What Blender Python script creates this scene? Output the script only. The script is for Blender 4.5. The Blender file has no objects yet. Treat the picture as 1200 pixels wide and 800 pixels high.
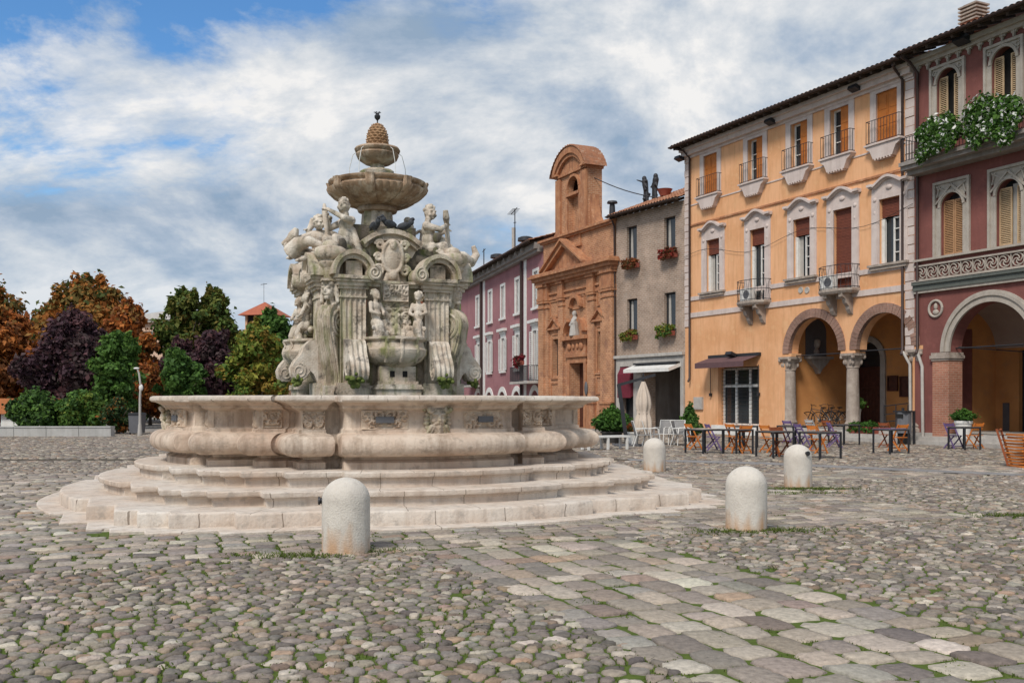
import bpy, bmesh, math, random
import numpy as np
from mathutils import Vector, Matrix
R = math.radians
PI = math.pi
scene = bpy.context.scene
col = scene.collection
rnd = random.Random(7)

# ------------------------------------------------------------------ camera
F, CX, HY, EYE = 1150.0, 600.0, 470.0, 1.6      # focal length and horizon of the photograph, eye height in metres
cam = bpy.data.cameras.new('camera'); camo = bpy.data.objects.new('camera', cam); col.objects.link(camo)
camo.location = (0, 0, EYE); camo.rotation_euler = (R(90), 0, 0)
cam.sensor_width = 36.0; cam.lens = 36.0 * F / 1200.0
cam.shift_y = (HY - 400.0) / 1200.0
cam.clip_start = 0.1; cam.clip_end = 6000
scene.camera = camo
scene.view_settings.view_transform = 'Standard'
scene.view_settings.look = 'None'
scene.view_settings.gamma = 1.0
scene.view_settings.exposure = 0.28

# ------------------------------------------------------------------ node helpers
def node(nt, typ, ins=None, **props):
    n = nt.nodes.new(typ)
    for k, v in props.items(): setattr(n, k, v)
    for k, v in (ins or {}).items():
        s = n.inputs[k]
        if isinstance(v, bpy.types.NodeSocket): nt.links.new(v, s)
        else: s.default_value = v
    return n
def c4(c): return (c[0], c[1], c[2], 1.0)
def mixc(nt, fac, a, b, blend='MIX'):
    n = nt.nodes.new('ShaderNodeMix'); n.data_type = 'RGBA'; n.blend_type = blend
    for i, v in ((0, fac), (6, a), (7, b)):
        if isinstance(v, bpy.types.NodeSocket): nt.links.new(v, n.inputs[i])
        else: n.inputs[i].default_value = v if i == 0 else c4(v)
    return n.outputs[2]
def ramp(nt, fac, stops, interp='LINEAR'):
    n = nt.nodes.new('ShaderNodeValToRGB'); e = n.color_ramp.elements; n.color_ramp.interpolation = interp
    while len(e) < len(stops): e.new(0.5)
    for el, (p, c) in zip(e, stops): el.position = p; el.color = c4(c) if hasattr(c, '__len__') else (c, c, c, 1)
    nt.links.new(fac, n.inputs[0]); return n.outputs[0]
def math_(nt, op, a, b=0.0, clamp=False):
    n = nt.nodes.new('ShaderNodeMath'); n.operation = op; n.use_clamp = clamp
    for i, v in ((0, a), (1, b)):
        if isinstance(v, bpy.types.NodeSocket): nt.links.new(v, n.inputs[i])
        else: n.inputs[i].default_value = v
    return n.outputs[0]

# ------------------------------------------------------------------ sky and sun
TO_SUN = Vector((-0.34, -0.68, 0.80)).normalized()
world = bpy.data.worlds.new('World'); scene.world = world; world.use_nodes = True
def make_world():
    nt = world.node_tree
    bg = nt.nodes['Background']
    sky = node(nt, 'ShaderNodeTexSky', sky_type='NISHITA', sun_disc=False)
    sky.sun_elevation = math.asin(TO_SUN.z); sky.sun_rotation = math.atan2(TO_SUN.x, TO_SUN.y)
    sky.air_density = 1.0; sky.dust_density = 0.6; sky.ozone_density = 1.4
    tc = node(nt, 'ShaderNodeTexCoord')
    sep = node(nt, 'ShaderNodeSeparateXYZ', {0: tc.outputs['Generated']})
    zc = math_(nt, 'MAXIMUM', sep.outputs[2], 0.0)
    den = math_(nt, 'ADD', zc, 0.42)
    px = math_(nt, 'DIVIDE', sep.outputs[0], den); py = math_(nt, 'DIVIDE', sep.outputs[1], den)
    dirv = tc.outputs['Generated']
    def deck(off, scale, detail, rough, dist):
        p = node(nt, 'ShaderNodeCombineXYZ', {0: math_(nt, 'ADD', px, off[0]), 1: math_(nt, 'MULTIPLY', math_(nt, 'ADD', py, off[1]), 1.15), 2: off[2]})
        return node(nt, 'ShaderNodeTexNoise', {'Vector': p.outputs[0], 'Scale': scale, 'Detail': detail, 'Roughness': rough, 'Distortion': dist}).outputs['Fac']
    S0 = (3.1, 1.7, 0.45)
    n0 = deck(S0, 2.3, 12.0, 0.61, 0.25); n1 = deck((S0[0] - 0.05, S0[1] + 0.085, S0[2]), 2.3, 12.0, 0.61, 0.25)
    wide = deck((7.7, 2.2, 1.9), 1.1, 3.0, 0.5, 0.2)
    # a clearing in the deck up on the left, a thinner deck low on the left
    def toward(v, a, b):
        d = node(nt, 'ShaderNodeVectorMath', {0: dirv, 1: Vector(v).normalized()}, operation='DOT_PRODUCT').outputs['Value']
        return ramp(nt, d, [(a, 0.0), (b, 1.0)])
    cov = math_(nt, 'ADD', n0, math_(nt, 'MULTIPLY', math_(nt, 'SUBTRACT', wide, 0.5), 0.35))
    cov = math_(nt, 'SUBTRACT', cov, math_(nt, 'MULTIPLY', toward((-0.44, 1.0, 0.54), 0.955, 0.990), 0.35))
    cov = math_(nt, 'SUBTRACT', cov, math_(nt, 'MULTIPLY', toward((-0.52, 1.0, 0.30), 0.990, 1.0), 0.06))
    cov = math_(nt, 'SUBTRACT', cov, math_(nt, 'MULTIPLY', toward((-0.40, 1.0, 0.10), 0.985, 1.0), 0.05))
    cov = math_(nt, 'ADD', cov, math_(nt, 'MULTIPLY', toward((-0.36, 1.0, 0.22), 0.955, 0.998), 0.20))
    cov = math_(nt, 'ADD', cov, math_(nt, 'MULTIPLY', toward((0.25, 1.0, 0.35), 0.90, 1.0), 0.12))
    mask = ramp(nt, cov, [(0.36, 0.0), (0.42, 0.75), (0.49, 1.0)])
    # relief: the deck is brighter where it faces the light and greyer in its thick folds
    rel = math_(nt, 'MULTIPLY', math_(nt, 'SUBTRACT', n0, n1), 3.3)
    tone_f = math_(nt, 'ADD', math_(nt, 'ADD', 0.56, rel), math_(nt, 'MULTIPLY', math_(nt, 'SUBTRACT', 0.5, wide), 0.9))
    tone = ramp(nt, tone_f, [(0.10, (0.28, 0.38, 0.51)), (0.38, (0.41, 0.49, 0.60)), (0.62, (0.57, 0.62, 0.68)), (0.84, (0.72, 0.74, 0.765)), (1.0, (0.86, 0.85, 0.84))])
    tone10 = node(nt, 'ShaderNodeVectorMath', {0: tone, 'Scale': CLOUD}, operation='SCALE')
    skyb = mixc(nt, 1.0, sky.outputs[0], (0.62, 1.0, 1.3), 'MULTIPLY')
    haze = math_(nt, 'MULTIPLY', ramp(nt, zc, [(0.0, 1.0), (0.32, 0.0)]), 0.75)
    low = node(nt, 'ShaderNodeVectorMath', {0: (0.40, 0.58, 0.75), 'Scale': CLOUD}, operation='SCALE')
    skyc = mixc(nt, haze, skyb, low.outputs[0])
    fin = mixc(nt, mask, skyc, tone10.outputs[0])
    airy = node(nt, 'ShaderNodeVectorMath', {0: (0.43, 0.55, 0.68), 'Scale': CLOUD}, operation='SCALE')
    fin = mixc(nt, math_(nt, 'MULTIPLY', ramp(nt, zc, [(0.0, 1.0), (0.17, 0.0)]), 0.8), fin, airy.outputs[0])
    nt.links.new(fin, bg.inputs[0]); bg.inputs[1].default_value = SKY_STRENGTH
CLOUD = 8.6; SKY_STRENGTH = 0.1
make_world()
sun = bpy.data.lights.new('sun', 'SUN'); suno = bpy.data.objects.new('sun', sun); col.objects.link(suno)
sun.energy = 2.4; sun.angle = R(15); sun.color = (1.0, 0.94, 0.86)
suno.rotation_euler = TO_SUN.to_track_quat('Z', 'Y').to_euler()

# ------------------------------------------------------------------ object helpers
def tag(o, label=None, cat=None, group=None, kind=None):
    if label: o['label'] = label
    if cat: o['category'] = cat
    if group: o['group'] = group
    if kind: o['kind'] = kind
    return o
def thing(name, label, cat, loc=(0, 0, 0), rotz=0.0, group=None):
    o = bpy.data.objects.new(name, None); col.objects.link(o); o.empty_display_size = 0.3
    o.location = loc; o.rotation_euler = (0, 0, rotz)
    return tag(o, label, cat, group)
def children(o): return [c for c in bpy.data.objects if c.parent == o]
def copy_tree(o, parent=None):
    c = o.copy(); col.objects.link(c)
    if parent: c.parent = parent
    for ch in children(o): copy_tree(ch, c)
    return c
def dup(o, loc, rotz, label, group=None):
    c = copy_tree(o); c.location = loc; c.rotation_euler = (0, 0, rotz); c['label'] = label
    if group: c['group'] = group
    return c

class MB:
    """collects shapes, then links them as one mesh object"""
    def __init__(s): s.v = []; s.f = []
    def add(s, vs, fs):
        o = len(s.v); s.v += [tuple(p) for p in vs]; s.f += [tuple(i + o for i in f) for f in fs]; return s
    def box(s, x0, y0, z0, x1, y1, z1):
        return s.add([(x0,y0,z0),(x1,y0,z0),(x1,y1,z0),(x0,y1,z0),(x0,y0,z1),(x1,y0,z1),(x1,y1,z1),(x0,y1,z1)],
                     [(3,2,1,0),(4,5,6,7),(0,1,5,4),(1,2,6,5),(2,3,7,6),(3,0,4,7)])
    def obox(s, c, ax, ay, az):
        """box from its centre and three half-axis vectors"""
        c, ax, ay, az = map(Vector, (c, ax, ay, az)); vs = []
        for k in (-1, 1):
            for i, j in ((-1,-1),(1,-1),(1,1),(-1,1)): vs.append(c + ax*i + ay*j + az*k)
        return s.add(vs, [(3,2,1,0),(4,5,6,7),(0,1,5,4),(1,2,6,5),(2,3,7,6),(3,0,4,7)])
    def bar(s, p0, p1, w, h, up=(0, 0, 1)):
        p0, p1 = Vector(p0), Vector(p1); d = (p1 - p0); u = Vector(up)
        if abs(d.normalized().dot(u)) > 0.95: u = Vector((1, 0, 0))
        sx = d.cross(u).normalized(); sz = sx.cross(d).normalized()
        return s.obox((p0 + p1) / 2, d / 2, sx * w / 2, sz * h / 2)
    def rings(s, rings, cap0=True, cap1=True, closed=True):
        n = len(rings[0]); vs = [p for r in rings for p in r]; fs = []
        for k in range(len(rings) - 1):
            for i in range(n if closed else n - 1):
                j = (i + 1) % n; fs.append((k*n+i, k*n+j, (k+1)*n+j, (k+1)*n+i))
        if cap0: fs.append(tuple(range(n - 1, -1, -1)))
        if cap1: fs.append(tuple((len(rings) - 1) * n + i for i in range(n)))
        return s.add(vs, fs)
    def tube(s, pts, r, n=8, caps=True, flat=1.0):
        pts = [Vector(p) for p in pts]; rs = r if hasattr(r, '__len__') else [r] * len(pts); rings = []
        up = None
        for i, p in enumerate(pts):
            d = (pts[min(i+1, len(pts)-1)] - pts[max(i-1, 0)])
            d = d.normalized() if d.length > 1e-9 else Vector((0, 0, 1))
            if up is None:
                up = Vector((0, 0, 1)) if abs(d.z) < 0.9 else Vector((1, 0, 0))
            a = d.cross(up)
            if a.length < 1e-4: a = d.orthogonal()
            a.normalize(); b = a.cross(d).normalized(); up = b
            rings.append([p + (a*math.cos(t)*rs[i] + b*math.sin(t)*rs[i]*flat) for t in [2*PI*k/n for k in range(n)]])
        return s.rings(rings, caps, caps)
    def cyl(s, p0, p1, r0, r1=None, n=12): return s.tube([p0, p1], [r0, r0 if r1 is None else r1], n)
    def lathe(s, prof, n=24, c=(0, 0, 0), fn=None):
        rings = []
        for r, z in prof:
            rings.append([(c[0] + r*math.cos(2*PI*k/n)*(fn(2*PI*k/n, r, z) if fn else 1), c[1] + r*math.sin(2*PI*k/n)*(fn(2*PI*k/n, r, z) if fn else 1), c[2] + z) for k in range(n)])
        return s.rings(rings)
    def sphere(s, c, r, n=12, m=8, rot=None):
        rr = r if hasattr(r, '__len__') else (r, r, r); c = Vector(c); rings = []
        for j in range(1, m):
            t = PI * j / m; ring = []
            for i in range(n):
                a = 2*PI*i/n; p = Vector((rr[0]*math.sin(t)*math.cos(a), rr[1]*math.sin(t)*math.sin(a), -rr[2]*math.cos(t)))
                if rot is not None: p = rot @ p
                ring.append(c + p)
            rings.append(ring)
        lo, hi = Vector((0, 0, -rr[2])), Vector((0, 0, rr[2]))
        if rot is not None: lo, hi = rot @ lo, rot @ hi
        o = len(s.v); vs = [p for r_ in rings for p in r_] + [c + lo, c + hi]; fs = []
        for k in range(len(rings) - 1):
            for i in range(n): j = (i+1) % n; fs.append((k*n+i, k*n+j, (k+1)*n+j, (k+1)*n+i))
        L = len(rings) * n
        for i in range(n):
            j = (i+1) % n; fs.append((L, j, i)); fs.append((L+1, (len(rings)-1)*n+i, (len(rings)-1)*n+j))
        return s.add(vs, fs)
    def capsule(s, p0, p1, r0, r1=None, n=10):
        r1 = r0 if r1 is None else r1
        s.sphere(p0, r0, n, 7); s.sphere(p1, r1, n, 7); return s.tube([p0, p1], [r0, r1], n)
    def prism(s, poly, y0, y1):
        """polygon in (x, z) extruded along y"""
        n = len(poly)
        vs = [(x, y0, z) for x, z in poly] + [(x, y1, z) for x, z in poly]
        fs = [tuple(range(n)), tuple(range(2*n-1, n-1, -1))] + [(i, (i+1) % n, n+(i+1) % n, n+i)[::-1] for i in range(n)]
        return s.add(vs, fs)
    def band(s, inner, outer, y0, y1):
        """open strip between two equally long curves in (x, z), extruded along y"""
        n = len(inner)
        for i in range(n - 1):
            a, b, c, d = inner[i], inner[i+1], outer[i+1], outer[i]
            s.prism([a, b, c, d], y0, y1)
        return s
    def xf(s, M):
        s.v = [tuple(M @ Vector(p)) for p in s.v]; return s
    def merge(s, o): return s.add(o.v, o.f)
    def build(s, name, mat=None, parent=None, smooth=None, loc=(0, 0, 0), rotz=0.0):
        me = bpy.data.meshes.new(name); me.from_pydata(s.v, [], s.f); me.update()
        if mat: me.materials.append(mat)
        bm = bmesh.new(); bm.from_mesh(me); bmesh.ops.recalc_face_normals(bm, faces=bm.faces); bm.to_mesh(me); bm.free()
        if smooth is not None:
            me.polygons.foreach_set('use_smooth', [True] * len(me.polygons)); me.set_sharp_from_angle(angle=R(smooth))
        o = bpy.data.objects.new(name, me); col.objects.link(o); o.location = loc; o.rotation_euler = (0, 0, rotz)
        if parent: o.parent = parent
        return o
    def fuse(s, name, mat, parent=None, voxel=0.02, smooth=2, loc=(0, 0, 0), rotz=0.0):
        """all overlapping pieces become one continuous skin"""
        o = s.build(name, mat, parent, None, loc, rotz)
        m = o.modifiers.new('skin', 'REMESH'); m.mode = 'VOXEL'; m.voxel_size = voxel
        if smooth:
            q = o.modifiers.new('soft', 'SMOOTH'); q.iterations = smooth; q.factor = 0.5
        dg = bpy.context.evaluated_depsgraph_get(); dg.update()
        me = bpy.data.meshes.new_from_object(o.evaluated_get(dg)); o.modifiers.clear(); o.data = me; me.name = name
        if mat and not me.materials: me.materials.append(mat)
        me.polygons.foreach_set('use_smooth', [True] * len(me.polygons))
        return o
def np_mesh(name, verts, faces, mat, parent=None, colors=None, smooth=False):
    """verts (n,3), faces (m,k); colors (n,4) per vertex"""
    me = bpy.data.meshes.new(name); n, (m, k) = len(verts), faces.shape
    me.vertices.add(n); me.vertices.foreach_set('co', np.ascontiguousarray(verts, dtype=np.float32).ravel())
    me.loops.add(m * k); me.loops.foreach_set('vertex_index', np.ascontiguousarray(faces, dtype=np.int32).ravel())
    me.polygons.add(m); me.polygons.foreach_set('loop_start', np.arange(0, m * k, k, dtype=np.int32))
    me.update(calc_edges=True)
    if smooth: me.polygons.foreach_set('use_smooth', np.ones(m, dtype=bool))
    if colors is not None:
        a = me.attributes.new('tint', 'FLOAT_COLOR', 'POINT'); a.data.foreach_set('color', np.ascontiguousarray(colors, dtype=np.float32).ravel())
    me.materials.append(mat)
    o = bpy.data.objects.new(name, me); col.objects.link(o)
    if parent: o.parent = parent
    return o

def at(px, py, Y):
    """a point seen at pixel (px, py) of the photograph, Y metres in front of the camera"""
    return Vector(((px - CX) / F * Y, Y, EYE + (HY - py) / F * Y))
def on_ground(px, py, z=0.0):
    Y = F * (EYE - z) / (py - HY); return Vector(((px - CX) / F * Y, Y, z))

# ------------------------------------------------------------------ materials
def mat(name, c1, c2=None, scale=2.0, rough=0.85, bump=0.15, bscale=25.0, streak=None, streak_amt=0.5, spots=None, spots_amt=0.4, spots_scale=6.0, metal=0.0, spec=0.3, lo=0.35, hi=0.65):
    m = bpy.data.materials.new(name); m.use_nodes = True; nt = m.node_tree; b = nt.nodes['Principled BSDF']
    b.inputs['Roughness'].default_value = rough; b.inputs['Metallic'].default_value = metal
    b.inputs['Specular IOR Level'].default_value = spec
    tc = node(nt, 'ShaderNodeTexCoord'); v = tc.outputs['Object']
    c = None
    if c2 is None: c2 = tuple(x * 0.8 for x in c1)
    n1 = node(nt, 'ShaderNodeTexNoise', {'Vector': v, 'Scale': scale, 'Detail': 7.0, 'Roughness': 0.62})
    c = mixc(nt, ramp(nt, n1.outputs['Fac'], [(lo, 0.0), (hi, 1.0)]), c1, c2)
    if streak:
        mp = node(nt, 'ShaderNodeMapping', {'Vector': v, 'Scale': (3.2, 3.2, 0.35)})
        n2 = node(nt, 'ShaderNodeTexNoise', {'Vector': mp.outputs[0], 'Scale': 1.6, 'Detail': 6.0, 'Roughness': 0.65})
        c = mixc(nt, math_(nt, 'MULTIPLY', ramp(nt, n2.outputs['Fac'], [(0.48, 0.0), (0.68, 1.0)]), streak_amt), c, streak)
    if spots:
        n3 = node(nt, 'ShaderNodeTexNoise', {'Vector': v, 'Scale': spots_scale, 'Detail': 5.0, 'Roughness': 0.7})
        c = mixc(nt, math_(nt, 'MULTIPLY', ramp(nt, n3.outputs['Fac'], [(0.54, 0.0), (0.66, 1.0)]), spots_amt), c, spots)
    nt.links.new(c, b.inputs['Base Color'])
    if bump:
        n4 = node(nt, 'ShaderNodeTexNoise', {'Vector': v, 'Scale': bscale, 'Detail': 6.0, 'Roughness': 0.6})
        bp = node(nt, 'ShaderNodeBump', {'Height': n4.outputs['Fac'], 'Strength': bump, 'Distance': 0.05})
        nt.links.new(bp.outputs[0], b.inputs['Normal'])
    return m
def brick_mat(name, c1, c2, mortar, w=0.26, h=0.09, msize=0.012, axis='XZ', bump=0.5, patch=None, patch_amt=0.5):
    m = bpy.data.materials.new(name); m.use_nodes = True; nt = m.node_tree; b = nt.nodes['Principled BSDF']
    b.inputs['Roughness'].default_value = 0.9; b.inputs['Specular IOR Level'].default_value = 0.2
    tc = node(nt, 'ShaderNodeTexCoord'); sp = node(nt, 'ShaderNodeSeparateXYZ', {0: tc.outputs['Object']})
    xy = math_(nt, 'ADD', sp.outputs[0], sp.outputs[1])
    cb = node(nt, 'ShaderNodeCombineXYZ', {0: xy, 1: sp.outputs[2], 2: 0.0})
    wob = node(nt, 'ShaderNodeTexNoise', {'Vector': tc.outputs['Object'], 'Scale': 3.0, 'Detail': 3.0})
    vv = node(nt, 'ShaderNodeVectorMath', {0: cb.outputs[0], 1: wob.outputs['Color'], 2: (1, 1, 1)}, operation='ADD')
    sc = node(nt, 'ShaderNodeVectorMath', {0: wob.outputs['Color'], 'Scale': 0.03}, operation='SCALE')
    nt.links.new(sc.outputs[0], vv.inputs[1])
    br = node(nt, 'ShaderNodeTexBrick', {'Vector': vv.outputs[0], 'Color1': c4(c1), 'Color2': c4(c2), 'Mortar': c4(mortar), 'Scale': 1.0, 'Mortar Size': msize, 'Mortar Smooth': 0.3, 'Bias': 0.0, 'Brick Width': w, 'Row Height': h})
    n1 = node(nt, 'ShaderNodeTexNoise', {'Vector': tc.outputs['Object'], 'Scale': 0.9, 'Detail': 8.0, 'Roughness': 0.65})
    dark = ramp(nt, n1.outputs['Fac'], [(0.3, 0.62), (0.65, 1.12)])
    c = mixc(nt, 1.0, br.outputs['Color'], dark, 'MULTIPLY')
    if patch:
        n2 = node(nt, 'ShaderNodeTexNoise', {'Vector': tc.outputs['Object'], 'Scale': 1.7, 'Detail': 6.0, 'Roughness': 0.7})
        c = mixc(nt, math_(nt, 'MULTIPLY', ramp(nt, n2.outputs['Fac'], [(0.52, 0.0), (0.66, 1.0)]), patch_amt), c, patch)
    nt.links.new(c, b.inputs['Base Color'])
    bp = node(nt, 'ShaderNodeBump', {'Height': br.outputs['Fac'], 'Strength': -bump if False else bump, 'Distance': 0.02}, invert=True)
    nt.links.new(bp.outputs[0], b.inputs['Normal'])
    return m
def tint_mat(name, rough=0.85, var=0.25, vscale=18.0, bump=0.3, bscale=60.0, trans=0.0, spec=0.3):
    """colour from the mesh's own 'tint' attribute (one colour per stone or leaf) with fine variation"""
    m = bpy.data.materials.new(name); m.use_nodes = True; nt = m.node_tree; b = nt.nodes['Principled BSDF']
    b.inputs['Roughness'].default_value = rough; b.inputs['Specular IOR Level'].default_value = spec
    at_ = node(nt, 'ShaderNodeAttribute', attribute_name='tint'); tc = node(nt, 'ShaderNodeTexCoord')
    c = at_.outputs['Color']
    if var:
        n1 = node(nt, 'ShaderNodeTexNoise', {'Vector': tc.outputs['Object'], 'Scale': vscale, 'Detail': 5.0, 'Roughness': 0.65})
        c = mixc(nt, 1.0, c, ramp(nt, n1.outputs['Fac'], [(0.3, 1.0 - var), (0.7, 1.0 + var)]), 'MULTIPLY')
    nt.links.new(c, b.inputs['Base Color'])
    if bump:
        n4 = node(nt, 'ShaderNodeTexNoise', {'Vector': tc.outputs['Object'], 'Scale': bscale, 'Detail': 4.0})
        bp = node(nt, 'ShaderNodeBump', {'Height': n4.outputs['Fac'], 'Strength': bump, 'Distance': 0.02}); nt.links.new(bp.outputs[0], b.inputs['Normal'])
    if trans:
        out = nt.nodes['Material Output']
        t = node(nt, 'ShaderNodeBsdfTranslucent', {'Color': c}); mx = node(nt, 'ShaderNodeMixShader', {0: trans, 1: b.outputs[0], 2: t.outputs[0]})
        nt.links.new(mx.outputs[0], out.inputs[0])
    return m
def plain(name, c, rough=0.6, metal=0.0, spec=0.4, bump=0.05):
    return mat(name, c, tuple(x * 0.82 for x in c), 5.0, rough, bump, 60.0, metal=metal, spec=spec)
M = {}
M['basin'] = mat('cream_limestone', (0.66, 0.56, 0.46), (0.52, 0.39, 0.30), 1.3, 0.8, 0.35, 24, streak=(0.27, 0.19, 0.135), streak_amt=0.75, spots=(0.30, 0.24, 0.19), spots_amt=0.6, spots_scale=5)
M['step'] = mat('pale_step_stone', (0.66, 0.60, 0.53), (0.57, 0.46, 0.37), 0.9, 0.8, 0.35, 22, streak=(0.36, 0.28, 0.22), streak_amt=0.55, spots=(0.34, 0.30, 0.26), spots_amt=0.6, spots_scale=4.5)
def block_joints(m, n, dark, wid):
    """joints between the blocks of a ring of masonry"""
    nt = m.node_tree; b = nt.nodes['Principled BSDF']; old = b.inputs['Base Color'].links[0].from_socket
    tc = node(nt, 'ShaderNodeTexCoord'); sp = node(nt, 'ShaderNodeSeparateXYZ', {0: tc.outputs['Object']})
    an = math_(nt, 'MULTIPLY', math_(nt, 'ARCTAN2', sp.outputs[1], sp.outputs[0]), n/(2*PI))
    st = math_(nt, 'MULTIPLY', math_(nt, 'FLOOR', math_(nt, 'MULTIPLY', sp.outputs[2], 4.9)), 0.37)
    wb = node(nt, 'ShaderNodeTexNoise', {'Vector': tc.outputs['Object'], 'Scale': 2.0}); an = math_(nt, 'ADD', math_(nt, 'ADD', an, st), math_(nt, 'MULTIPLY', wb.outputs['Fac'], 0.12))
    f = math_(nt, 'LESS_THAN', math_(nt, 'FRACT', an), wid)
    nt.links.new(mixc(nt, math_(nt, 'MULTIPLY', f, 0.75), old, dark), b.inputs['Base Color'])
block_joints(M['step'], 34, (0.16, 0.12, 0.09), 0.014)
M['core'] = mat('stained_shaded_stone', (0.42, 0.34, 0.26), (0.22, 0.17, 0.12), 2.4, 0.85, 0.5, 34, streak=(0.14, 0.16, 0.05), streak_amt=0.8, spots=(0.07, 0.06, 0.05), spots_amt=0.7, spots_scale=4.0)  # brown and green stain, darkened to paint shade between pilasters and volutes
M['crust_shade'] = mat('crusted_shaded_stone', (0.15, 0.125, 0.095), (0.075, 0.066, 0.055), 4.0, 0.9, 0.6, 30, streak=(0.11, 0.13, 0.035), streak_amt=0.7, spots=(0.40, 0.34, 0.28), spots_amt=0.3, spots_scale=6.0)  # black crust; its dark colour also paints recess shade behind the putti
M['carved'] = mat('weathered_carved_marble', (0.68, 0.60, 0.50), (0.42, 0.33, 0.25), 2.6, 0.85, 0.5, 34, streak=(0.17, 0.19, 0.055), streak_amt=0.85, spots=(0.085, 0.075, 0.06), spots_amt=0.8, spots_scale=4.2)
M['figure'] = mat('white_statue_marble', (0.72, 0.65, 0.56), (0.46, 0.37, 0.29), 4.5, 0.8, 0.4, 40, streak=(0.17, 0.16, 0.10), streak_amt=0.7, spots=(0.07, 0.062, 0.055), spots_amt=0.8, spots_scale=3.4)
M['bowl'] = mat('brown_stained_marble', (0.44, 0.31, 0.21), (0.25, 0.16, 0.10), 3.0, 0.75, 0.3, 40, streak=(0.66, 0.56, 0.45), streak_amt=0.85, spots=(0.14, 0.10, 0.07), spots_amt=0.5)
M['relief'] = mat('carved_relief_stone', (0.64, 0.53, 0.42), (0.46, 0.34, 0.25), 7.0, 0.85, 0.3, 50, spots=(0.62, 0.54, 0.46), spots_amt=0.6, spots_scale=11)
M['slate'] = plain('dark_slate', (0.12, 0.12, 0.13), 0.6)
M['redmarble'] = plain('red_marble', (0.42, 0.14, 0.08), 0.6)
M['moss'] = mat('green_moss', (0.10, 0.14, 0.03), (0.18, 0.20, 0.06), 9.0, 0.95, 0.6, 40)
M['pine'] = mat('brown_pinecone_stone', (0.44, 0.27, 0.15), (0.30, 0.17, 0.09), 6.0, 0.8, 0.3, 50)
M['dark'] = plain('dark_hole', (0.015, 0.014, 0.013), 0.9)
M['iron'] = plain('dark_iron', (0.045, 0.045, 0.05), 0.55, 0.4)
M['white'] = mat('white_paint', (0.76, 0.75, 0.72), (0.66, 0.64, 0.60), 4.0, 0.6, 0.06, 40)
M['glass'] = plain('window_glass', (0.03, 0.035, 0.04), 0.08, 0.0, 0.6, 0.0)
M['water'] = plain('basin_water', (0.10, 0.14, 0.13), 0.05, 0.0, 0.6, 0.05)
M['tile'] = mat('terracotta_roof_tile', (0.40, 0.17, 0.09), (0.25, 0.12, 0.07), 2.5, 0.9, 0.4, 20, spots=(0.50, 0.40, 0.30), spots_amt=0.6, spots_scale=4)
M['eave'] = mat('dark_eave_timber', (0.07, 0.045, 0.03), (0.045, 0.03, 0.022), 4.0, 0.85)
M['trim'] = mat('pinkish_white_trim_stone', (0.66, 0.56, 0.51), (0.56, 0.46, 0.42), 2.0, 0.85, 0.2, 30, streak=(0.40, 0.32, 0.28), streak_amt=0.4)
M['wood'] = mat('dark_wood', (0.10, 0.035, 0.022), (0.06, 0.022, 0.015), 6.0, 0.6, 0.15, 30)
M['pipe'] = plain('brown_downpipe', (0.07, 0.045, 0.04), 0.5, 0.2)
# ------------------------------------------------------------------ the square: ground sheet, cobbles, slabs, grass
FC = Vector((-2.40, 17.5, 0.0)); FROT = R(22.0)          # fountain centre and turn
UC, US = math.cos(FROT), math.sin(FROT)
def to_uv(x, y):
    dx, dy = x - FC.x, y - FC.y
    return dx*UC + dy*US, dx*US - dy*UC                   # v grows towards the camera
def from_uv(u, v): return FC.x + u*UC + v*US, FC.y + u*US - v*UC
APRON, LANE = 6.95, 1.28

def make_ground():
    m = bpy.data.materials.new('soil_and_moss'); m.use_nodes = True; nt = m.node_tree; b = nt.nodes['Principled BSDF']
    b.inputs['Roughness'].default_value = 0.95; b.inputs['Specular IOR Level'].default_value = 0.1
    tc = node(nt, 'ShaderNodeTexCoord')
    n1 = node(nt, 'ShaderNodeTexNoise', {'Vector': tc.outputs['Object'], 'Scale': 0.55, 'Detail': 6.0, 'Roughness': 0.7})
    n2 = node(nt, 'ShaderNodeTexNoise', {'Vector': tc.outputs['Object'], 'Scale': 14.0, 'Detail': 5.0})
    earth = mixc(nt, n2.outputs['Fac'], (0.065, 0.055, 0.042), (0.125, 0.105, 0.08))
    moss = mixc(nt, n2.outputs['Fac'], (0.045, 0.078, 0.014), (0.12, 0.155, 0.035))
    sp0 = node(nt, 'ShaderNodeSeparateXYZ', {0: tc.outputs['Object']}); near = ramp(nt, math_(nt, 'MULTIPLY', sp0.outputs[1], 0.02), [(0.28, 1.0), (0.42, 0.0)])      # less trodden, mossier near the steps and the open side
    c = mixc(nt, math_(nt, 'MULTIPLY', ramp(nt, n1.outputs['Fac'], [(0.26, 0.0), (0.42, 1.0)]), near), earth, moss)
    # beyond the modelled stones the sheet is worn grey paving
    sp = node(nt, 'ShaderNodeSeparateXYZ', {0: tc.outputs['Object']})
    vo = node(nt, 'ShaderNodeTexVoronoi', {'Vector': tc.outputs['Object'], 'Scale': 4.5})
    far = ramp(nt, vo.outputs['Color'], [(0.2, (0.20, 0.18, 0.16)), (0.8, (0.34, 0.31, 0.28))])
    c = mixc(nt, math_(nt, 'MULTIPLY', math_(nt, 'GREATER_THAN', sp.outputs[1], 50.0), 1.0), c, far)
    nt.links.new(c, b.inputs['Base Color'])
    bp = node(nt, 'ShaderNodeBump', {'Height': n2.outputs['Fac'], 'Strength': 0.5, 'Distance': 0.03}); nt.links.new(bp.outputs[0], b.inputs['Normal'])
    g = MB().add([(-2500, -60, -0.012), (2500, -60, -0.012), (2500, 4500, -0.012), (-2500, 4500, -0.012)], [(0, 1, 2, 3)]).build('ground', m)
    tag(g, kind='structure')
make_ground()

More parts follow.
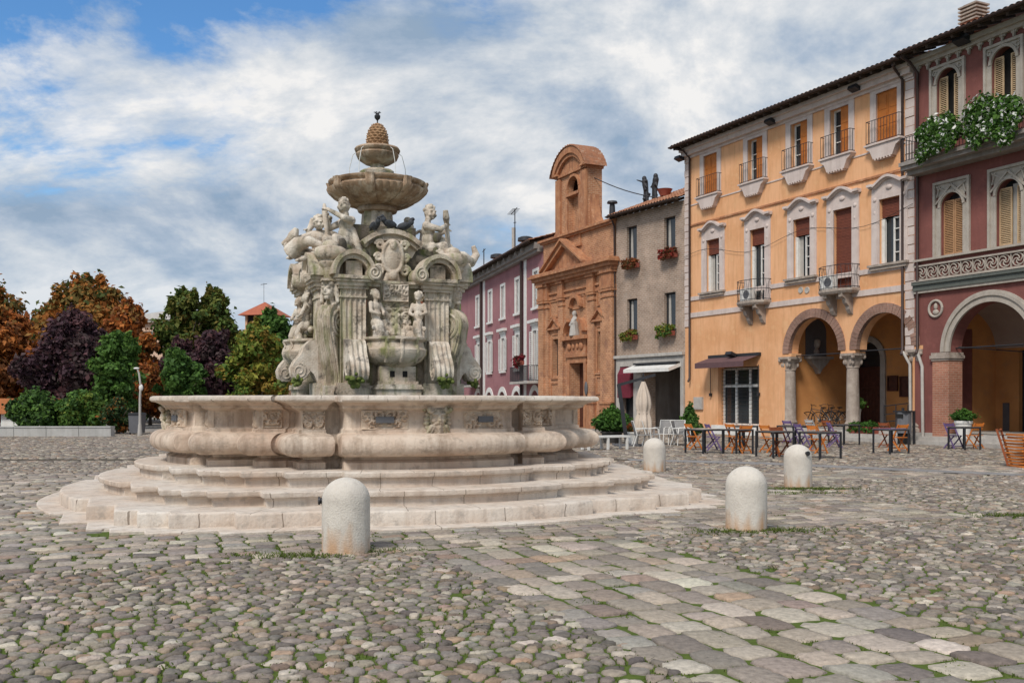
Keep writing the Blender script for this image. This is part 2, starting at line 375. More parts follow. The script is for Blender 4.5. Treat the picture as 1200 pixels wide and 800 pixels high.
rng = np.random.default_rng(11)
PAL = 0.77*np.array([1.06, 1.0, .91])*np.array([(0.30,0.265,0.235),(0.245,0.222,0.205),(0.37,0.33,0.29),(0.20,0.18,0.17),(0.32,0.255,0.21),(0.42,0.385,0.345),(0.29,0.27,0.255),(0.36,0.27,0.205),(0.50,0.465,0.42),(0.235,0.20,0.18)])
PALW = np.array([.17,.16,.14,.11,.10,.09,.10,.045,.035,.05]); PALW /= PALW.sum()
def stone_mesh(name, cx, cy, dist, ang, mat_, nth, ringsz, smooth_k=14.0, light=1.0, smooth=True, spread=.33, pw=None):
    """cx,cy (n,); dist, ang (n,k) half-plane distances and directions: each stone is the rounded cell they cut out"""
    n = len(cx); th = np.linspace(0, 2*np.pi, nth, endpoint=False)[None, :] + rng.uniform(0, 0.5, (n, 1))
    inv = np.zeros((n, nth))
    for k in range(dist.shape[1]):
        c = np.cos(th - ang[:, k:k+1]); inv += np.where(c > 0.02, (np.maximum(c, 0.02) / dist[:, k:k+1]), 0.0) ** smooth_k
    r = inv ** (-1.0 / smooth_k)
    r *= 1 + rng.normal(0, 0.045, r.shape)
    tiltx = rng.normal(0, 0.02, n); tilty = rng.normal(0, 0.02, n); lift = rng.normal(0, 0.004, n)
    V = []; 
    for fr, z in ringsz:
        rr = r * fr; x = rr*np.cos(th); y = rr*np.sin(th)
        zz = z + (x*tiltx[:, None] + y*tilty[:, None]) + lift[:, None] + (rng.normal(0, 0.0026, x.shape) if z > -0.01 else 0)
        V.append(np.stack([x + cx[:, None], y + cy[:, None], zz], -1))
    nr = len(ringsz); V = np.stack(V, 1).reshape(n, nr*nth, 3)
    top = np.stack([cx, cy, np.full(n, ringsz[-1][1] + 0.002) + lift], -1)[:, None, :]
    V = np.concatenate([V, top], 1); nv = nr*nth + 1
    quads = []
    for k in range(nr - 1):
        for i in range(nth):
            j = (i+1) % nth; quads.append((k*nth+i, k*nth+j, (k+1)*nth+j, (k+1)*nth+i))
    o = (nr-1)*nth
    for i in range(0, nth, 2): quads.append((o+i, o+(i+1) % nth, o+(i+2) % nth, nr*nth))
    Q = np.array(quads)[None] + (np.arange(n)*nv)[:, None, None]
    ci = rng.choice(len(PAL), n, p=PALW if pw is None else pw); C = PAL[ci] * rng.uniform(1 - spread, 1 + spread, (n, 1)) * light * rng.normal(1, 0.02, (n, 3))
    C = np.concatenate([C, np.ones((n, 1))], 1); C = np.repeat(C[:, None, :], nv, 1)
    o = np_mesh(name, V.reshape(-1, 3), Q.reshape(-1, 4), mat_, colors=C.reshape(-1, 4), smooth=smooth)
    return tag(o, kind='structure')

M['cobble'] = tint_mat('worn_cobble_stone', 0.72, 0.30, 22.0, 0.45, 70.0, spec=0.35)
# street line: the stones stop where the house fronts stand (plan points of the fronts, far to near)
FRONT = [(-4.64, 89.0), (2.0, 64.2), (5.9, 55.7), (8.93, 50.6), (15.39, 37.5), (23.0, 21.5)]
def front_x(y):
    f = np.array(FRONT)[::-1]; return np.interp(y, f[:, 1], f[:, 0])
def in_view(x, y, pad=3.0):
    ok = np.abs(x) < (y * 0.5217 + pad + 0.06*y); ok &= x < front_x(y) - 0.25
    return ok
def fountain_gap(u, v):  # inside the foot of the lowest step
    a, b = np.abs(u), np.abs(v); hi, lo = np.maximum(a, b), np.minimum(a, b)
    return (hi < 4.5) | ((hi < 5.0) & (lo < 1.9)) | ((hi < 4.05) & (lo < 4.05))
def channel(x, y):       # the smooth grey channel that crosses the square on the right
    return np.abs(y - np.interp(x, CHX, CHY)) < np.interp(x, CHX, CHW)
CHX = np.array([3.2, 4.6, 6.6, 8.1, 11.0, 14.0, 20.0]); CHY = np.array([26.9, 26.2, 25.2, 23.9, 21.4, 19.0, 14.3]); CHW = np.array([.45, .5, .55, .55, .5, .5, .5])
def region(x, y, slack=0.0):
    u, v = to_uv(x, y); a, b = np.abs(u), np.abs(v)
    ap = (a < APRON - slack) & (b < APRON - slack); lane = (~ap) & (((a < LANE - slack) & (v > 0)) | ((b < LANE - slack)))
    bad = fountain_gap(u, v) | channel(x, y)
    return np.where(bad, -1, np.where(ap, 1, np.where(lane, 2, 0)))

def cobbles():
    for (y0, y1, s, nth, rz, nm) in ((4.6, 13.5, 0.138, 14, [(1.0, -0.035), (0.985, -0.008), (0.90, 0.004), (0.50, 0.009)], 'cobblestone_paving'),
                                 (13.5, 26.0, 0.158, 10, [(1.0, -0.035), (0.95, -0.006), (0.70, 0.006)], 'cobblestone_paving'),
                                 (26.0, 52.0, 0.23, 8, [(1.0, -0.035), (0.80, 0.008)], 'cobblestone_paving')):
        y0c = y0; y0 = y0 - 3*s; ny = int((y1 - y0) / (s*0.74)) + 4; X = 0.59*y1 + 3.6; nx = int(2*X / s)
        j, i = np.meshgrid(np.arange(ny), np.arange(nx), indexing='ij')
        gx = -X + (i + 0.5*(j % 2)) * s + rng.uniform(-0.44, 0.44, i.shape)*s; gy = y0 + j*s*0.74 + rng.uniform(-0.34, 0.34, i.shape)*s
        cx, cy = gx[2:-2, 2:-2].ravel(), gy[2:-2, 2:-2].ravel(); D = []; A = []
        for dj in (-2, -1, 0, 1, 2):
            for di in (-2, -1, 0, 1, 2):
                if (dj or di) and abs(dj)+abs(di) < 4:
                    ox, oy = gx[2+dj:ny-2+dj, 2+di:nx-2+di].ravel() - cx, gy[2+dj:ny-2+dj, 2+di:nx-2+di].ravel() - cy
                    d = np.hypot(ox, oy); D.append(np.maximum(d*0.5 - 0.0075 - 0.012*rng.random(d.shape)**2, 0.02)); A.append(np.arctan2(oy, ox))
        D = np.stack(D, 1); A = np.stack(A, 1)
        keep = in_view(cx, cy) & (region(cx, cy, 0.05) == 0) & (cy < y1) & (cy >= y0c)
        keep &= rng.random(keep.shape) > 0.012
        stone_mesh(nm, cx[keep], cy[keep], D[keep], A[keep], M['cobble'], nth, rz, 40.0, 1.0, y0c > 10)
cobbles()

def slabs():
    """coursed slabs: the apron round the fountain and the lanes that run out from it"""
    cx, cy, hw, hh, rot, lane = [], [], [], [], [], []
    def course(region_id, axis, lo, hi, t0, t1, hmin, hmax, lmin, lmax):
        t = t0
        while t < t1:
            h = rng.uniform(hmin, hmax); p = lo - rng.uniform(0, lmax)
            while p < hi:
                L = rng.uniform(lmin, lmax); q = min(p + L, hi)
                if q - max(p, lo) > 0.08:
                    a, b = (max(p, lo) + q)/2, t + h/2
                    u, v = (a, b) if axis == 0 else (b, a)
                    x, y = from_uv(u, v); cx.append(x); cy.append(y); hw.append((q - max(p, lo))/2); hh.append(h/2)
                    rot.append(FROT if axis == 0 else FROT - PI/2); lane.append(region_id)
                p += L
            t += h
    course(1, 0, -APRON, APRON, -APRON, APRON, 0.20, 0.27, 0.22, 0.36)
    course(2, 1, APRON, 16.5, -LANE, LANE, 0.25, 0.36, 0.24, 0.50)
    course(2, 0, APRON, 22.0, -LANE, LANE, 0.25, 0.36, 0.24, 0.50)
    course(2, 0, -22.0, -APRON, -LANE, LANE, 0.25, 0.36, 0.24, 0.50)
    cx, cy, hw, hh, rot, lane = map(np.array, (cx, cy, hw, hh, rot, lane))
    keep = in_view(cx, cy, 3.0) & (cy > 4.4); reg = region(cx, cy); keep &= (reg == lane)
    # worn corner of the apron on the camera's right: rough cobbles have replaced the setts there
    cx, cy, hw, hh, rot = [a[keep] for a in (cx, cy, hw, hh, rot)]
    n = len(cx); g = 0.0135
    base = np.stack([hw - g, hh - g, hw - g, hh - g], 1) * (1 + rng.normal(0, 0.025, (n, 4)))
    ang = np.stack([rot, rot + PI/2, rot + PI, rot + 1.5*PI], 1) + rng.normal(0, 0.04, (n, 4))
    stone_mesh('slab_paving', cx + rng.normal(0, .006, n), cy + rng.normal(0, .006, n), base, ang, M['cobble'], 16, [(1.0, -0.035), (0.985, -0.006), (0.93, 0.004), (0.5, 0.007)], 22.0, 1.2, False, .20, np.array([.20,.18,.18,.08,.06,.10,.13,.01,.02,.04]))
slabs()

def channel_strip():
    m = mat('smooth_grey_channel_stone', (0.27, 0.26, 0.255), (0.20, 0.19, 0.185), 2.0, 0.7, 0.2, 40, spots=(0.34, 0.32, 0.30))
    v = []; f = []; xs = np.linspace(3.2, 17.0, 60)
    for k, x in enumerate(xs):
        y = np.interp(x, CHX, CHY); w = np.interp(x, CHX, CHW)
        v += [(x, y - w, 0.004), (x, y, -0.006), (x, y + w, 0.004)]
        if k: a = 3*k; f += [(a-3, a, a+1, a-2), (a-2, a+1, a+2, a-1)]
    tag(MB().add(v, f).build('path', m), kind='structure')
channel_strip()

def grass():
    """blades and moss cushions in the joints, thick round the bollards and along the foot of the steps"""
    pts = []
    def patch(cx, cy, rx, ry, n):
        a = rng.normal(0, 0.5, (n, 2)); pts.append(np.stack([cx + a[:, 0]*rx, cy + a[:, 1]*ry], 1))
    n_thick = 0
    for px, py, rx, n in ((340, 652, .55, 800), (425, 645, .5, 500), (905, 622, .75, 1200), (850, 624, .5, 400), (945, 573, 0.9, 1800), (1190, 604, .6, 700), (690, 600, .3, 150), (930, 578, 1.0, 600)):
        g = on_ground(px, py); patch(g.x, g.y, rx, .20, n); n_thick += n
    for _ in range(110):     # foot of the lowest step, on the camera side
        u = rng.uniform(-3.4, 4.0); v = np.interp(abs(u), [0, 1.8, 1.9, 2.9, 2.95, 3.7, 3.75], [5.17, 4.88, 4.66, 4.64, 4.34, 4.34, 4.1]) + rng.uniform(0.02, 0.22)
        x, y = from_uv(u, v); patch(x, y, .12, .05, 38)
    for _ in range(900):     # loose tufts in the foreground joints
        y = 5.0 + 9.0*rng.random()**1.5; x = rng.uniform(-0.54, 0.54)*y
        patch(x, y, .10, .10, int(rng.uniform(14, 44))) if rng.random() < (1.0 if x < 1.0 else .35) else None
    for _ in range(420):
        x, y = from_uv(rng.uniform(-APRON, 3.0), rng.uniform(5.0, 7.2)); patch(x, y, .12, .06, 26)
    P = np.concatenate(pts); u, v = to_uv(P[:, 0], P[:, 1]); thick = np.arange(len(P)) < n_thick; ok = ~fountain_gap(u, v); P = P[ok]; thick = thick[ok]; n = len(P)
    h = np.where(rng.random(n) < .10, rng.uniform(0.010, 0.024, n), rng.uniform(-0.006, 0.005, n)); h = np.where(region(P[:, 0], P[:, 1]) > 0, np.minimum(h, 0.006), h); h = np.where(thick, rng.uniform(0.004, 0.040, n), h); a = rng.uniform(0, 2*PI, n); w = rng.uniform(0.004, 0.010, n); lean = rng.normal(0, 1.0, (n, 2))*h[:, None]
    dx, dy = np.cos(a)*w, np.sin(a)*w; z0 = np.full(n, -0.012)
    b0 = np.stack([P[:, 0]-dx, P[:, 1]-dy, z0], 1); b1 = np.stack([P[:, 0]+dx, P[:, 1]+dy, z0], 1)
    t0 = np.stack([P[:, 0]+lean[:, 0]+dx*.4, P[:, 1]+lean[:, 1]+dy*.4, h], 1); t1 = np.stack([P[:, 0]+lean[:, 0]-dx*.4, P[:, 1]+lean[:, 1]-dy*.4, h], 1)
    V = np.stack([b0, b1, t0, t1], 1).reshape(-1, 3); Q = np.arange(4*n).reshape(n, 4)
    C = np.array([(0.085, 0.125, 0.018), (0.12, 0.17, 0.03), (0.16, 0.185, 0.05), (0.07, 0.095, 0.02)])[rng.integers(0, 4, n)] * rng.uniform(.8, 1.25, (n, 1))
    C = np.repeat(np.concatenate([C, np.ones((n, 1))], 1)[:, None], 4, 1).reshape(-1, 4)
    o = np_mesh('grass', V, Q, tint_mat('grass_blade', 0.8, 0.0, 1, 0, 1, 0.3), colors=C)
    tag(o, 'short green grass and moss growing in the paving joints', 'grass', kind='stuff')
grass()
# ------------------------------------------------------------------ the fountain
# local frame: x to the right along the front, -y towards the square's lane (the front), z up
def sym8(half):
    """half of the front side, from its middle (u=0) to the corner (u=v), made into the whole closed outline (u, -v)"""
    def mir(p): return (p[1], p[0])
    q = half + [mir(p) for p in reversed(half[:-1])]           # front middle -> right side middle, in (u, v)
    out = []
    for k in range(4):
        for (u, v) in q[:-1]:
            x, y = u, -v; c, s = [(1, 0), (0, 1), (-1, 0), (0, -1)][k]
            out.append((x*c - y*s, x*s + y*c))
    return out
def basin_outline(o):
    V = 3.53 + o; a, b, c, d = 1.30 + max(min(o*.35, .09), -.06), 1.54 - max(min(o*.35, .09), -.06), 1.88 + o, 2.40 + o
    half = []
    for k in range(9):
        t = k/8; half.append((a*t, V - 0.30*t*t))
    g1, g2 = 2.86 + o*.45, 2.37 + o*.86
    half += [(a, g1), (b, g1), (b, V - .50), (c, V - .50), (c, g2), (c + .09, g2), (c + .09, d), (d, d)]
    return sym8(half)
def step_outline(o):
    V = 5.15 + o; half = []
    a, b, c, d = 1.85 + o*.4, 2.95 + o*.7, 3.72 + o*.9, 4.08 + o
    for k in range(9):
        t = k/8; half.append((a*t, V - 0.30*t*t))
    half += [(a, V - .46), (b, V - .46), (b, V - .80), (c, V - .80), (c, d), (d, d)]
    return sym8(half)
def loft(outline, prof, cap0=True, cap1=True):
    mb = MB(); mb.rings([[(x, y, z) for x, y in outline(o)] for o, z in prof], False, False)
    n = len(outline(0))
    def cap(o, z):
        mb.add([(x, y, z) for x, y in outline(o)] + [(0, 0, z)], [(i, (i+1) % n, n) for i in range(n)])
    if cap0: cap(*prof[0])
    if cap1: cap(*prof[-1])
    return mb

fountain = thing('fountain', 'tall carved stone fountain with lobed basin, putti and pinecone finial standing on steps', 'fountain', FC, FROT)
FT = fountain
def part(mb, name, m, parent=None, smooth=None, rotz=0.0, loc=(0, 0, 0)): return mb.build(name, m, parent or FT, smooth, loc, rotz)

# foot slab, three steps with moulded noses
loft(lambda o: step_outline(o), [(0.32, -0.03), (0.32, 0.022), (0.30, 0.03)]).build('foot_slab', M['step'], FT)
loft(step_outline, [(-0.01, -0.03), (0.0, 0.0), (0.0, 0.185), (-0.012, 0.205), (-0.035, 0.213)]).build('step', M['step'], FT, 40)
def step_prof(z0, z1, o): return [(o-.085, z0), (o-.085, z1-.115), (o-.065, z1-.105), (o-.065, z1-.085), (o-.008, z1-.075), (o, z1-.06), (o, z1-.012), (o-.010, z1-.002), (o-.03, z1)]
loft(step_outline, step_prof(.205, .415, -.56)).build('step', M['step'], FT, 40)
loft(step_outline, step_prof(.405, .625, -1.10)).build('step', M['step'], FT, 40)

# basin wall: plinth, swelling belly, panelled frieze, spreading rim
bp = [(0.02, .61), (0.02, .72), (-.02, .745), (-.06, .765), (-.06, .80)]
for k in range(13):
    a = -PI/2 + PI*k/12; bp.append((0.06 + 0.225*math.cos(a)**.8 if math.cos(a) > 0 else .06, .972 + .165*math.sin(a)))
bp += [(.03, 1.15), (.03, 1.19), (-.01, 1.205), (-.03, 1.23), (-.035, 1.43), (-.01, 1.46), (.05, 1.485), (.075, 1.50)]
bp += [(.09, 1.515), (.09, 1.53), (.13, 1.555), (.20, 1.585)]
loft(basin_outline, bp, True, False).build('basin', M['basin'], FT, 50)
rim = [(.18, 1.583), (.25, 1.592), (.28, 1.615), (.285, 1.645), (.27, 1.672), (.235, 1.685), (-.36, 1.69), (-.40, 1.67), (-.42, 1.2)]
loft(basin_outline, rim, False, False).build('rim', M['step'], FT, 40)
loft(basin_outline, [(-.415, 1.46), (-.415, 1.462)]).build('water', M['water'], FT)

def relief_mb(w, h, seed, nx=34, nz=18, depth=0.045, frame=0.05, pitch=.075):
    """carved panel: mirrored scrolls, a frame and leaf bumps, as one height field facing -y, centred"""
    r = random.Random(seed); sp = []
    for k in range(5):
        sp.append((r.uniform(.08, .46)*w, r.uniform(-.36, .36)*h, r.uniform(.16, .32)*h*1.2, r.choice((-1, 1)), r.uniform(0, 6)))
    pts = []; H = []
    for j in range(nz+1):
        for i in range(nx+1):
            x, z = (i/nx - .5)*w, (j/nz - .5)*h; hh = 0.12
            for cx, cz, rad, s, ph in sp:
                dx, dz = abs(x) - cx, z - cz; d = math.hypot(dx, dz)
                if d < rad:
                    val = .5 + .5*math.cos(2*PI*d/pitch - s*math.atan2(dz, dx) + ph); hh = max(hh, val*(1 - .35*d/rad) + .1)
            hh = max(hh, .55*math.sin(abs(x)*43 + ph)*math.sin(z*51 + seed))
            e = min(w/2 - abs(x), h/2 - abs(z))
            if e < frame: hh = .75 if e > frame*.25 else .0
            pts.append((x, -depth*hh, z))
    fs = [(j*(nx+1)+i, j*(nx+1)+i+1, (j+1)*(nx+1)+i+1, (j+1)*(nx+1)+i) for j in range(nz) for i in range(nx)]
    mb = MB().add(pts, fs); b = [(-w/2, 0.03), (w/2, .03)]
    mb.add([(-w/2, 0, -h/2), (w/2, 0, -h/2), (w/2, 0, h/2), (-w/2, 0, h/2), (-w/2, .03, -h/2), (w/2, .03, -h/2), (w/2, .03, h/2), (-w/2, .03, h/2)], [(0, 1, 5, 4), (1, 2, 6, 5), (2, 3, 7, 6), (3, 0, 4, 7)])
    return mb
def rotz(mb, a): return mb.xf(Matrix.Rotation(a, 4, 'Z'))
# frieze panels: two on each lobe, one on each broad flat, a narrow one on each corner face
for k in range(4):
    for s in (-1, 1):
        t = .60*s; u = 1.25*t; v = 3.53 - .03 - .30*t*t; sl = math.atan(.48*t/1.25)
        p = relief_mb(.68, .30, 3 + k + s, depth=.075, frame=.02).xf(Matrix.Translation((u, -v - .006, 1.335)) @ Matrix.Rotation(sl, 4, 'Z'))
        po = part(rotz(p, k*PI/2), 'relief_panel', M['relief'])
        q = MB().box(-.13, -.085, -.045, .13, -.02, .045).xf(Matrix.Translation((u, -v - .006, 1.335)) @ Matrix.Rotation(sl, 4, 'Z'))
        q = rotz(q, k*PI/2).build('plaque', M['slate'], po)
        p = relief_mb(.34, .30, 11 + 2*k + s, pitch=.06, depth=.075, frame=.02).xf(Matrix.Translation((s*1.70, -(3.03 - .03), 1.335)))
        part(rotz(p, k*PI/2), 'relief_panel', M['relief'])
        p = relief_mb(.30, .28, 31 + 2*k + s, 18, 16, pitch=.06, depth=.07, frame=.02).xf(Matrix.Translation((s*2.19, -(2.40 - .03), 1.335)))
        part(rotz(p, k*PI/2), 'relief_panel', M['relief'])

def mask_mb():
    """bearded face with ram-like curls over the brow, about 0.5 m tall, facing -y"""
    m = MB(); r = random.Random(4)
    m.sphere((0, -.05, 0), (.12, .10, .155), 14, 10)
    m.sphere((0, -.145, -.005), (.024, .035, .05)); m.sphere((0, -.165, -.03), (.03, .028, .022))
    for s in (-1, 1):
        m.sphere((s*.06, -.125, -.035), (.04, .035, .034)); m.sphere((s*.05, -.138, .048), (.05, .028, .018)); m.sphere((s*.045, -.128, .022), (.022, .018, .014))
        for k in range(9):
            a = k*.75; rr = .06*(1 - k*.085); m.sphere((s*(.125 + rr*math.cos(a)), -.09 - .01*k, .115 + rr*math.sin(a)), .032)
        for k in range(5): m.sphere((s*(.13 + .02*math.sin(k)), -.06, .05 - .06*k), (.045, .05, .035))
        m.capsule((s*.015, -.16, -.062), (s*.085, -.12, -.095), .02, .012)
        for k in range(3): m.capsule((s*(.03 + .035*k), -.12, -.11), (s*(.05 + .05*k), -.10, -.25 + .03*k), .03, .014)
        m.capsule((s*.08, -.08, .20), (s*.17, -.05, .225), .03, .022)
    m.sphere((0, -.145, -.092), (.038, .02, .012)); m.capsule((0, -.13, -.12), (0, -.12, -.28), .04, .016)
    m.sphere((0, -.10, .19), (.07, .05, .05)); m.sphere((0, -.09, .115), (.10, .06, .05))
    return m
for k in range(4):
    mk = mask_mb().xf(Matrix.Translation((0, -3.45, 1.36)) @ Matrix.Scale(1.12, 4)); rotz(mk, k*PI/2).fuse('mask', M['carved'], FT, .0075, 0)

# ------------------------------------------------------------------ the carved tower
TS = .90
def rotz(mb, a): return mb.xf(Matrix.Rotation(a, 4, 'Z') @ Matrix.Diagonal((TS, TS, 1, 1)))
part(rotz(MB().box(-1.32, -1.32, .6, 1.32, 1.32, 1.86), 0), 'tower_base', M['carved'])
b = MB(); b.box(-1.24, -1.24, 1.84, 1.24, 1.24, 3.62)
part(rotz(b, 0), 'tower_core', M['core']); part(rotz(MB().box(-.99, -.99, 3.62, .99, .99, 4.21).box(-.61, -.61, 4.19, .61, .61, 4.63), 0), 'tower_top', M['crust_shade'])
part(rotz(MB().box(-1.30, -1.30, 3.50, 1.30, 1.30, 3.56).box(-1.36, -1.36, 3.56, 1.36, 1.36, 3.60), 0), 'cornice', M['carved'])

def fluted_bar(u0, u1, vf, z0, z1, n=5):
    """pilaster shaft with flutes, front at y = -vf"""
    pts = []; w = (u1 - u0)
    N = n*8
    for i in range(N+1):
        t = i/N; x = u0 + w*t; edge = min(t, 1-t); fl = .5 - .5*math.cos(2*PI*n*t)
        pts.append((x, -vf + (.030*fl if edge > .02 else 0)))
    poly = pts + [(u1, -vf + .25), (u0, -vf + .25)]
    m = MB(); m.rings([[(x, y, z) for x, y in poly] for z in (z0, z1)]); return m
def arc(cx, cz, r, a0, a1, n=18): return [(cx + r*math.cos(a0 + (a1-a0)*k/n), cz + r*math.sin(a0 + (a1-a0)*k/n)) for k in range(n+1)]
def spiral(cx, cz, r0, turns, a0, s=1, n=40, r1=.02): return [(cx + (r0 + (r1-r0)*k/n)*math.cos(a0 + s*turns*2*PI*k/n), cz + (r0 + (r1-r0)*k/n)*math.sin(a0 + s*turns*2*PI*k/n)) for k in range(n+1)]

def cherub(pose, S=1.0):
    """a sitting child figure, hips at the origin, facing -y; arms and legs from the pose"""
    m = MB(); V3 = lambda p: Vector(p)
    m.sphere((0, 0, .10), (.165, .15, .13)); m.sphere((0, -.03, .25), (.15, .14, .15)); m.sphere((0, -.015, .42), (.165, .13, .15))
    m.capsule((-.12, 0, .49), (.12, 0, .49), .075, .075); m.capsule((0, 0, .5), (0, -.02, .62), .065, .06)
    hx, hy, hz = pose.get('head', (0, -.05, .73)); c = Vector((hx, hy, hz)); tz = Matrix.Rotation(pose.get('turn', 0), 3, 'Z') @ Matrix.Rotation(pose.get('nod', 0), 3, 'X')
    def hp(x, y, z): return c + tz @ Vector((x, y, z))
    m.sphere(c, (.112, .125, .135), 14, 10, tz); m.sphere(hp(0, -.055, -.055), (.085, .075, .07), 12, 8, tz)
    m.sphere(hp(0, -.135, -.018), (.02, .028, .032), 8, 6, tz); m.sphere(hp(0, -.112, -.065), (.034, .02, .012), 8, 6, tz); m.sphere(hp(0, -.105, -.10), (.03, .026, .025), 8, 6, tz)
    for s in (-1, 1):
        m.sphere(hp(s*.045, -.112, .028), (.036, .02, .013), 8, 6, tz); m.sphere(hp(s*.06, -.09, -.045), (.038, .035, .034), 8, 6, tz); m.sphere(hp(s*.112, .01, -.01), (.018, .028, .035), 8, 6, tz)
        m.sphere(hp(s*.043, -.106, .006), (.017, .012, .010), 8, 6, tz)
    r = random.Random(pose.get('seed', 1))
    for k in range(26):
        a = r.uniform(0, 2*PI); e = r.uniform(.1, 1.35); d = Vector((math.cos(a)*math.cos(e), math.sin(a)*math.cos(e), math.sin(e)))
        if d.y < -.55 and d.z < .55: continue
        m.sphere(hp(d.x*.112, d.y*.122 + .005, d.z*.132 + .01), r.uniform(.026, .04), 8, 6)
    for s, key in ((-1, 'R'), (1, 'L')):
        kn, an = V3(pose['knee' + key]), V3(pose['ank' + key]); hip = Vector((s*.09, -.05, .08))
        m.capsule(hip, kn, .105, .078); m.capsule(kn, an, .078, .045)
        ft = (an - kn).normalized(); toe = an + V3(pose.get('toe' + key, (0, -.12, -.02))); m.capsule(an, toe, .045, .028)
        for q in range(5): m.sphere(toe + Vector((s*(.024 - .012*q), -.012, -.01)), .012, 6, 5)
        el, ha = V3(pose['elb' + key]), V3(pose['hand' + key]); sh = Vector((s*.165, 0, .48))
        m.sphere(sh, .075); m.capsule(sh, el, .068, .054); m.capsule(el, ha, .054, .034)
        d = (ha - el).normalized(); sd = d.cross(Vector((0, 0, 1))); sd = sd.normalized() if sd.length > .1 else Vector((1, 0, 0)); up = sd.cross(d)
        pc = ha + d*.035; m.obox(pc, d*.04, sd*.036, up*.018); m.sphere(pc, .034)
        for q in range(4):
            L = (.05, .062, .058, .042)[q]; b0 = pc + d*.036 + sd*(.028 - .019*q); b1 = b0 + d*L*.6 - up*.012; m.capsule(b0, b1, .0115, .0105, 6); m.capsule(b1, b1 + d*L*.3 - up*.026, .0105, .009, 6)
        t0 = pc + sd*.034 - d*.01; m.capsule(t0, t0 + sd*.022 + d*.035 - up*.014, .013, .011, 6)
    for e in pose.get('extra', []): e(m)
    return m.xf(Matrix.Scale(S, 4))
poseA = dict(head=(-.05, -.03, .74), turn=.55, nod=-.25, seed=3, kneeR=(-.17, -.36, .16), ankR=(-.20, -.34, -.18), kneeL=(.15, -.38, .14), ankL=(.24, -.34, -.18),
             elbR=(-.32, -.16, .38), handR=(-.26, -.30, .60), elbL=(.20, -.22, .50), handL=(-.14, -.30, .66),
             extra=[lambda m: m.tube([(-.16, -.34, .22), (-.20, -.34, .45), (-.24, -.33, .62), (-.30, -.30, .78)], [.03, .05, .055, .03], 10), lambda m: m.capsule((.1, .05, .3), (.33, .10, -.1), .09, .05)])
poseB = dict(head=(.06, -.05, .74), turn=-.8, nod=.05, seed=8, kneeR=(-.15, -.36, .12), ankR=(-.12, -.42, -.22), kneeL=(.22, -.33, .08), ankL=(.42, -.44, -.10),
             elbR=(-.10, -.28, .42), handR=(.22, -.36, .55), elbL=(.30, -.12, .36), handL=(.30, -.32, .44),
             extra=[lambda m: m.tube([(.34, -.40, -.12), (.30, -.38, .20), (.25, -.36, .56)], [.06, .055, .045], 10), lambda m: m.tube([(.25, -.36, .56), (.16, -.36, .66), (.13, -.35, .80)], [.045, .07, .05], 10),
                    lambda m: m.tube([(-.1, -.2, .05), (-.3, -.32, -.02), (-.34, -.42, -.12)], [.08, .07, .05], 8, True, .5)])
poseC = dict(head=(.02, -.10, .70), turn=1.1, nod=.2, seed=5, kneeR=(-.24, -.30, .10), ankR=(-.48, -.34, -.02), kneeL=(.10, -.40, .04), ankL=(-.22, -.52, -.10),
             elbR=(-.40, -.10, .40), handR=(-.56, -.22, .30), elbL=(.30, .05, .30), handL=(.42, -.12, .12),
             extra=[lambda m: m.tube([(-.7, -.2, .28), (-.55, -.22, .34), (-.45, -.22, .44), (-.40, -.2, .58)], [.04, .08, .11, .05], 10), lambda m: m.capsule((.3, 0, .1), (.55, -.05, .0), .12, .08)])

def console():
    """scroll console at the foot of a pilaster: profile in (v, z), 0.36 m wide, with a curled drop"""
    pf = [(1.36, 2.62), (1.50, 2.60), (1.60, 2.52), (1.66, 2.38), (1.78, 2.25), (1.84, 2.14), (1.82, 2.02), (1.74, 1.95), (1.63, 1.95), (1.55, 2.03), (1.50, 2.10), (1.44, 2.05), (1.36, 1.9)]
    m = MB(); n = len(pf)
    cols = []
    K = 17
    for i in range(K):
        t = i/(K-1)*2 - 1; lump = .022*math.cos(t*PI*4) - .02*t*t
        cols.append([(t*.185, -(v + lump*(1 if 0 < j < 11 else 0)), z) for j, (v, z) in enumerate(pf)])
    m.rings(cols, True, True, True)
    for s in (-1, 1):
        m.tube([(s*.187, -v, z) for v, z in spiral(1.70, 2.10, .13, 1.8, PI/2, 1)], .014, 6)
    return m
def volute():
    """corner console: fluted front, scrolled sides; profile in (r, z), centred on x, front towards -y"""
    C, rad = (1.62, 2.90), .29
    pf = arc(C[0], C[1], rad, R(200), R(-20), 22)
    pf += [(1.86, 2.62), (1.78, 2.40), (1.70, 2.15), (1.66, 1.98), (1.70, 1.84), (1.78, 1.74), (1.76, 1.66), (1.22, 1.66), (1.22, 2.7)]
    m = MB(); K = 33; cols = []
    for i in range(K):
        t = i/(K-1)*2 - 1; w = .155; dip = .015*math.cos(t*PI*6)
        cols.append([(t*w, -(r + (dip if r > 1.4 else 0)), z + (dip*.8 if z > 3.0 else 0)) for r, z in pf])
    m.rings(cols, True, True, True)
    for s in (-1, 1):
        m.tube([(s*.157, -r, z) for r, z in spiral(C[0], C[1], .27, 3.1, R(90), 1, 70)], .027, 6)
        m.tube([(s*.157, -r, z) for r, z in [(1.84, 2.72), (1.77, 2.5), (1.68, 2.2), (1.62, 1.98), (1.66, 1.8), (1.72, 1.72)]], .03, 6)
        m.tube([(s*.157, -r, z) for r, z in [(1.40, 2.66), (1.42, 2.4), (1.38, 2.1), (1.36, 1.75)]], .025, 6)
        rr = random.Random(3)
        for k in range(16):      # hanging leaf garland on the flank
            m.sphere((s*.155, -(1.55 - .004*k + rr.uniform(-.05, .05)), 2.56 - .05*k), (.022, .042, .03), 8, 6)
    return m
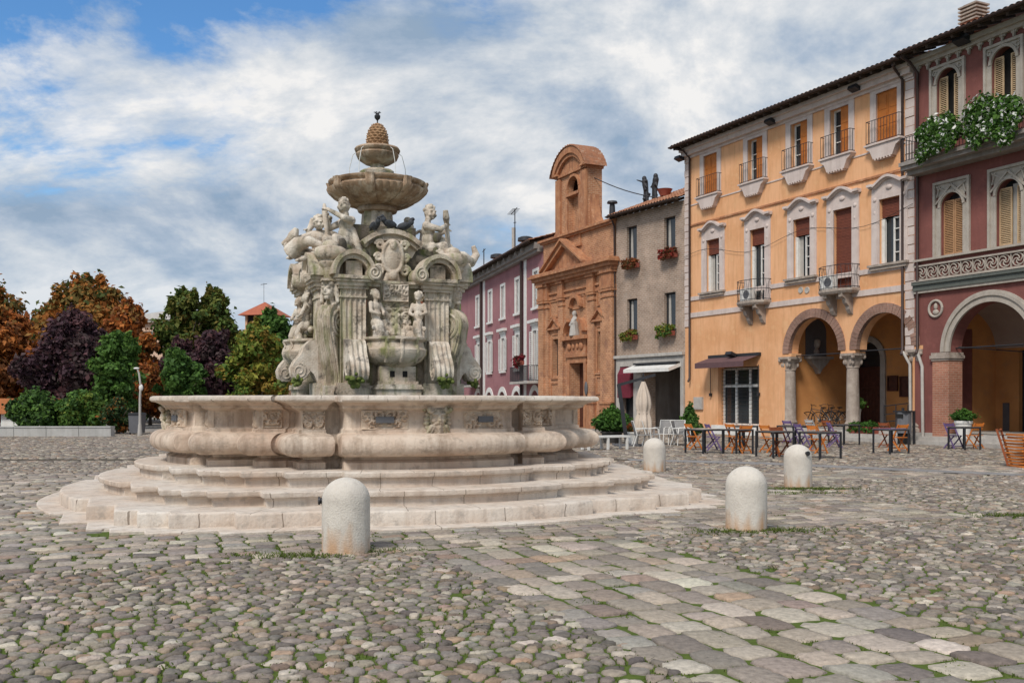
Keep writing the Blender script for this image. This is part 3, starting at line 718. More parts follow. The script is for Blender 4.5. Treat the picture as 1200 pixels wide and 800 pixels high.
def herm_head():
    m = MB(); c = Vector((0, -1.70, 3.42))
    m.sphere(c, (.125, .135, .165), 14, 10); m.sphere(c + Vector((0, -.13, -.01)), (.022, .035, .04)); m.sphere(c + Vector((0, -.11, -.075)), (.045, .03, .014)); m.sphere(c + Vector((0, -.09, -.13)), (.05, .05, .04))
    for s in (-1, 1):
        m.sphere(c + Vector((s*.05, -.115, .035)), (.042, .025, .015)); m.sphere(c + Vector((s*.065, -.085, -.045)), (.04, .04, .04))
        m.capsule(c + Vector((s*.13, .02, .08)), c + Vector((s*.17, .02, -.18)), .05, .04)
        m.capsule((0, -1.62, 3.22), (s*.17, -1.58, 3.14), .09, .07)
    r = random.Random(2)
    for k in range(24):
        a = r.uniform(0, 2*PI); e = r.uniform(.25, 1.3); d = Vector((math.cos(a)*math.cos(e), math.sin(a)*math.cos(e), math.sin(e))); m.sphere(c + Vector((d.x*.125, d.y*.13 - .005, d.z*.16 + .02)), r.uniform(.03, .05), 8, 6)
    m.capsule((0, -1.66, 3.3), (0, -1.58, 3.12), .085, .13); m.sphere((0, -1.60, 3.12), (.19, .15, .12))
    return m
def urn():
    m = MB(); cc = (0, -1.66, 0)
    m.lathe([(.0, 3.52), (.10, 3.52), (.13, 3.60), (.15, 3.74), (.17, 3.80), (.21, 3.83), (.22, 3.87), (.20, 3.89), (.20, 3.91), (.27, 3.95), (.30, 4.02), (.28, 4.10), (.22, 4.13), (.0, 4.14)], 20, cc, lambda a, r, z: 1 + (.05*math.cos(9*a) if 3.92 < z < 4.12 or 3.58 < z < 3.76 else 0))
    m.sphere((0, -1.66, 4.15), (.16, .16, .10)); return m
def foliage_lumps(seed, c, ext, n, rmin, rmax):
    r = random.Random(seed); m = MB()
    for k in range(n):
        p = Vector(c) + Vector([r.gauss(0, .5)*e for e in ext]); m.sphere(p, (r.uniform(rmin, rmax), r.uniform(rmin, rmax), r.uniform(rmin, rmax)), 8, 6)
    return m
def triton():
    """small figure leaning on the niche basin with a coiled tail, facing -y, hips near the origin"""
    m = MB(); m.sphere((0, 0, .05), (.10, .09, .10)); m.sphere((0, -.02, .2), (.105, .085, .12)); m.sphere((0, 0, .34), (.12, .085, .10)); m.capsule((0, 0, .4), (0, -.02, .48), .045)
    m.sphere((0, -.03, .555), (.075, .085, .092), 12, 8); m.sphere((0, -.115, .545), (.014, .02, .022), 6, 5); m.sphere((0, -.10, .50), (.04, .035, .03), 6, 5)
    r = random.Random(6)
    for k in range(12): a = r.uniform(0, PI); m.sphere((.075*math.cos(a), .02 + r.uniform(-.05, .05), .57 + .07*math.sin(a)), .03, 6, 5)
    for s in (-1, 1):
        el = Vector((s*.17, -.06, .25)); ha = Vector((s*.07, -.17, .20)); m.sphere((s*.115, 0, .39), .05); m.capsule((s*.115, 0, .39), el, .046, .038); m.capsule(el, ha, .038, .024)
        for q in range(4): m.capsule(ha, ha + Vector((-s*.03, -.04 + .004*q, .024 - .016*q)), .012, .009, 6)
        m.capsule(ha, ha + Vector((-s*.006, -.028, .034)), .012, .009, 6)
    m.tube([(0, -.02, .08), (0, -.13, .0), (.02, -.18, -.12), (.06, -.15, -.22), (.11, -.10, -.20), (.12, -.10, -.10)], [.10, .095, .085, .07, .05, .03], 10)
    m.sphere((.12, -.1, -.04), (.07, .02, .05)); return m

tri = triton(); base_side = []
for k in range(4):
    A = k*PI/2
    # pilasters with capital, half-round broken pediment and foot console
    for s in (-1, 1):
        u0, u1 = sorted((s*.56, s*1.03))
        p = part(rotz(fluted_bar(u0, u1, 1.37, 1.9, 3.44), A), 'pilaster', M['carved'])
        c = MB(); c.box(u0-.04, -1.41, 3.44, u1+.04, -1.1, 3.49); c.box(u0-.02, -1.39, 3.30, u1+.02, -1.2, 3.33); c.box(u0-.10, -1.50, 3.555, u1+.10, -1.1, 3.60); c.box(u0-.07, -1.45, 3.49, u1+.07, -1.1, 3.558); c.box(u0-.13, -1.53, 3.60, u1+.13, -1.1, 3.655)
        rotz(c, A).build('capital', M['carved'], p); rotz(MB().box(u0-.05, -1.44, 1.70, u1+.05, -1.2, 1.9), A).build('base', M['carved'], p)
        cx = (u0+u1)/2
        h = MB(); a0, a1 = (0, PI)
        inn, mid, out = arc(cx + s*.02, 3.66, .27, a0, a1), arc(cx + s*.02, 3.66, .34, a0, a1), arc(cx + s*.02, 3.66, .41, a0, a1)
        h.band(inn, mid, -1.50, -1.05); h.band(mid, out, -1.57, -1.05)
        h.box(cx-.14, -1.40, 3.655, cx+.16, -1.0, 3.90); h.box(cx-.30, -1.16, 3.655, cx+.32, -.98, 3.90)
        ix = cx - s*.37 + s*.02
        h.tube([(x, -1.585, z) for x, z in spiral(ix, 3.70, .12, 1.9, R(90), s)], .022, 6); h.cyl((ix, -1.05, 3.70), (ix, -1.575, 3.70), .13, None, 18)
        rotz(h, A).build('pediment', M['carved'], FT, 40)
        c = console().xf(Matrix.Translation((cx, 0, 0))); c = part(rotz(c, A), 'scroll_console', M['figure'], None, 50)
        mo = foliage_lumps(5+k, (cx + s*.05, -1.72, 1.95), (.12, .08, .10), 26, .03, .06); rotz(mo, A).build('moss_cushion', M['moss'], c, 60)
        # tritons by the niche
        t = MB(); t.v, t.f = list(tri.v), list(tri.f)
        t.xf(Matrix.Translation((s*.41, -1.46, 2.84)) @ Matrix.Rotation(s*-.5, 4, 'Z') @ Matrix.Scale(s, 4, (1, 0, 0)) @ Matrix.Scale(.92, 4)); rotz(t, A).fuse('triton', M['figure'], FT, .0095, 0)
        # pierced slot and red marble inlays beside the niche
        x = s*.555
        q = MB(); q.band(arc(x, 3.02, .038, 0, PI, 8), arc(x, 3.02, .001, 0, PI, 8), -1.262, -1.2); q.box(x-.038, -1.262, 2.86, x+.038, -1.2, 3.02); q.band(arc(x, 2.86, .038, PI, 2*PI, 8), arc(x, 2.86, .001, PI, 2*PI, 8), -1.262, -1.2)
        part(rotz(q, A), 'slot', M['dark'])
        q = MB(); q.box(x-.04, -1.258, 3.16, x+.04, -1.2, 3.29); q.box(x-.04, -1.258, 2.60, x+.04, -1.2, 2.73); part(rotz(q, A), 'inlay', M['redmarble'])
    # niche: carved field, projecting shell basin, pierced pedestal
    f = relief_mb(.56, 1.0, 50 + k, 40, 60, .09, .04, .10).xf(Matrix.Translation((0, -1.27, 3.10))); fo = part(rotz(f, A), 'niche_relief', M['carved'], None, 60)
    f = relief_mb(.50, .30, 57 + k, 30, 20, .06, .03, .07).xf(Matrix.Translation((0, -1.36, 3.40))); rotz(f, A).build('tablet', M['figure'], fo, 60)
    w = foliage_lumps(71 + k, (0, -1.40, 2.74), (.34, .08, .10), 50, .035, .08)
    for s in (-1, 1): w.sphere((s*.30, -1.52, 2.68), (.13, .10, .09))
    for q in range(3): w.merge(mask_mb().xf(Matrix.Translation(((q-1)*.21, -1.36, 2.98 - .12*abs(q-1))) @ Matrix.Scale(.42, 4)))
    rotz(w, A).fuse('grotesque', M['carved'], FT, .0105, 0)
    nb = MB()
    for j in range(1): pass
    prof = [(.30, 2.16), (.36, 2.20), (.50, 2.26), (.60, 2.36), (.61, 2.45), (.56, 2.50), (.54, 2.58), (.60, 2.62), (.60, 2.655), (.54, 2.665), (.50, 2.60), (.0, 2.58)]
    nb.rings([[(r*1.0*math.cos(t), -1.24 - r*1.0*max(0.0, math.sin(t))**.8, z) for t in [PI*i/26 for i in range(27)]] for r, z in prof], True, True)
    for u in (-.26, .30, .0): nb.tube([(u, -1.23 - math.sqrt(max(0, rr**2 - u*u)), z) for rr, z in [(.50, 2.25), (.585, 2.34), (.61, 2.42), (.595, 2.48), (.56, 2.54), (.60, 2.63)]], .038, 8, True, .8)
    part(rotz(nb, A), 'niche_basin', M['carved'], None, 45)
    pd = MB(); pd.box(-.42, -1.62, 1.66, .42, -1.2, 1.80); pd.prism([(-.46, 1.80), (.46, 1.80), (.40, 1.88), (-.40, 1.88)], -1.66, -1.2); pd.box(-.34, -1.52, 1.88, .34, -1.2, 2.18); pd.box(-.38, -1.56, 1.86, .38, -1.2, 1.93)
    pdo = part(rotz(pd, A), 'pedestal', M['carved'])
    q = MB(); q.box(-.15, -1.525, 2.00, -.06, -1.5, 2.10); q.box(.09, -1.525, 2.00, .18, -1.5, 2.10); rotz(q, A).build('spout_hole', M['dark'], pdo)
    # crowning shield under a curved cornice
    sh = MB(); sh.sphere((0, -1.10, 4.03), (.20, .12, .27), 16, 12); sh.tube([(x*1.0, -1.16, z) for x, z in [(.19*math.cos(t) , 4.03 + .27*math.sin(t)) for t in [2*PI*i/28 for i in range(29)]]], .035, 8)
    for s in (-1, 1):
        for (cx_, cz_, rr) in ((.24, 4.23, .09), (.25, 3.80, .10), (.27, 4.02, .07)):
            sh.tube([(s*x, -1.12, z) for x, z in spiral(cx_, cz_, rr, 1.5, 0, 1, 26)], .032, 6)
        sh.capsule((s*.05, -1.12, 3.78), (s*.12, -1.10, 3.62), .07, .05)
    sh.box(-.19, -1.12, 4.30, .19, -1.0, 4.36); sh.sphere((0, -1.2, 4.22), (.07, .07, .09)); sh.sphere((0, -1.14, 3.72), (.10, .08, .10)); sh.box(-.3, -1.05, 3.6, .3, -.9, 4.3)
    rotz(sh, A).fuse('shield', M['carved'], FT, .010, 0)
    cr = MB(); oc = arc(0, 3.62, .88, R(48), R(132), 20); ic = arc(0, 3.62, .80, R(48), R(132), 20); mc = arc(0, 3.62, .74, R(48), R(132), 20)
    cr.band(ic, oc, -1.18, -.5); cr.band(mc, ic, -1.10, -.5); cr.prism(arc(0, 3.62, .75, R(48), R(132), 20) + [(-.42, 4.05), (.42, 4.05)], -1.0, -.5)
    part(rotz(cr, A), 'crown_cornice', M['carved'], None, 40)
    # corners
    B = A + PI/4
    dk = M['crust_shade'] if k == 2 else None
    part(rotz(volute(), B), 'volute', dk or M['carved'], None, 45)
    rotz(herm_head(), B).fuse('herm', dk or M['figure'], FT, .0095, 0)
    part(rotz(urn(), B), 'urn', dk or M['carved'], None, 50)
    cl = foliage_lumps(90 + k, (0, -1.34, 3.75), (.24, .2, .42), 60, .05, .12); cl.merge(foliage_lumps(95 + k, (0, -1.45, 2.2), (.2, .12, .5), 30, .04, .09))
    rotz(cl, B).fuse('garland', M['crust_shade'], FT, .02, 1)
    pose, dx, tw = ((poseA, -.02, .25), (poseB, .0, -.15), (poseC, 0, .2), (poseA, 0, 0.1))[k]
    # corner order: k=0 front right, 1 back right, 2 back left, 3 front left
    pose = (poseB, poseA, poseC, poseA)[k]; tw = (.35, 0, -.2, -.35)[k]
    if k == 2: pose = poseB
    pt = cherub(pose, .98).xf(Matrix.Translation((dx, -1.12, 4.16)) @ Matrix.Rotation(tw, 4, 'Z')); rotz(pt, B).fuse('putto', M['figure'], FT, .0095, 0)
    rk = foliage_lumps(120 + k, (0, -1.05, 4.02), (.34, .24, .16), 34, .08, .16); rotz(rk, B).fuse('rock_seat', M['crust_shade'], FT, .025, 1)
# reclining figure and trophies on the far left shoulder
pt = cherub(poseC, .85).xf(Matrix.Translation((-1.12, -.45, 4.02)) @ Matrix.Rotation(-.55, 4, 'Z')); pt.fuse('putto', M['figure'], FT, .0095, 0)
pt = cherub(poseC, .85).xf(Matrix.Translation((1.25, .5, 4.0)) @ Matrix.Rotation(1.5, 4, 'Z')); pt.fuse('putto', M['figure'], FT, .0095, 0)
hn = MB()
hn.tube([(-1.1, -.9, 4.15), (-1.35, -.8, 4.25), (-1.5, -.6, 4.22), (-1.58, -.45, 4.1)], [.05, .09, .13, .17], 12); hn.fuse('horn', M['figure'], FT, .016, 1); hn = MB(); hn.tube([(1.05, -1.0, 4.1), (1.3, -.9, 4.12), (1.5, -.78, 4.05), (1.62, -.7, 4.2), (1.56, -.7, 4.36)], [.10, .10, .09, .07, .04], 12)
hn.fuse('horn', M['figure'], FT, .016, 1)

# neck, great bowl, little bowl, pinecone
def flute(n, amp): return lambda a, r, z: 1 + amp*math.cos(n*a)
nk = MB().lathe([(.34, 4.55), (.34, 4.66), (.27, 4.70), (.25, 4.95), (.26, 5.03)], 72, (0, 0, 0), flute(9, .10)); part(nk, 'neck', M['carved'], None, 40)
nk = MB().lathe([(.26, 4.97), (.34, 4.98), (.36, 5.03), (.34, 5.07), (.30, 5.08)], 40); part(nk, 'collar', M['bowl'], None, 40, 0.0, (0, 0, -.02))
def gad(a, r, z): return 1 + (.038*abs(math.sin(22*a)) if 5.09 < z < 5.44 else 0)
bw = MB().lathe([(.30, 5.06), (.42, 5.09), (.58, 5.16), (.73, 5.26), (.82, 5.36), (.845, 5.43), (.81, 5.46), (.80, 5.50), (.84, 5.52), (.865, 5.56), (.865, 5.585), (.83, 5.60), (.79, 5.58), (.74, 5.46), (.5, 5.40), (.0, 5.38)], 264, (0, 0, 0), gad)
bw.v = [(x, y, 5.60 - (5.60 - z)*.84) for x, y, z in bw.v]
bwo = part(bw, 'bowl', M['bowl'], None, 40, 0.0, (0, 0, -.11))
for k in range(8):
    a = k*PI/4 + .39; st = MB(); pr = [(.44, 5.08), (.60, 5.15), (.75, 5.25), (.845, 5.36), (.875, 5.44), (.86, 5.50), (.885, 5.58)]
    st.rings([[(r + dr, dt*.075, z) for dr, dt in ((-.04, -1), (.012, -1), (.03, -.6), (.02, 0), (.03, .6), (.012, 1), (-.04, 1))] for r, z in pr]); st.v = [(x, y, 5.60 - (5.60 - z)*.84) for x, y, z in st.v]
    st.xf(Matrix.Rotation(a, 4, 'Z')).build('strap', M['bowl'], bwo, 40)
MB().lathe([(.0, 5.545), (.80, 5.545), (.80, 5.55), (.0, 5.55)], 40).build('water', M['water'], bwo)
pc = MB().lathe([(.30, 5.40), (.30, 5.62), (.27, 5.66), (.30, 5.70), (.31, 5.78), (.25, 5.82), (.13, 5.84), (.12, 5.90), (.16, 5.93)], 48, (0, 0, 0), flute(8, .05)); part(pc, 'stem', M['carved'], None, 40, 0.0, (0, 0, -.11))
ub = MB().lathe([(.12, 5.90), (.22, 5.92), (.34, 6.00), (.375, 6.08), (.36, 6.11), (.385, 6.13), (.40, 6.17), (.38, 6.20), (.33, 6.18), (.2, 6.14), (.0, 6.14)], 64, (0, 0, 0), lambda a, r, z: 1 + .025*abs(math.cos(4*a))); part(ub, 'upper_bowl', M['bowl'], None, 40, 0.0, (0, 0, -.10))
cone = MB(); cone.lathe([(.0, 6.14), (.15, 6.14), (.18, 6.24), (.178, 6.34), (.155, 6.44), (.11, 6.52), (.05, 6.57), (.0, 6.58)], 24)
for j in range(9):
    z = 6.19 + .043*j; rr = np.interp(z, [6.14, 6.24, 6.34, 6.44, 6.52, 6.57], [.155, .182, .18, .157, .112, .055])
    for i in range(12):
        a = 2*PI*(i + .5*(j % 2))/12; s_ = rr*.26; c = Vector((rr*math.cos(a), rr*math.sin(a), z)); rt = Vector((-math.sin(a), math.cos(a), 0))*s_; ou = Vector((math.cos(a), math.sin(a), .25))*s_*.8; up = Vector((0, 0, .028))
        cone.add([c - rt, c - up, c + rt, c + up, c + ou], [(0, 1, 4), (1, 2, 4), (2, 3, 4), (3, 0, 4)])
part(cone.xf(Matrix.Translation((0, 0, 6.06)) @ Matrix.Diagonal((.98, .98, 1.18, 1)) @ Matrix.Translation((0, 0, -6.16))), 'pinecone', M['pine'])
fin = MB().lathe([(.0, 6.57), (.012, 6.57), (.012, 6.63), (.05, 6.67), (.055, 6.71), (.03, 6.74), (.0, 6.75)], 14)
for i in range(6): a = i*PI/3; fin.tube([(0, 0, 6.7), (.04*math.cos(a), .04*math.sin(a), 6.78), (.065*math.cos(a), .065*math.sin(a), 6.77)], .008, 5)
part(fin, 'finial', M['iron'], None, 40, 0.0, (0, 0, -.03))
for k in range(5):
    a = k*2*PI/5 - 1.2; jet = MB().tube([(.37*math.cos(a), .37*math.sin(a), 6.18), (.46*math.cos(a), .46*math.sin(a), 6.12), (.52*math.cos(a), .52*math.sin(a), 5.9), (.55*math.cos(a), .55*math.sin(a), 5.56)], .006, 5); part(jet, 'water_jet', M['white'], None, None, 0.0, (0, 0, -.11))

# ------------------------------------------------------------------ pigeons on the fountain
M['pigeon'] = mat('grey_pigeon_feathers', (0.055, 0.06, 0.07), (0.03, 0.03, 0.036), 20.0, 0.6, 0.2, 60)
def pigeon(name, label, u, v, z, a):
    x, y = from_uv(u, v); m = MB()
    m.sphere((0, 0, .10), (.058, .11, .062), 12, 8, Matrix.Rotation(-.35, 3, 'X')); m.sphere((0, -.10, .165), (.042, .05, .055)); m.sphere((0, -.125, .215), (.031, .036, .032)); m.tube([(0, -.15, .212), (0, -.175, .205)], [.01, .002], 6)
    m.tube([(0, .06, .09), (0, .15, .055), (0, .20, .045)], [.045, .035, .028], 8, True, .35)
    for s in (-1, 1): m.sphere((s*.05, .03, .108), (.018, .115, .048), 10, 6, Matrix.Rotation(-.3, 3, 'X')); m.tube([(s*.022, -.01, .05), (s*.022, -.015, .0), (s*.022, -.04, .004)], .007, 5)
    o = m.fuse(name, M['pigeon'], None, .0065, 1, (x, y, z), a); tag(o, label, 'pigeon', 'pigeons on the fountain')
zc = lambda u: 3.62 + math.sqrt(.88**2 - u*u)
pigeon('pigeon', 'dark pigeon perched on the left end of the crowning cornice under the bowl', -.30, 1.05, zc(.30) - .015, .6)
pigeon('pigeon', 'dark pigeon perched on top of the crowning cornice in front of the neck', -.06, 1.0, zc(.06) - .01, -.9)
pigeon('pigeon', 'dark pigeon perched on the right half of the crowning cornice near the torch putto', .22, 1.04, zc(.22) - .01, 1.5)

# ------------------------------------------------------------------ bollards
def bollard_material():
    m = mat('pale_bollard_stone', (0.66, 0.61, 0.54), (0.55, 0.50, 0.44), 4.0, 0.85, 0.3, 50, spots=(0.42, 0.38, 0.33), spots_amt=0.45, spots_scale=14)
    nt = m.node_tree; b = nt.nodes['Principled BSDF']; old = b.inputs['Base Color'].links[0].from_socket
    tc = node(nt, 'ShaderNodeTexCoord'); sp = node(nt, 'ShaderNodeSeparateXYZ', {0: tc.outputs['Object']})
    mp = node(nt, 'ShaderNodeMapping', {'Vector': tc.outputs['Object'], 'Scale': (5, 5, 1.2)}); n = node(nt, 'ShaderNodeTexNoise', {'Vector': mp.outputs[0], 'Scale': 1.5, 'Detail': 4.0})
    hgt = math_(nt, 'SUBTRACT', 0.62, math_(nt, 'MULTIPLY', sp.outputs[2], 1.3)); f = math_(nt, 'ADD', hgt, math_(nt, 'SUBTRACT', n.outputs['Fac'], 0.72))
    c = mixc(nt, math_(nt, 'MULTIPLY', ramp(nt, f, [(0.12, 0.0), (0.42, 1.0)]), 0.75), old, (0.50, 0.27, 0.12)); nt.links.new(c, b.inputs['Base Color']); return m
M['bollard'] = bollard_material()
def bollard(label, u, v, turn, stud, s=1.0, h=.79, r=.255):
    x, y = from_uv(u, v); m = MB(); pr = [(.0, -.05), (r*.99, -.05), (r, .05), (r, h - r*.95)]
    for k in range(1, 10): a = PI/2*k/10; pr.append((r*math.cos(a), h - r*.95 + r*.95*math.sin(a)))
    pr.append((.004, h)); rr = random.Random(int(u*10)); ph = rr.uniform(0, 6)
    m.lathe(pr, 40, (0, 0, 0), lambda a, q, z: 1 + .008*math.sin(3*a + ph + z*5) + .005*math.sin(7*a - z*9))
    t = thing('bollard', label, 'bollard', (x, y, 0), turn, 'stone bollards round the fountain'); t.rotation_euler[0] = rr.uniform(-.02, .02); t.rotation_euler[1] = rr.uniform(-.02, .02)
    m.build('post', M['bollard'], t, 40)
    if stud:
        z = h - r*.62 if stud == 1 else h - r*.95
        d = r*.93; q = MB(); q.cyl((0, -d, z), (0, -d-.035, z), .035, .03, 12); q.cyl((0, -d-.035, z), (0, -d-.055, z), .045, .04, 12); q.build('stud', M['iron'], t, 40)
def uvg(px, py): g = on_ground(px, py); return to_uv(g.x, g.y + .255)
bollard('domed stone bollard with rusty base nearest the camera, in front of the steps', *uvg(401, 650), R(-78), 2)
bollard('domed stone bollard with a rust streak just right of the fountain steps', *uvg(880, 623), R(30), 0)
bollard('domed stone bollard with a round dark stud in front of the café tables', *uvg(940, 572), R(25), 1, h=.80)
bollard('domed stone bollard half hidden behind the right end of the steps', *uvg(769, 552.5), R(30), 0, h=.76)
# ------------------------------------------------------------------ house fronts
class Front:
    """a house front standing on the line from plan point A (far, left) to B (near, right); local x along it, y into the house"""
    def __init__(s, A, B):
        s.A, s.B = Vector(A), Vector(B); d = s.B - s.A; s.len = d.length; s.d = d.normalized(); s.n = Vector((-s.d.y, s.d.x)); s.ang = math.atan2(s.d.y, s.d.x)
    def sz(s, px, py, off=0.0):
        """where the line of sight through a photograph pixel meets the plane y = off of this front: (x, z)"""
        r = Vector(((px - CX)/F, 1.0)); o = s.A + s.n*off
        # o + d*a = r*t
        det = s.d.x*(-r.y) - (-r.x)*s.d.y
        a = ((-o.x)*(-r.y) - (-r.x)*(-o.y))/det
        t = (s.d.x*(-o.y) - s.d.y*(-o.x))/det
        return a, EYE + (HY - py)/F*t
    def x(s, px, off=0.0): return s.sz(px, 0, off)[0]
    def z(s, px, py, off=0.0): return s.sz(px, py, off)[1]
def hole(a, b, z0, z1, arch=False): return dict(a=a, b=b, z0=z0, z1=z1, arch=arch)
def wall_mb(x0, x1, z0, z1, holes, y=0.0, depth=0.28, mb=None):
    mb = mb or MB()
    xs = sorted({x0, x1, *[h[k] for h in holes for k in 'ab']}); zs = sorted({z0, z1, *[h[k] for h in holes for k in ('z0', 'z1')]})
    xs = [x for x in xs if x0 <= x <= x1]; zs = [z for z in zs if z0 <= z <= z1]
    for i in range(len(xs)-1):
        for j in range(len(zs)-1):
            cx, cz = (xs[i]+xs[i+1])/2, (zs[j]+zs[j+1])/2
            if not any(h['a'] < cx < h['b'] and h['z0'] < cz < h['z1'] for h in holes):
                mb.add([(xs[i], y, zs[j]), (xs[i+1], y, zs[j]), (xs[i+1], y, zs[j+1]), (xs[i], y, zs[j+1])], [(0, 1, 2, 3)])
    for h in holes:
        a, b, p, q = h['a'], h['b'], h['z0'], h['z1']; dp = h.get('depth', depth); e = y + dp
        if h['arch']:
            r = (b-a)/2; c = (a+b)/2; sp = q - r; cv = arc(c, sp, r, PI, 0, 24)
            for k in range(24):
                (xa, za), (xb, zb) = cv[k], cv[k+1]
                mb.add([(xa, y, za), (xb, y, zb), (xb, y, q), (xa, y, q)], [(0, 1, 2, 3)]); mb.add([(xa, y, za), (xb, y, zb), (xb, e, zb), (xa, e, za)], [(3, 2, 1, 0)])
            q = sp
        elif not h.get('sides'): mb.add([(a, y, q), (b, y, q), (b, e, q), (a, e, q)], [(3, 2, 1, 0)])
        if h['arch'] and h['z1'] - (b-a)/2 <= p + .01: continue
        mb.add([(a, y, p), (a, y, q), (a, e, q), (a, e, p)], [(0, 1, 2, 3)]); mb.add([(b, y, p), (b, y, q), (b, e, q), (b, e, p)], [(3, 2, 1, 0)])
        mb.add([(a, y, p), (b, y, p), (b, e, p), (a, e, p)], [(0, 1, 2, 3)])
    return mb
def slats(mb, a, b, z0, z1, y, n, th=.02, tilt=.03, fr=.05):
    """louvred leaf with its frame"""
    mb.box(a, y-.02, z0, a+fr, y+.02, z1); mb.box(b-fr, y-.02, z0, b, y+.02, z1); mb.box(a+fr, y-.02, z0, b-fr, y+.02, z0+fr); mb.box(a+fr, y-.02, z1-fr, b-fr, y+.02, z1)
    for k in range(n):
        z = z0 + fr + (z1-z0-2*fr)*(k+.5)/n
        mb.add([(a+fr, y-.025, z-.028), (b-fr, y-.025, z-.028), (b-fr, y+.02, z+.028), (a+fr, y+.02, z+.028)], [(0, 1, 2, 3)])
    return mb
def railing_mb(a, b, y, z0, z1, n, ret=.3, r=.011, scroll=False):
    m = MB()
    for z in (z0, z1): m.tube([(a, y+ret, z), (a, y, z), (b, y, z), (b, y+ret, z)], r*1.4, 5)
    for k in range(n+1):
        x = a + (b-a)*k/n
        if scroll and k % 2: m.tube([(x + .05*math.sin(t*9), y, z0 + (z1-z0)*t) for t in [i/10 for i in range(11)]], r, 5)
        else: m.tube([(x, y, z0), (x, y, z1)], r, 5)
    for k in range(1, max(2, int(ret/.14))):
        for x in (a, b): m.tube([(x, y + .14*k, z0), (x, y + .14*k, z1)], r, 5)
    return m
def casement_mb(a, b, z0, z1, y, fr=.06, mull=True, bars=2):
    m = MB(); m.box(a, y-.03, z0, a+fr, y+.03, z1); m.box(b-fr, y-.03, z0, b, y+.03, z1); m.box(a+fr, y-.03, z0, b-fr, y+.03, z0+fr); m.box(a+fr, y-.03, z1-fr, b-fr, y+.03, z1)
    if mull: c = (a+b)/2; m.box(c-fr*.6, y-.033, z0+fr, c+fr*.6, y+.033, z1-fr)
    for k in range(1, bars+1): z = z0 + (z1-z0)*k/(bars+1); m.box(a+fr, y-.015, z-.018, b-fr, y+.015, z+.018)
    return m
def pane_mb(a, b, z0, z1, y): return MB().add([(a, y, z0), (b, y, z0), (b, y, z1), (a, y, z1)], [(0, 1, 2, 3)])
def tiled_roof_mb(x0, x1, y0, z0, y1, z1, pitch=.24):
    """rounded clay tiles as ribs running up the slope, with stepped courses"""
    m = MB(); n = max(2, int((x1-x0)/pitch)); L = math.hypot(y1-y0, z1-z0); nc = max(2, int(L/.42)); xs = []
    for i in range(n*4+1): t = i/(n*4); xs.append((x0 + (x1-x0)*t, .055*abs(math.sin(t*n*PI)) ))
    rows = []
    for c in range(nc):
        for e in (0.0, .999):
            t = (c+e)/nc; rows.append([(x, y0 + (y1-y0)*t, z0 + (z1-z0)*t + h + (.035*(1-e))) for x, h in xs])
    k = len(xs); vs = [p for r_ in rows for p in r_]; fs = []
    for j in range(len(rows)-1):
        for i in range(k-1): fs.append((j*k+i, j*k+i+1, (j+1)*k+i+1, (j+1)*k+i))
    m.add(vs, fs); m.add([(x0, y0, z0-.05), (x1, y0, z0-.05), (x1, y1, z1-.05), (x0, y1, z1-.05)], [(0, 1, 2, 3)])
    return m
def roof_part(root, x0, x1, zev, proj, run, pitch_deg, eave_mat, name='roof'):
    t = math.tan(R(pitch_deg)); o = tiled_roof_mb(x0, x1, -proj, zev, run, zev + (run+proj)*t).build(name, M['tile'], root)
    m = MB(); m.box(x0, -proj-.03, zev-.11, x1, -proj+.06, zev+.03)
    m.add([(x0, -proj, zev-.1), (x1, -proj, zev-.1), (x1, .2, zev + .2*t + proj*t-.1), (x0, .2, zev+.2*t+proj*t-.1)], [(0, 1, 2, 3)])
    n = int((x1-x0)/.55)
    for k in range(n): x = x0 + (k+.5)*(x1-x0)/n; m.bar((x, -proj+.03, zev-.16), (x, .15, zev-.16 + (proj+.12)*t), .10, .13)
    m.build('eaves', eave_mat, o)
    g = MB(); g.rings([[(x, -proj-.03 + .07*math.cos(a)-.05, zev-.03 + .07*math.sin(a)) for a in [PI + PI*i/8 for i in range(9)]] for x in (x0, x1)], False, False, False); g.build('gutter', M['pipe'], o, 60)
    return o
def shell(root, x0, x1, z1, depth, m, ymin=0.0, name='side_wall'):
    """sides and back of the house"""
    b = MB(); b.add([(x0, ymin, -.05), (x0, depth, -.05), (x0, depth, z1), (x0, ymin, z1)], [(0, 1, 2, 3)]); b.add([(x1, ymin, -.05), (x1, depth, -.05), (x1, depth, z1), (x1, ymin, z1)], [(3, 2, 1, 0)])
    b.add([(x0, depth, -.05), (x1, depth, -.05), (x1, depth, z1), (x0, depth, z1)], [(3, 2, 1, 0)]); return b.build(name, m, root)
def downpipe(root, x, y, z0, z1, top=None):
    p = [(x, y-.12, z1)] if top is None else [top, (x, y-.5, z1+.1)]
    return MB().tube(p + [(x, y-.10, z1-.25), (x, y-.10, z0+.2), (x+.05, y-.22, z0)], .055, 8).build('downpipe', M['pipe'], root, 60)

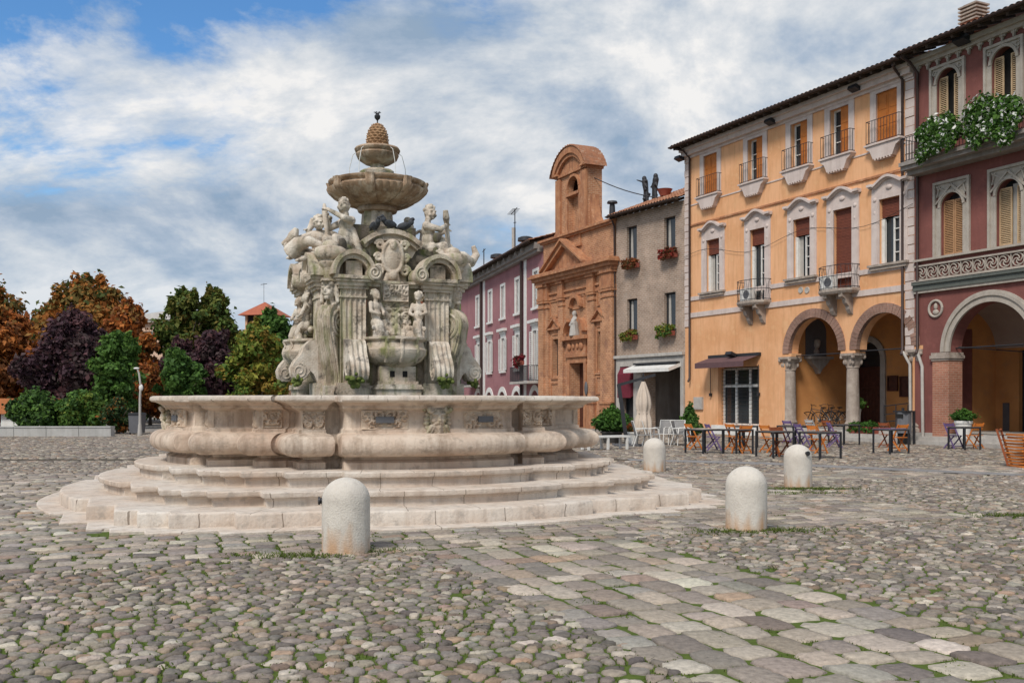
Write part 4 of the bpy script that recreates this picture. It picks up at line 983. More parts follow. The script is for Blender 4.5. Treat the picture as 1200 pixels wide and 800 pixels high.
M['orange'] = mat('orange_ochre_plaster', (0.80, 0.44, 0.235), (0.70, 0.355, 0.17), 0.55, 0.9, 0.14, 18, lo=.42, hi=.6, streak=(0.52, 0.25, 0.11), streak_amt=0.5, spots=(0.82, 0.52, 0.29), spots_amt=0.5, spots_scale=1.1)
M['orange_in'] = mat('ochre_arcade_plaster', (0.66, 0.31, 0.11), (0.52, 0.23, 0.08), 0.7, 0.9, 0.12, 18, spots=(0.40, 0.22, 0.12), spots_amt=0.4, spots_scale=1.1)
M['red'] = mat('dark_red_plaster', (0.24, 0.09, 0.075), (0.175, 0.064, 0.054), 0.6, 0.9, 0.12, 18, streak=(0.15, 0.05, 0.045), streak_amt=0.4, spots=(0.33, 0.12, 0.10), spots_amt=0.35, spots_scale=1.5)
M['purple'] = mat('plum_pink_plaster', (0.36, 0.17, 0.18), (0.275, 0.125, 0.135), 0.5, 0.9, 0.12, 18, streak=(0.44, 0.21, 0.21), streak_amt=0.35)
M['brownbrick'] = brick_mat('old_brown_brick', (0.43, 0.305, 0.23), (0.33, 0.23, 0.17), (0.50, 0.42, 0.35), .28, .105, .016, patch=(0.36, 0.30, 0.25), patch_amt=.5)
M['churchbrick'] = brick_mat('warm_orange_brick', (0.55, 0.265, 0.135), (0.42, 0.185, 0.092), (0.58, 0.38, 0.25), .30, .11, .015, patch=(0.27, 0.14, 0.095), patch_amt=.75)
M['churchtrim'] = mat('moulded_brick_trim', (0.50, 0.24, 0.12), (0.35, 0.15, 0.078), 2.0, 0.9, 0.4, 14, streak=(0.22, 0.105, 0.065), streak_amt=0.7, spots=(0.60, 0.36, 0.22), spots_amt=0.5, spots_scale=3.0)
M['voussoir'] = brick_mat('worn_arch_brick', (0.36, 0.20, 0.15), (0.29, 0.165, 0.125), (0.34, 0.25, 0.20), .2, .09, .012)
M['pierbrick'] = brick_mat('red_pier_brick', (0.46, 0.20, 0.13), (0.38, 0.16, 0.10), (0.46, 0.30, 0.22), .26, .085, .012, patch=(0.30, 0.16, 0.12))
M['colstone'] = mat('weathered_column_stone', (0.44, 0.37, 0.31), (0.30, 0.24, 0.20), 2.5, 0.85, 0.3, 25, streak=(0.18, 0.14, 0.12), streak_amt=0.6, spots=(0.52, 0.46, 0.40), spots_amt=.5)
M['shutter'] = mat('orange_shutter_wood', (0.52, 0.17, 0.03), (0.42, 0.125, 0.022), 6.0, 0.6, 0.12, 30)
M['blind'] = mat('red_brown_roller_blind', (0.20, 0.06, 0.035), (0.15, 0.045, 0.028), 8.0, 0.65)
M['beige'] = mat('sandy_louvre_wood', (0.56, 0.40, 0.24), (0.48, 0.33, 0.19), 6.0, 0.65, 0.1, 30)
M['tanlouvre'] = mat('tan_louvre_wood', (0.48, 0.27, 0.14), (0.40, 0.22, 0.11), 6.0, 0.65, 0.1, 30)
M['grey_trim'] = mat('grey_beige_terracotta_trim', (0.47, 0.42, 0.36), (0.38, 0.33, 0.28), 3.0, 0.85, 0.25, 35, streak=(0.28, 0.24, 0.2), streak_amt=.4)
M['ceil'] = mat('pale_vault_plaster', (0.46, 0.36, 0.31), (0.38, 0.29, 0.25), 0.8, 0.9, 0.1, 18)
M['greenmould'] = plain('grey_green_moulding', (0.12, 0.13, 0.115), 0.8)
M['burgundy'] = plain('burgundy_canvas', (0.15, 0.015, 0.03), 0.85)
M['mauve'] = plain('brown_mauve_canvas', (0.13, 0.07, 0.075), 0.85)
M['greystone'] = mat('pale_grey_stone', (0.48, 0.45, 0.41), (0.38, 0.35, 0.32), 2.5, 0.85, 0.2, 30, streak=(0.26, 0.24, 0.22), streak_amt=.4)
M['grime'] = mat('grey_dirty_plaster', (0.30, 0.27, 0.245), (0.22, 0.19, 0.17), 1.0, 0.9, 0.15, 20, streak=(0.40, 0.37, 0.34), streak_amt=.5)
M['curtain'] = plain('pale_curtain', (0.45, 0.42, 0.38), 0.9)

# ================================================================== orange palazzo with arcade
OP = Front((8.932, 50.6), (15.39, 37.5))
def orange_house():
    P = OP; L = P.len; root = thing('palazzo', 'orange plastered palazzo with two arcade arches and white window surrounds', 'building', (P.A.x, P.A.y, 0), P.ang)
    Z1 = 14.55
    tops = []
    for (xa, xb, ya, yb) in ((823.7, 842, 182, 232), (876, 894.7, 162.6, 216), (928.6, 945, 142.6, 198.6), (974, 994, 124, 183), (1027, 1052, 102, 167)):
        c = P.x((xa+xb)/2); tops.append((c-.53, c+.53, 11.75, 13.85))
    mids = []
    for c in (836, 888, 940, 988, 1043): mids.append((P.x(c)-.52, P.x(c)+.52, 7.0, 9.6))
    mids[1] = (mids[1][0], mids[1][1], 6.25, 9.6); mids[3] = (mids[3][0], mids[3][1], 6.25, 9.6)
    da, db = P.x(841.5), P.x(889.5); A1, A2 = (7.68, 10.72), (11.68, 14.50); ap1, ap2 = 5.24, 5.13
    fl = .45
    holes = [hole(a, b, p, q) for a, b, p, q in tops + mids]
    holes += [dict(a=da, b=db, z0=.45, z1=3.25, arch=False, depth=.42), dict(a=A1[0], b=A1[1], z0=3.72, z1=ap1, arch=True, depth=.55), dict(a=A2[0], b=A2[1], z0=3.72, z1=ap2, arch=True, depth=.55), dict(a=7.42, b=14.5, z0=fl, z1=3.72, arch=False, depth=.55, sides=True)]
    wall_mb(0, L, -.05, Z1, holes, 0, .30).build('wall', M['orange'], root)
    shell(root, 0, L, Z1, 11.0, M['orange'], 0.002)
    # arcade behind the arches
    D = 4.6; pb = MB()
    dz = (P.x(1001, D), P.x(1033, D))
    bw_ = wall_mb(A1[0]-.4, L-.02, fl, 5.6, [dict(a=dz[0], b=dz[1], z0=fl, z1=4.35, arch=True, depth=.35), dict(a=P.x(1068, D), b=P.x(1068, D)+1.4, z0=fl, z1=3.4, arch=False, depth=.3)], D)
    bw_.add([(A1[0]-.4, .56, fl), (A1[0]-.4, D, fl), (A1[0]-.4, D, 5.6), (A1[0]-.4, .56, 5.6)], [(0, 1, 2, 3)]); bw_.add([(L-.03, .56, fl), (L-.03, D, fl), (L-.03, D, 5.6), (L-.03, .56, 5.6)], [(3, 2, 1, 0)])
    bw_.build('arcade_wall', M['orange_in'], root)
    cv = MB(); cv.add([(A1[0]-.4, .55, 5.6), (L-.02, .55, 5.6), (L-.02, D, 5.6), (A1[0]-.4, D, 5.6)], [(0, 1, 2, 3)]); cv.build('arcade_ceiling', M['ceil'], root)
    st = MB(); x0, x1 = A1[0]-.30, L+.0
    st.box(x0, -.05, -.05, x1, D, fl); st.box(x0, -.42, -.05, x1, -.05, fl-.15); st.box(x0, -.80, -.05, x1, -.42, fl-.30); st.build('arcade_steps', M['greystone'], root)
    db_ = MB(); n = 9
    for k in range(n): a = dz[0] + (dz[1]-dz[0])*k/n; b = dz[0]+(dz[1]-dz[0])*(k+1)/n; db_.box(a+.012, D+.18, fl, b-.012, D+.26, 3.1)
    for z in (.6, 1.4, 2.2, 3.0): db_.box(dz[0], D+.165, z, dz[1], D+.18, z+.10)
    db_.box(dz[0], D+.2, 3.1, dz[1], D+.27, 3.2)
    do = db_.build('door', M['wood'], root)
    pane_mb(dz[0], dz[1], 3.2, 4.4, D+.3).build('fanlight', M['glass'], do); pane_mb(P.x(1068, D), P.x(1068, D)+1.4, fl, 3.4, D+.25).build('pane', M['glass'], root)
    fr = MB(); r = (dz[1]-dz[0])/2; c = (dz[0]+dz[1])/2; sp = 4.35 - r
    fr.band(arc(c, sp, r-.002, PI, 0), arc(c, sp, r+.28, PI, 0), D-.09, D+.1); fr.box(dz[1]-.002, D-.09, fl, dz[1]+.28, D+.1, sp); fr.box(dz[0]-.28, D-.09, fl, dz[0]+.002, D+.1, sp); fr.build('door_surround', M['greystone'], do, 40)
    # niche with a stone head on the arcade's end wall
    NM = Matrix.Translation((A1[0]-.398, 1.95, 0)) @ Matrix.Rotation(PI/2, 4, 'Z')
    nb = MB(); nb.prism([(-.62, 3.62), (.62, 3.62), (.62, 4.75)] + arc(0, 4.75, .62, 0, PI, 10) + [(-.62, 4.75)], -.03, .0); no = nb.xf(NM).build('niche', M['slate'], root)
    nb = MB(); nb.sphere((0, -.18, 4.25), (.20, .19, .27), 14, 10); nb.sphere((0, -.37, 4.23), (.035, .05, .06)); nb.sphere((0, -.2, 4.42), (.21, .19, .16)); nb.capsule((0, -.12, 3.97), (0, -.10, 3.78), .12, .2); nb.sphere((0, -.34, 4.13), (.07, .04, .02))
    for s in (-1, 1): nb.sphere((s*.085, -.34, 4.29), (.05, .03, .02))
    nb.xf(NM @ Matrix.Translation((0, 0, 4.2)) @ Matrix.Scale(.75, 4) @ Matrix.Translation((0, .06, -4.25))).fuse('bust', M['colstone'], no, .02, 1)
    nb = MB(); nb.box(-.7, -.42, 3.52, .7, -.001, 3.64); nb.prism([(-.62, 3.52), (.62, 3.52), (.42, 3.3), (.12, 3.05), (0, 2.85), (-.12, 3.05), (-.42, 3.3)], -.3, -.001); nb.xf(NM).build('bracket', M['grime'], no)
    # notice boards, handrail
    for (xa, xb, ya, yb) in ((1041, 1053, 440, 458), (1055.5, 1070, 441, 465)):
        xa, xb = P.x(xa, D), P.x(xb, D); za, zb = P.z(1050, yb, D), P.z(1050, ya, D)
        q = MB(); q.box(xa, D-.10, za, xb, D-.002, za+.07); q.box(xa, D-.10, zb-.07, xb, D-.002, zb); q.box(xa, D-.10, za+.07, xa+.07, D-.002, zb-.07); q.box(xb-.07, D-.10, za+.07, xb, D-.002, zb-.07); q.box(xa+.07, D-.05, za+.07, xb-.07, D-.002, zb-.07)
        q.build('notice_board', M['wood'], root)
    q = MB(); ha, hb = P.x(1036, 1.3), P.x(1064, 1.3)
    for z in (.75, 1.05, 1.4): q.tube([(ha, 1.3, z), (hb, 1.3, z+.12)], .022, 6)
    for x in (ha, (ha+hb)/2, hb): q.tube([(x, 1.3, fl), (x, 1.3, 1.46)], .022, 6)
    q.build('handrail', M['iron'], root)
    q = MB()
    for a, b, z in ((A1[0], A1[1], 3.62), (A2[0], A2[1], 3.66)): q.tube([(a-.1, .28, z), (b+.1, .28, z)], .028, 6)
    q.build('tie_rod', M['iron'], root)
    # brick rings of the arches
    for (a, b), ap in ((A1, ap1), (A2, ap2)):
        r = (b-a)/2; c = (a+b)/2; sp = ap - r
        q = MB(); n = 30
        for k in range(n):
            a0, a1 = PI - PI*k/n - .004, PI - PI*(k+1)/n + .004; q.prism([(c + (r-.02)*math.cos(a0), sp + (r-.02)*math.sin(a0)), (c + (r+.36)*math.cos(a0), sp + (r+.36)*math.sin(a0)), (c + (r+.36)*math.cos(a1), sp + (r+.36)*math.sin(a1)), (c + (r-.02)*math.cos(a1), sp + (r-.02)*math.sin(a1))], -.05 - .006*(k % 2), .15)
        q.build('brick_arch', M['voussoir'], root)
    # columns
    # back of the spandrels
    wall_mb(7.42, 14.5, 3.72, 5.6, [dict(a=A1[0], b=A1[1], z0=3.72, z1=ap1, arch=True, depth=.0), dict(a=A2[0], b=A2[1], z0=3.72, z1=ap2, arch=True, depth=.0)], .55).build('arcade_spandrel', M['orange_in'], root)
    for x, zc in ((7.46, 3.58), (11.20, 3.58), (14.60, 3.58)):
        q = MB(); y = .27
        q.lathe([(.0, fl-.02), (.36, fl-.02), (.36, fl+.10), (.31, fl+.14), (.34, fl+.22), (.30, fl+.28), (.27, fl+.34), (.265, 1.6), (.24, zc-.62), (.265, zc-.60), (.265, zc-.56), (.24, zc-.54), (.0, zc-.54)], 24, (x, y, 0))
        o = q.build('column', M['colstone'], root, 40)
        k = MB(); k.rings([[(x + w*sx, y + w*sy, z) for sx, sy in ((-1, -1), (-.5, -1.12), (.5, -1.12), (1, -1), (1.12, -.5), (1.12, .5), (1, 1), (.5, 1.12), (-.5, 1.12), (-1, 1), (-1.12, .5), (-1.12, -.5))] for w, z in ((.20, zc-.54), (.22, zc-.40), (.25, zc-.25), (.33, zc-.12), (.36, zc-.10), (.36, zc), (.0, zc))])
        for sx in (-1, 1):
            for sy in (-1, 1):
                k.sphere((x+sx*.31, y+sy*.31, zc-.16), .085); k.sphere((x+sx*.23, y+sy*.23, zc-.36), (.07, .07, .12))
            k.sphere((x+sx*.0, y-.31, zc-.15), (.07, .06, .07)); k.sphere((x+sx*.12, y-.26, zc-.36), (.06, .05, .12))
        k.build('capital', M['colstone'], o, 40)
        MB().box(x-.40, y-.28, zc, x+.40, y+.29, zc+.14).build('abacus', M['orange'], o)
    # string courses, cornice, quoins
    q = MB(); q.box(.42, -.06, 5.86, L-.42, .002, 6.10); q.box(.42, -.05, 6.72, L-.42, .002, 6.92); q.box(.42, -.03, 11.56, L-.42, .002, 11.62)
    q.build('string_course', M['trim'], root)
    MB().box(.42, -.07, 10.52, L-.42, .002, 10.60).build('string_course', M['churchtrim'], root)
    q = MB(); q.box(0, -.10, 14.0, L, .002, 14.12); q.prism([(0, 14.12), (L, 14.12), (L, 14.5), (0, 14.5)], -.28, .002); q.box(0, -.42, 14.34, L, -.28, 14.5); q.build('cornice', M['trim'], root)
    for x0, nm in ((0.0, 0), (L-.42, 1)):
        q = MB(); z = 3.4 if nm else 5.4; k = 0
        while z < 13.9:
            q.box(x0 + (0 if k % 2 == 0 else .0), -.055 if k % 2 == 0 else -.03, z+.015, x0+.42, .003, z+.335 if z + .335 < 14 else 13.99); z += .35; k += 1
        q.build('quoins', M['trim'], root)
    # top floor windows
    for i, (a, b, p, q_) in enumerate(tops):
        s = MB(); s.box(a-.30, -.05, p-.02, a, .02, q_+.12); s.box(b, -.05, p-.02, b+.30, .02, q_+.12); s.box(a, -.05, q_, b, .02, q_+.12); s.box(a-.32, -.065, q_+.12, b+.32, .02, q_+.26); s.box(a-.30, -.035, p-.75, b+.30, .01, p-.02) if False else None
        w = s.build('window', M['trim'], root)
        c = MB(); c.prism([(a-.34, p), (b+.34, p), (b+.30, p-.10), (b+.12, p-.20), (b-.05, p-.55), (a+.05, p-.55), (a-.12, p-.20), (a-.30, p-.10)], -.26, .004); c.box(a-.38, -.32, p, b+.38, .004, p+.07)
        for k in range(6): x = a+.08 + (b-a-.16)*(k+.5)/6; c.box(x-.03, -.27, p-.61, x+.03, .004, p-.55)
        c.build('sill', M['trim'], w)
        pane_mb(a, b, p, q_, .29).build('pane', M['glass'], w)
        casement_mb(a, b, p+.07, q_, .24, .07).build('frame', M['white'], w)
        m = (a+b)/2
        def leaf(x0, x1):
            d = MB(); d.box(x0, .06, p+.08, x1, .11, q_-.01)
            for k in range(3): z0 = p+.16 + k*(q_-p-.2)/3; d.box(x0+.06, .045, z0, x1-.06, .06, z0+(q_-p-.2)/3-.10)
            d.build('shutter', M['shutter'], w)
        if i in (0, 4): leaf(a+.01, m-.008); leaf(m+.008, b-.01)
        else: leaf(m+.005, b-.01)
        railing_mb(a-.30, b+.30, -.26, p+.12, p+1.0, 11, .27).build('railing', M['iron'], w)
    # first floor windows with swan-neck heads
    for i, (a, b, p, q_) in enumerate(mids):
        s = MB(); zb = 6.92 if p > 6.5 else 6.10
        for x0, x1 in ((a-.38, a), (b, b+.38)): s.box(x0, -.06, zb, x1, .02, q_+.16); s.box(x0+.06, -.085, zb+.1, x1-.06, -.06, q_-.1)
        s.box(a, -.06, q_, b, .02, q_+.16); s.box(a-.38, -.045, q_+.16, b+.38, .02, q_+.62)
        for x in (a-.19, b+.19): s.sphere((x, -.07, q_+.02), (.09, .05, .09), 10, 6); s.sphere((x, -.07, q_-.5), (.06, .04, .08), 10, 6)
        s.sphere(((a+b)/2, -.06, q_+.42), (.16, .06, .10), 10, 6)
        w = s.build('window', M['trim'], root)
        c = (a+b)/2; hw = (b-a)/2+.48
        top = [(c + hw*t, q_+.60 + .05*(abs(t) > .7) + .30*max(0, math.cos(min(1, abs(t)/.72)*PI/2))**1.3) for t in [k/16 - 1 for k in range(33)]]
        bot = [(x, z-.10) for x, z in top]; fill = [(x, q_+.55) for x, z in top]
        h = MB(); h.band(bot, top, -.24, .01); h.band([(x, z-.05) for x, z in bot], bot, -.15, .01); h.band(fill, [(x, z-.05) for x, z in bot], -.05, .01); h.build('pediment', M['trim'], w, 30)
        if p > 6.5: MB().box(a-.46, -.22, 6.93, b+.46, .01, 7.02).box(a-.40, -.16, 6.80, b+.40, .01, 6.93).build('sill', M['colstone'], w)
        pane_mb(a, b, p, q_, .29).build('pane', M['glass'], w)
        zt = q_ - (.75 if i != 3 else q_-p-.1); bl = MB(); n = int((q_-zt)/.06)
        for k in range(n): z = q_ - .06*(k+1); bl.box(a+.02, .12 + .008*(k % 2), z, b-.02, .16, z+.052)
        bl.build('blind', M['blind'], w)
        if i != 3:
            fm = casement_mb(a+.52, b-.02, p, zt, .22, .06, False, 3); fm.box(a+.0, .10, p, a+.06, .28, zt); fm.box(a+.06, .14, p+.02, a+.12, .26, zt-.02); fm.build('frame', M['white'], w)
            if i in (0, 2): MB().add([(a+.1, .26, p+.1), (a+.35, .26, p+.1), (a+.33, .26, zt), (a+.1, .26, zt)], [(0, 1, 2, 3)]).build('curtain', M['curtain'], w)
    # balconies
    for i in (1, 3):
        a, b, p, q_ = mids[i]; c = (a+b)/2; s = MB()
        poly = [(-.95, 0), (-.95, -.45), (-.75, -.62), (-.4, -.75), (.4, -.75), (.75, -.62), (.95, -.45), (.95, 0)]
        s.rings([[(c+x*k, y*k, z) for x, y in poly] for k, z in ((.92, 6.02), (.97, 6.08), (1.0, 6.12), (1.0, 6.22))]); bo = s.build('balcony', M['colstone'], root)
        for sx in (-.45, .45):
            k = MB(); k.prism([(0, 6.03), (-.62, 6.03), (-.60, 5.88), (-.42, 5.80), (-.36, 5.62), (-.22, 5.50), (-.20, 5.38), (-.10, 5.22), (0, 5.16)], -.11, .11); k.xf(Matrix.Translation((c+sx, 0, 0)) @ Matrix.Rotation(PI/2, 4, 'Z')); k.build('corbel', M['colstone'], bo)
        rp = [(c+x*.96, y*.96) for x, y in poly]; m = MB()
        for z in (6.28, 6.75, 7.18): m.tube([(x, y, z) for x, y in rp], .016, 5)
        for j in range(len(rp)-1):
            (xa, ya), (xb, yb) = rp[j], rp[j+1]; n = max(2, int(math.hypot(xb-xa, yb-ya)/.13))
            for k in range(n+1): t = k/n; m.tube([(xa+(xb-xa)*t + .035*math.sin(u*8 + k*PI), ya+(yb-ya)*t, 6.22 + u*.98) for u in [e/8 for e in range(9)]], .010, 4)
        m.build('railing', M['iron'], bo)
    # shop door with grille and awning
    s = MB(); s.box(da, .28, .45, db, .30, .55)
    w = casement_mb(da+.02, db-.02, .46, 3.2, .34, .09, False, 0); n3 = [da + (db-da)*k/3 for k in (1, 2)]
    for x in n3: w.box(x-.07, .31, .5, x+.07, .37, 3.15)
    w.box(da+.1, .30, 2.28, db-.1, .38, 2.42); do = w.build('shop_door', M['white'], root); pane_mb(da, db, .45, 3.25, .40).build('pane', M['glass'], do)
    g = MB()
    for k in range(15): z = .55 + k*.185; g.tube([(da+.02, .24, z), (db-.02, .24, z)], .010, 4)
    for k in range(9): x = da + (db-da)*k/8; g.tube([(x, .24, .46), (x, .24, 3.22)], .008, 4)
    g.build('grille', M['iron'], do)
    MB().box(da-.15, -.30, -.04, db+.15, .30, .44).build('doorstep', M['white'], do)
    aw = MB(); aw.add([(da-.55, -.05, 3.75), (db+.10, -.05, 3.75), (db+.10, -1.0, 3.45), (da-.55, -1.0, 3.45)], [(0, 1, 2, 3)]); aw.add([(da-.55, -1.0, 3.45), (db+.10, -1.0, 3.45), (db+.10, -1.0, 3.20), (da-.55, -1.0, 3.20)], [(0, 1, 2, 3)]); ao = aw.build('awning', M['mauve'], root)
    aw = MB(); aw.box(da-.60, -.16, 3.72, db+.15, .0, 3.86)
    for x in (da-.5, db+.05): aw.tube([(x, -.08, 3.3), (x, -.08, 1.95)], .018, 5); aw.box(x-.05, -.14, 1.85, x+.05, -.02, 2.0)
    aw.build('cassette', M['iron'], ao)
    # small fittings on the wall
    (xa, za), (xb, zb) = P.sz(814.5, 479.5), P.sz(824.5, 465); MB().box(xa, -.10, za, xb, .0, zb).box(xa+.04, -.112, za+.05, xb-.04, -.10, zb-.05).build('meter_box', M['greystone'], root)
    q = MB()
    for px in (938.5, 946): x, z = P.sz(px, 340); q.lathe([(.0, 0), (.15, 0), (.13, .04), (.05, .02), (.0, .02)], 18); q.v[-90:] = [(x + p_[0], -p_[2], z + p_[1]) for p_ in q.v[-90:]]
    q.build('round_plaque', M['curtain'], root, 40)
    for px, py in ((903, 143), (1002, 104), (796.5, 186), (857, 415)):
        x, z = P.sz(px, py, -.35); q = MB(); q.obox((x, -.38, z), (.22, 0, 0), (0, .16, -.06), (0, .03, .07)); q.tube([(x, -.3, z), (x, 0, z+.02)], .025, 6); q.build('floodlight', M['iron'], root)
    downpipe(root, .50, 0, 2.6, 14.25, (.3, -.85, 14.42)); downpipe(root, L-.50, 0, 3.4, 14.25, (L-.3, -.85, 14.42))
    MB().tube([(L-.45, -.12, 3.5), (L-.05, -.2, 3.0), (L-.02, -.2, .1)], .055, 8).build('drain', M['greystone'], root, 60)
    # slack cable along the front
    MB().tube([(x, -.10, 9.0 + .25*math.sin(x*.9) - .9*math.sin(PI*x/L)*.2) for x in [L*k/24 for k in range(25)]], .010, 4).build('cable', M['iron'], root)
    roof_part(root, -.1, L+.05, 14.60, .88, 6.0, 15, M['eave'])
    return root
orange_root = orange_house()

# ================================================================== dark red house on the right
RP = Front((15.39, 37.5), (15.39 + .425*15.5, 37.5 - .905*15.5))
def plaster_arch(mb, c, sp, rads, y0s):
    for (r0, r1), y in zip(rads, y0s): mb.band(arc(c, sp, r0, PI, 0, 32), arc(c, sp, r1, PI, 0, 32), y, .01)
def red_house():
    P = RP; L = P.len; root = thing('townhouse', 'dark red town house with louvred shutters, flower boxes and a moulded arcade arch', 'building', (P.A.x, P.A.y, 0), P.ang); Z1 = 14.6
    m1, m2 = (P.x(1103), P.x(1129)), (P.x(1168), P.x(1199)); t1, t2 = (P.x(1097), P.x(1123)), (P.x(1161), P.x(1194))
    step = m2[0]-m1[0]; W = .98; mids = [(sum(m1)/2 + k*step) for k in range(5)]; tops = [(sum(t1)/2 + .04 + k*step) for k in range(5)]
    mids = [x for x in mids if x < L-.8]; tops = [x for x in tops if x < L-.8]
    arches = [(1.62 + k*4.18, 5.02 + k*4.18) for k in range(3)]; fl = .42
    hs = [hole(c-W/2, c+W/2, 6.98, 9.25, True) for c in mids] + [hole(c-W/2, c+W/2, 11.3, 13.85, True) for c in tops]
    hs += [dict(a=a, b=b, z0=fl, z1=5.12, arch=True, depth=.6) for a, b in arches]
    wall_mb(0, L, -.05, Z1, hs, 0, .3).build('wall', M['red'], root); shell(root, 0.003, L, Z1, 11.0, M['red'], 0.002)
    D = 4.4
    dr = [(P.x(1117, D)+.0, P.x(1117, D)+1.75)]
    b = wall_mb(.02, L-.02, fl, 5.7, [dict(a=P.x(1194, D), b=P.x(1194, D)+1.8, z0=fl, z1=3.6, arch=False, depth=.3)], D)
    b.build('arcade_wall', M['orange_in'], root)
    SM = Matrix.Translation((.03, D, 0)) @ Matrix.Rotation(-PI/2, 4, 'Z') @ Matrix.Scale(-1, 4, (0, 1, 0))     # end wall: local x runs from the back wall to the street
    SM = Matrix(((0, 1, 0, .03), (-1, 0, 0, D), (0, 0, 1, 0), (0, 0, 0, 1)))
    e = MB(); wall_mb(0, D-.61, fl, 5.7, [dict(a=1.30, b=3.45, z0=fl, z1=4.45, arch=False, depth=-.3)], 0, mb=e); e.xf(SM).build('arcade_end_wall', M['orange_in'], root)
    e = casement_mb(1.30, 3.45, fl, 4.45, -.12, .09, True, 3).xf(SM).build('shop_window', M['iron'], root); pane_mb(1.30, 3.45, fl, 4.45, -.2).xf(SM).build('pane', M['glass'], e)
    c = MB(); cw = [(.6, 5.55), (1.4, 5.55)] + [(D - 3.0 + 3.0*math.cos(t), 3.7 + 1.85*math.sin(t)) for t in [PI/2*(1 - k/14) for k in range(15)]]      # coved ceiling along the arcade
    c.add([(x, y, z) for x in (.03, L-.03) for y, z in cw], [(i, i+1, len(cw)+i+1, len(cw)+i) for i in range(len(cw)-1)])
    c.build('vault', M['ceil'], root, 40)
    st = MB(); st.box(0.02, -.05, -.05, L, D, fl); st.box(.5, -.45, -.05, L, -.05, fl-.14); st.box(.5, -.85, -.05, L, -.45, fl-.28); st.build('arcade_steps', M['greystone'], root)
    a = P.x(1194, D); pane_mb(a, a+1.8, fl, 3.6, D+.2).build('pane', M['glass'], root)
    MB().box(P.x(1176, D), D-.05, fl, P.x(1183, D), D-.002, P.z(1180, 472, D)).build('panel', M['slate'], root)
    # piers, arch mouldings, roundel
    piers = [(.93, arches[0][0])] + [(arches[k][1], arches[k+1][0]) for k in range(len(arches)-1)] + [(arches[-1][1], min(L, arches[-1][1]+.75))]
    for a, b_ in piers:
        w = b_ - a; q = MB(); q.box(a-.02, -.09, .30, b_+.02, .62, 3.1); o = q.build('pier', M['pierbrick'], root)
        q = MB(); q.box(a-.05, -.13, 3.10, b_+.05, .65, 3.18); q.box(a-.09, -.17, 3.18, b_+.09, .67, 3.30); q.box(a-.05, -.13, 3.30, b_+.05, .65, 3.40); q.build('capital', M['colstone'], o)
        MB().box(a-.06, -.13, -.04, b_+.06, .64, .30).build('base', M['greystone'], o)
    for a, b_ in arches:
        q = MB(); plaster_arch(q, (a+b_)/2, 3.42, ((1.68, 1.80), (1.80, 1.90), (1.90, 2.02), (2.02, 2.09)), (-.08, -.05, -.11, -.07)); q.build('arch_moulding', M['grey_trim'], root, 30)
    for k in range(3):
        cx = (P.x(1097) if k == 0 else (arches[k-1][1]+arches[k][0])/2); cz = 5.05; q = MB(); q.tube([(cx + .30*math.cos(t), -.03, cz + .30*math.sin(t)) for t in [2*PI*i/24 for i in range(25)]], .05, 8); q.sphere((cx, -.02, cz+.08), (.08, .06, .13)); q.sphere((cx, -.02, cz-.13), (.14, .05, .10)); q.build('roundel', M['grey_trim'], root, 60)
    # balustrade frieze below the first floor windows
    q = MB(); q.box(.05, -.16, 6.88, L, .002, 6.96); q.box(.05, -.10, 6.12, L, .002, 6.20); q.box(.05, -.10, 6.68, L, .002, 6.74); q.build('string_course', M['grey_trim'], root)
    q = MB(); q.box(.05, -.24, 5.98, L, .002, 6.10); q.box(.05, -.17, 5.78, L, .002, 5.98); q.build('string_course', M['greenmould'], root)
    q = MB(); q.box(.05, -.26, 6.10, L, .002, 6.12); q.box(.05, -.13, 5.68, L, .002, 5.78); q.build('string_course', M['grey_trim'], root)
    q = MB(); n = int((L-.1)/.5)
    for k in range(n):
        x = .1 + (k+.5)*(L-.1)/n; z = 6.44; e = .23
        for s in (0, PI/2, PI, 1.5*PI):
            q.tube([(x + r*e*math.cos(s + r*2.4), -.05, z + r*.22*math.sin(s + r*2.4)) for r in [j/7 for j in range(8)]], .022, 5)
        q.tube([(x + e*math.cos(t), -.05, z + .21*math.sin(t)) for t in [2*PI*i/16 for i in range(17)]], .018, 5); q.box(x+.235, -.07, 6.2, x+.262, 0, 6.68)
    q.build('lattice', M['grey_trim'], root)
    # windows
    def surround(c, z0, z1, fw, ftop, pointed):
        q = MB(); x0, x1 = c-fw, c+fw
        for a, b_ in ((x0, x0+.10), (x1-.10, x1)): q.box(a, -.10, z0, b_, .002, ftop)
        q.box(x0+.1, -.10, ftop-.10, x1-.1, .002, ftop)
        for a, b_ in ((x0+.1, c-W/2), (c+W/2, x1-.1)): q.box(a, -.05, z0, b_, .002, z1-W/2)
        r = W/2; cv = arc(c, z1-r, r-.003, PI, 0, 20); top = [(x, ftop-.1) for x, z in cv]; q.band(cv, [(c + (x-c)*1.33, max(zz, ftop-.1)) if False else (c + (fw-.1)*((x-c)/(r-.003)), ftop-.1) for (x, z), (_, zz) in zip(cv, top)], -.03, .002)
        q.band(arc(c, z1-r, r-.004, PI, 0, 20), arc(c, z1-r, r+.10, PI, 0, 20), -.08, .002)
        w = q.build('window', M['grey_trim'], root, 30)
        d = MB(); h = ftop-.12
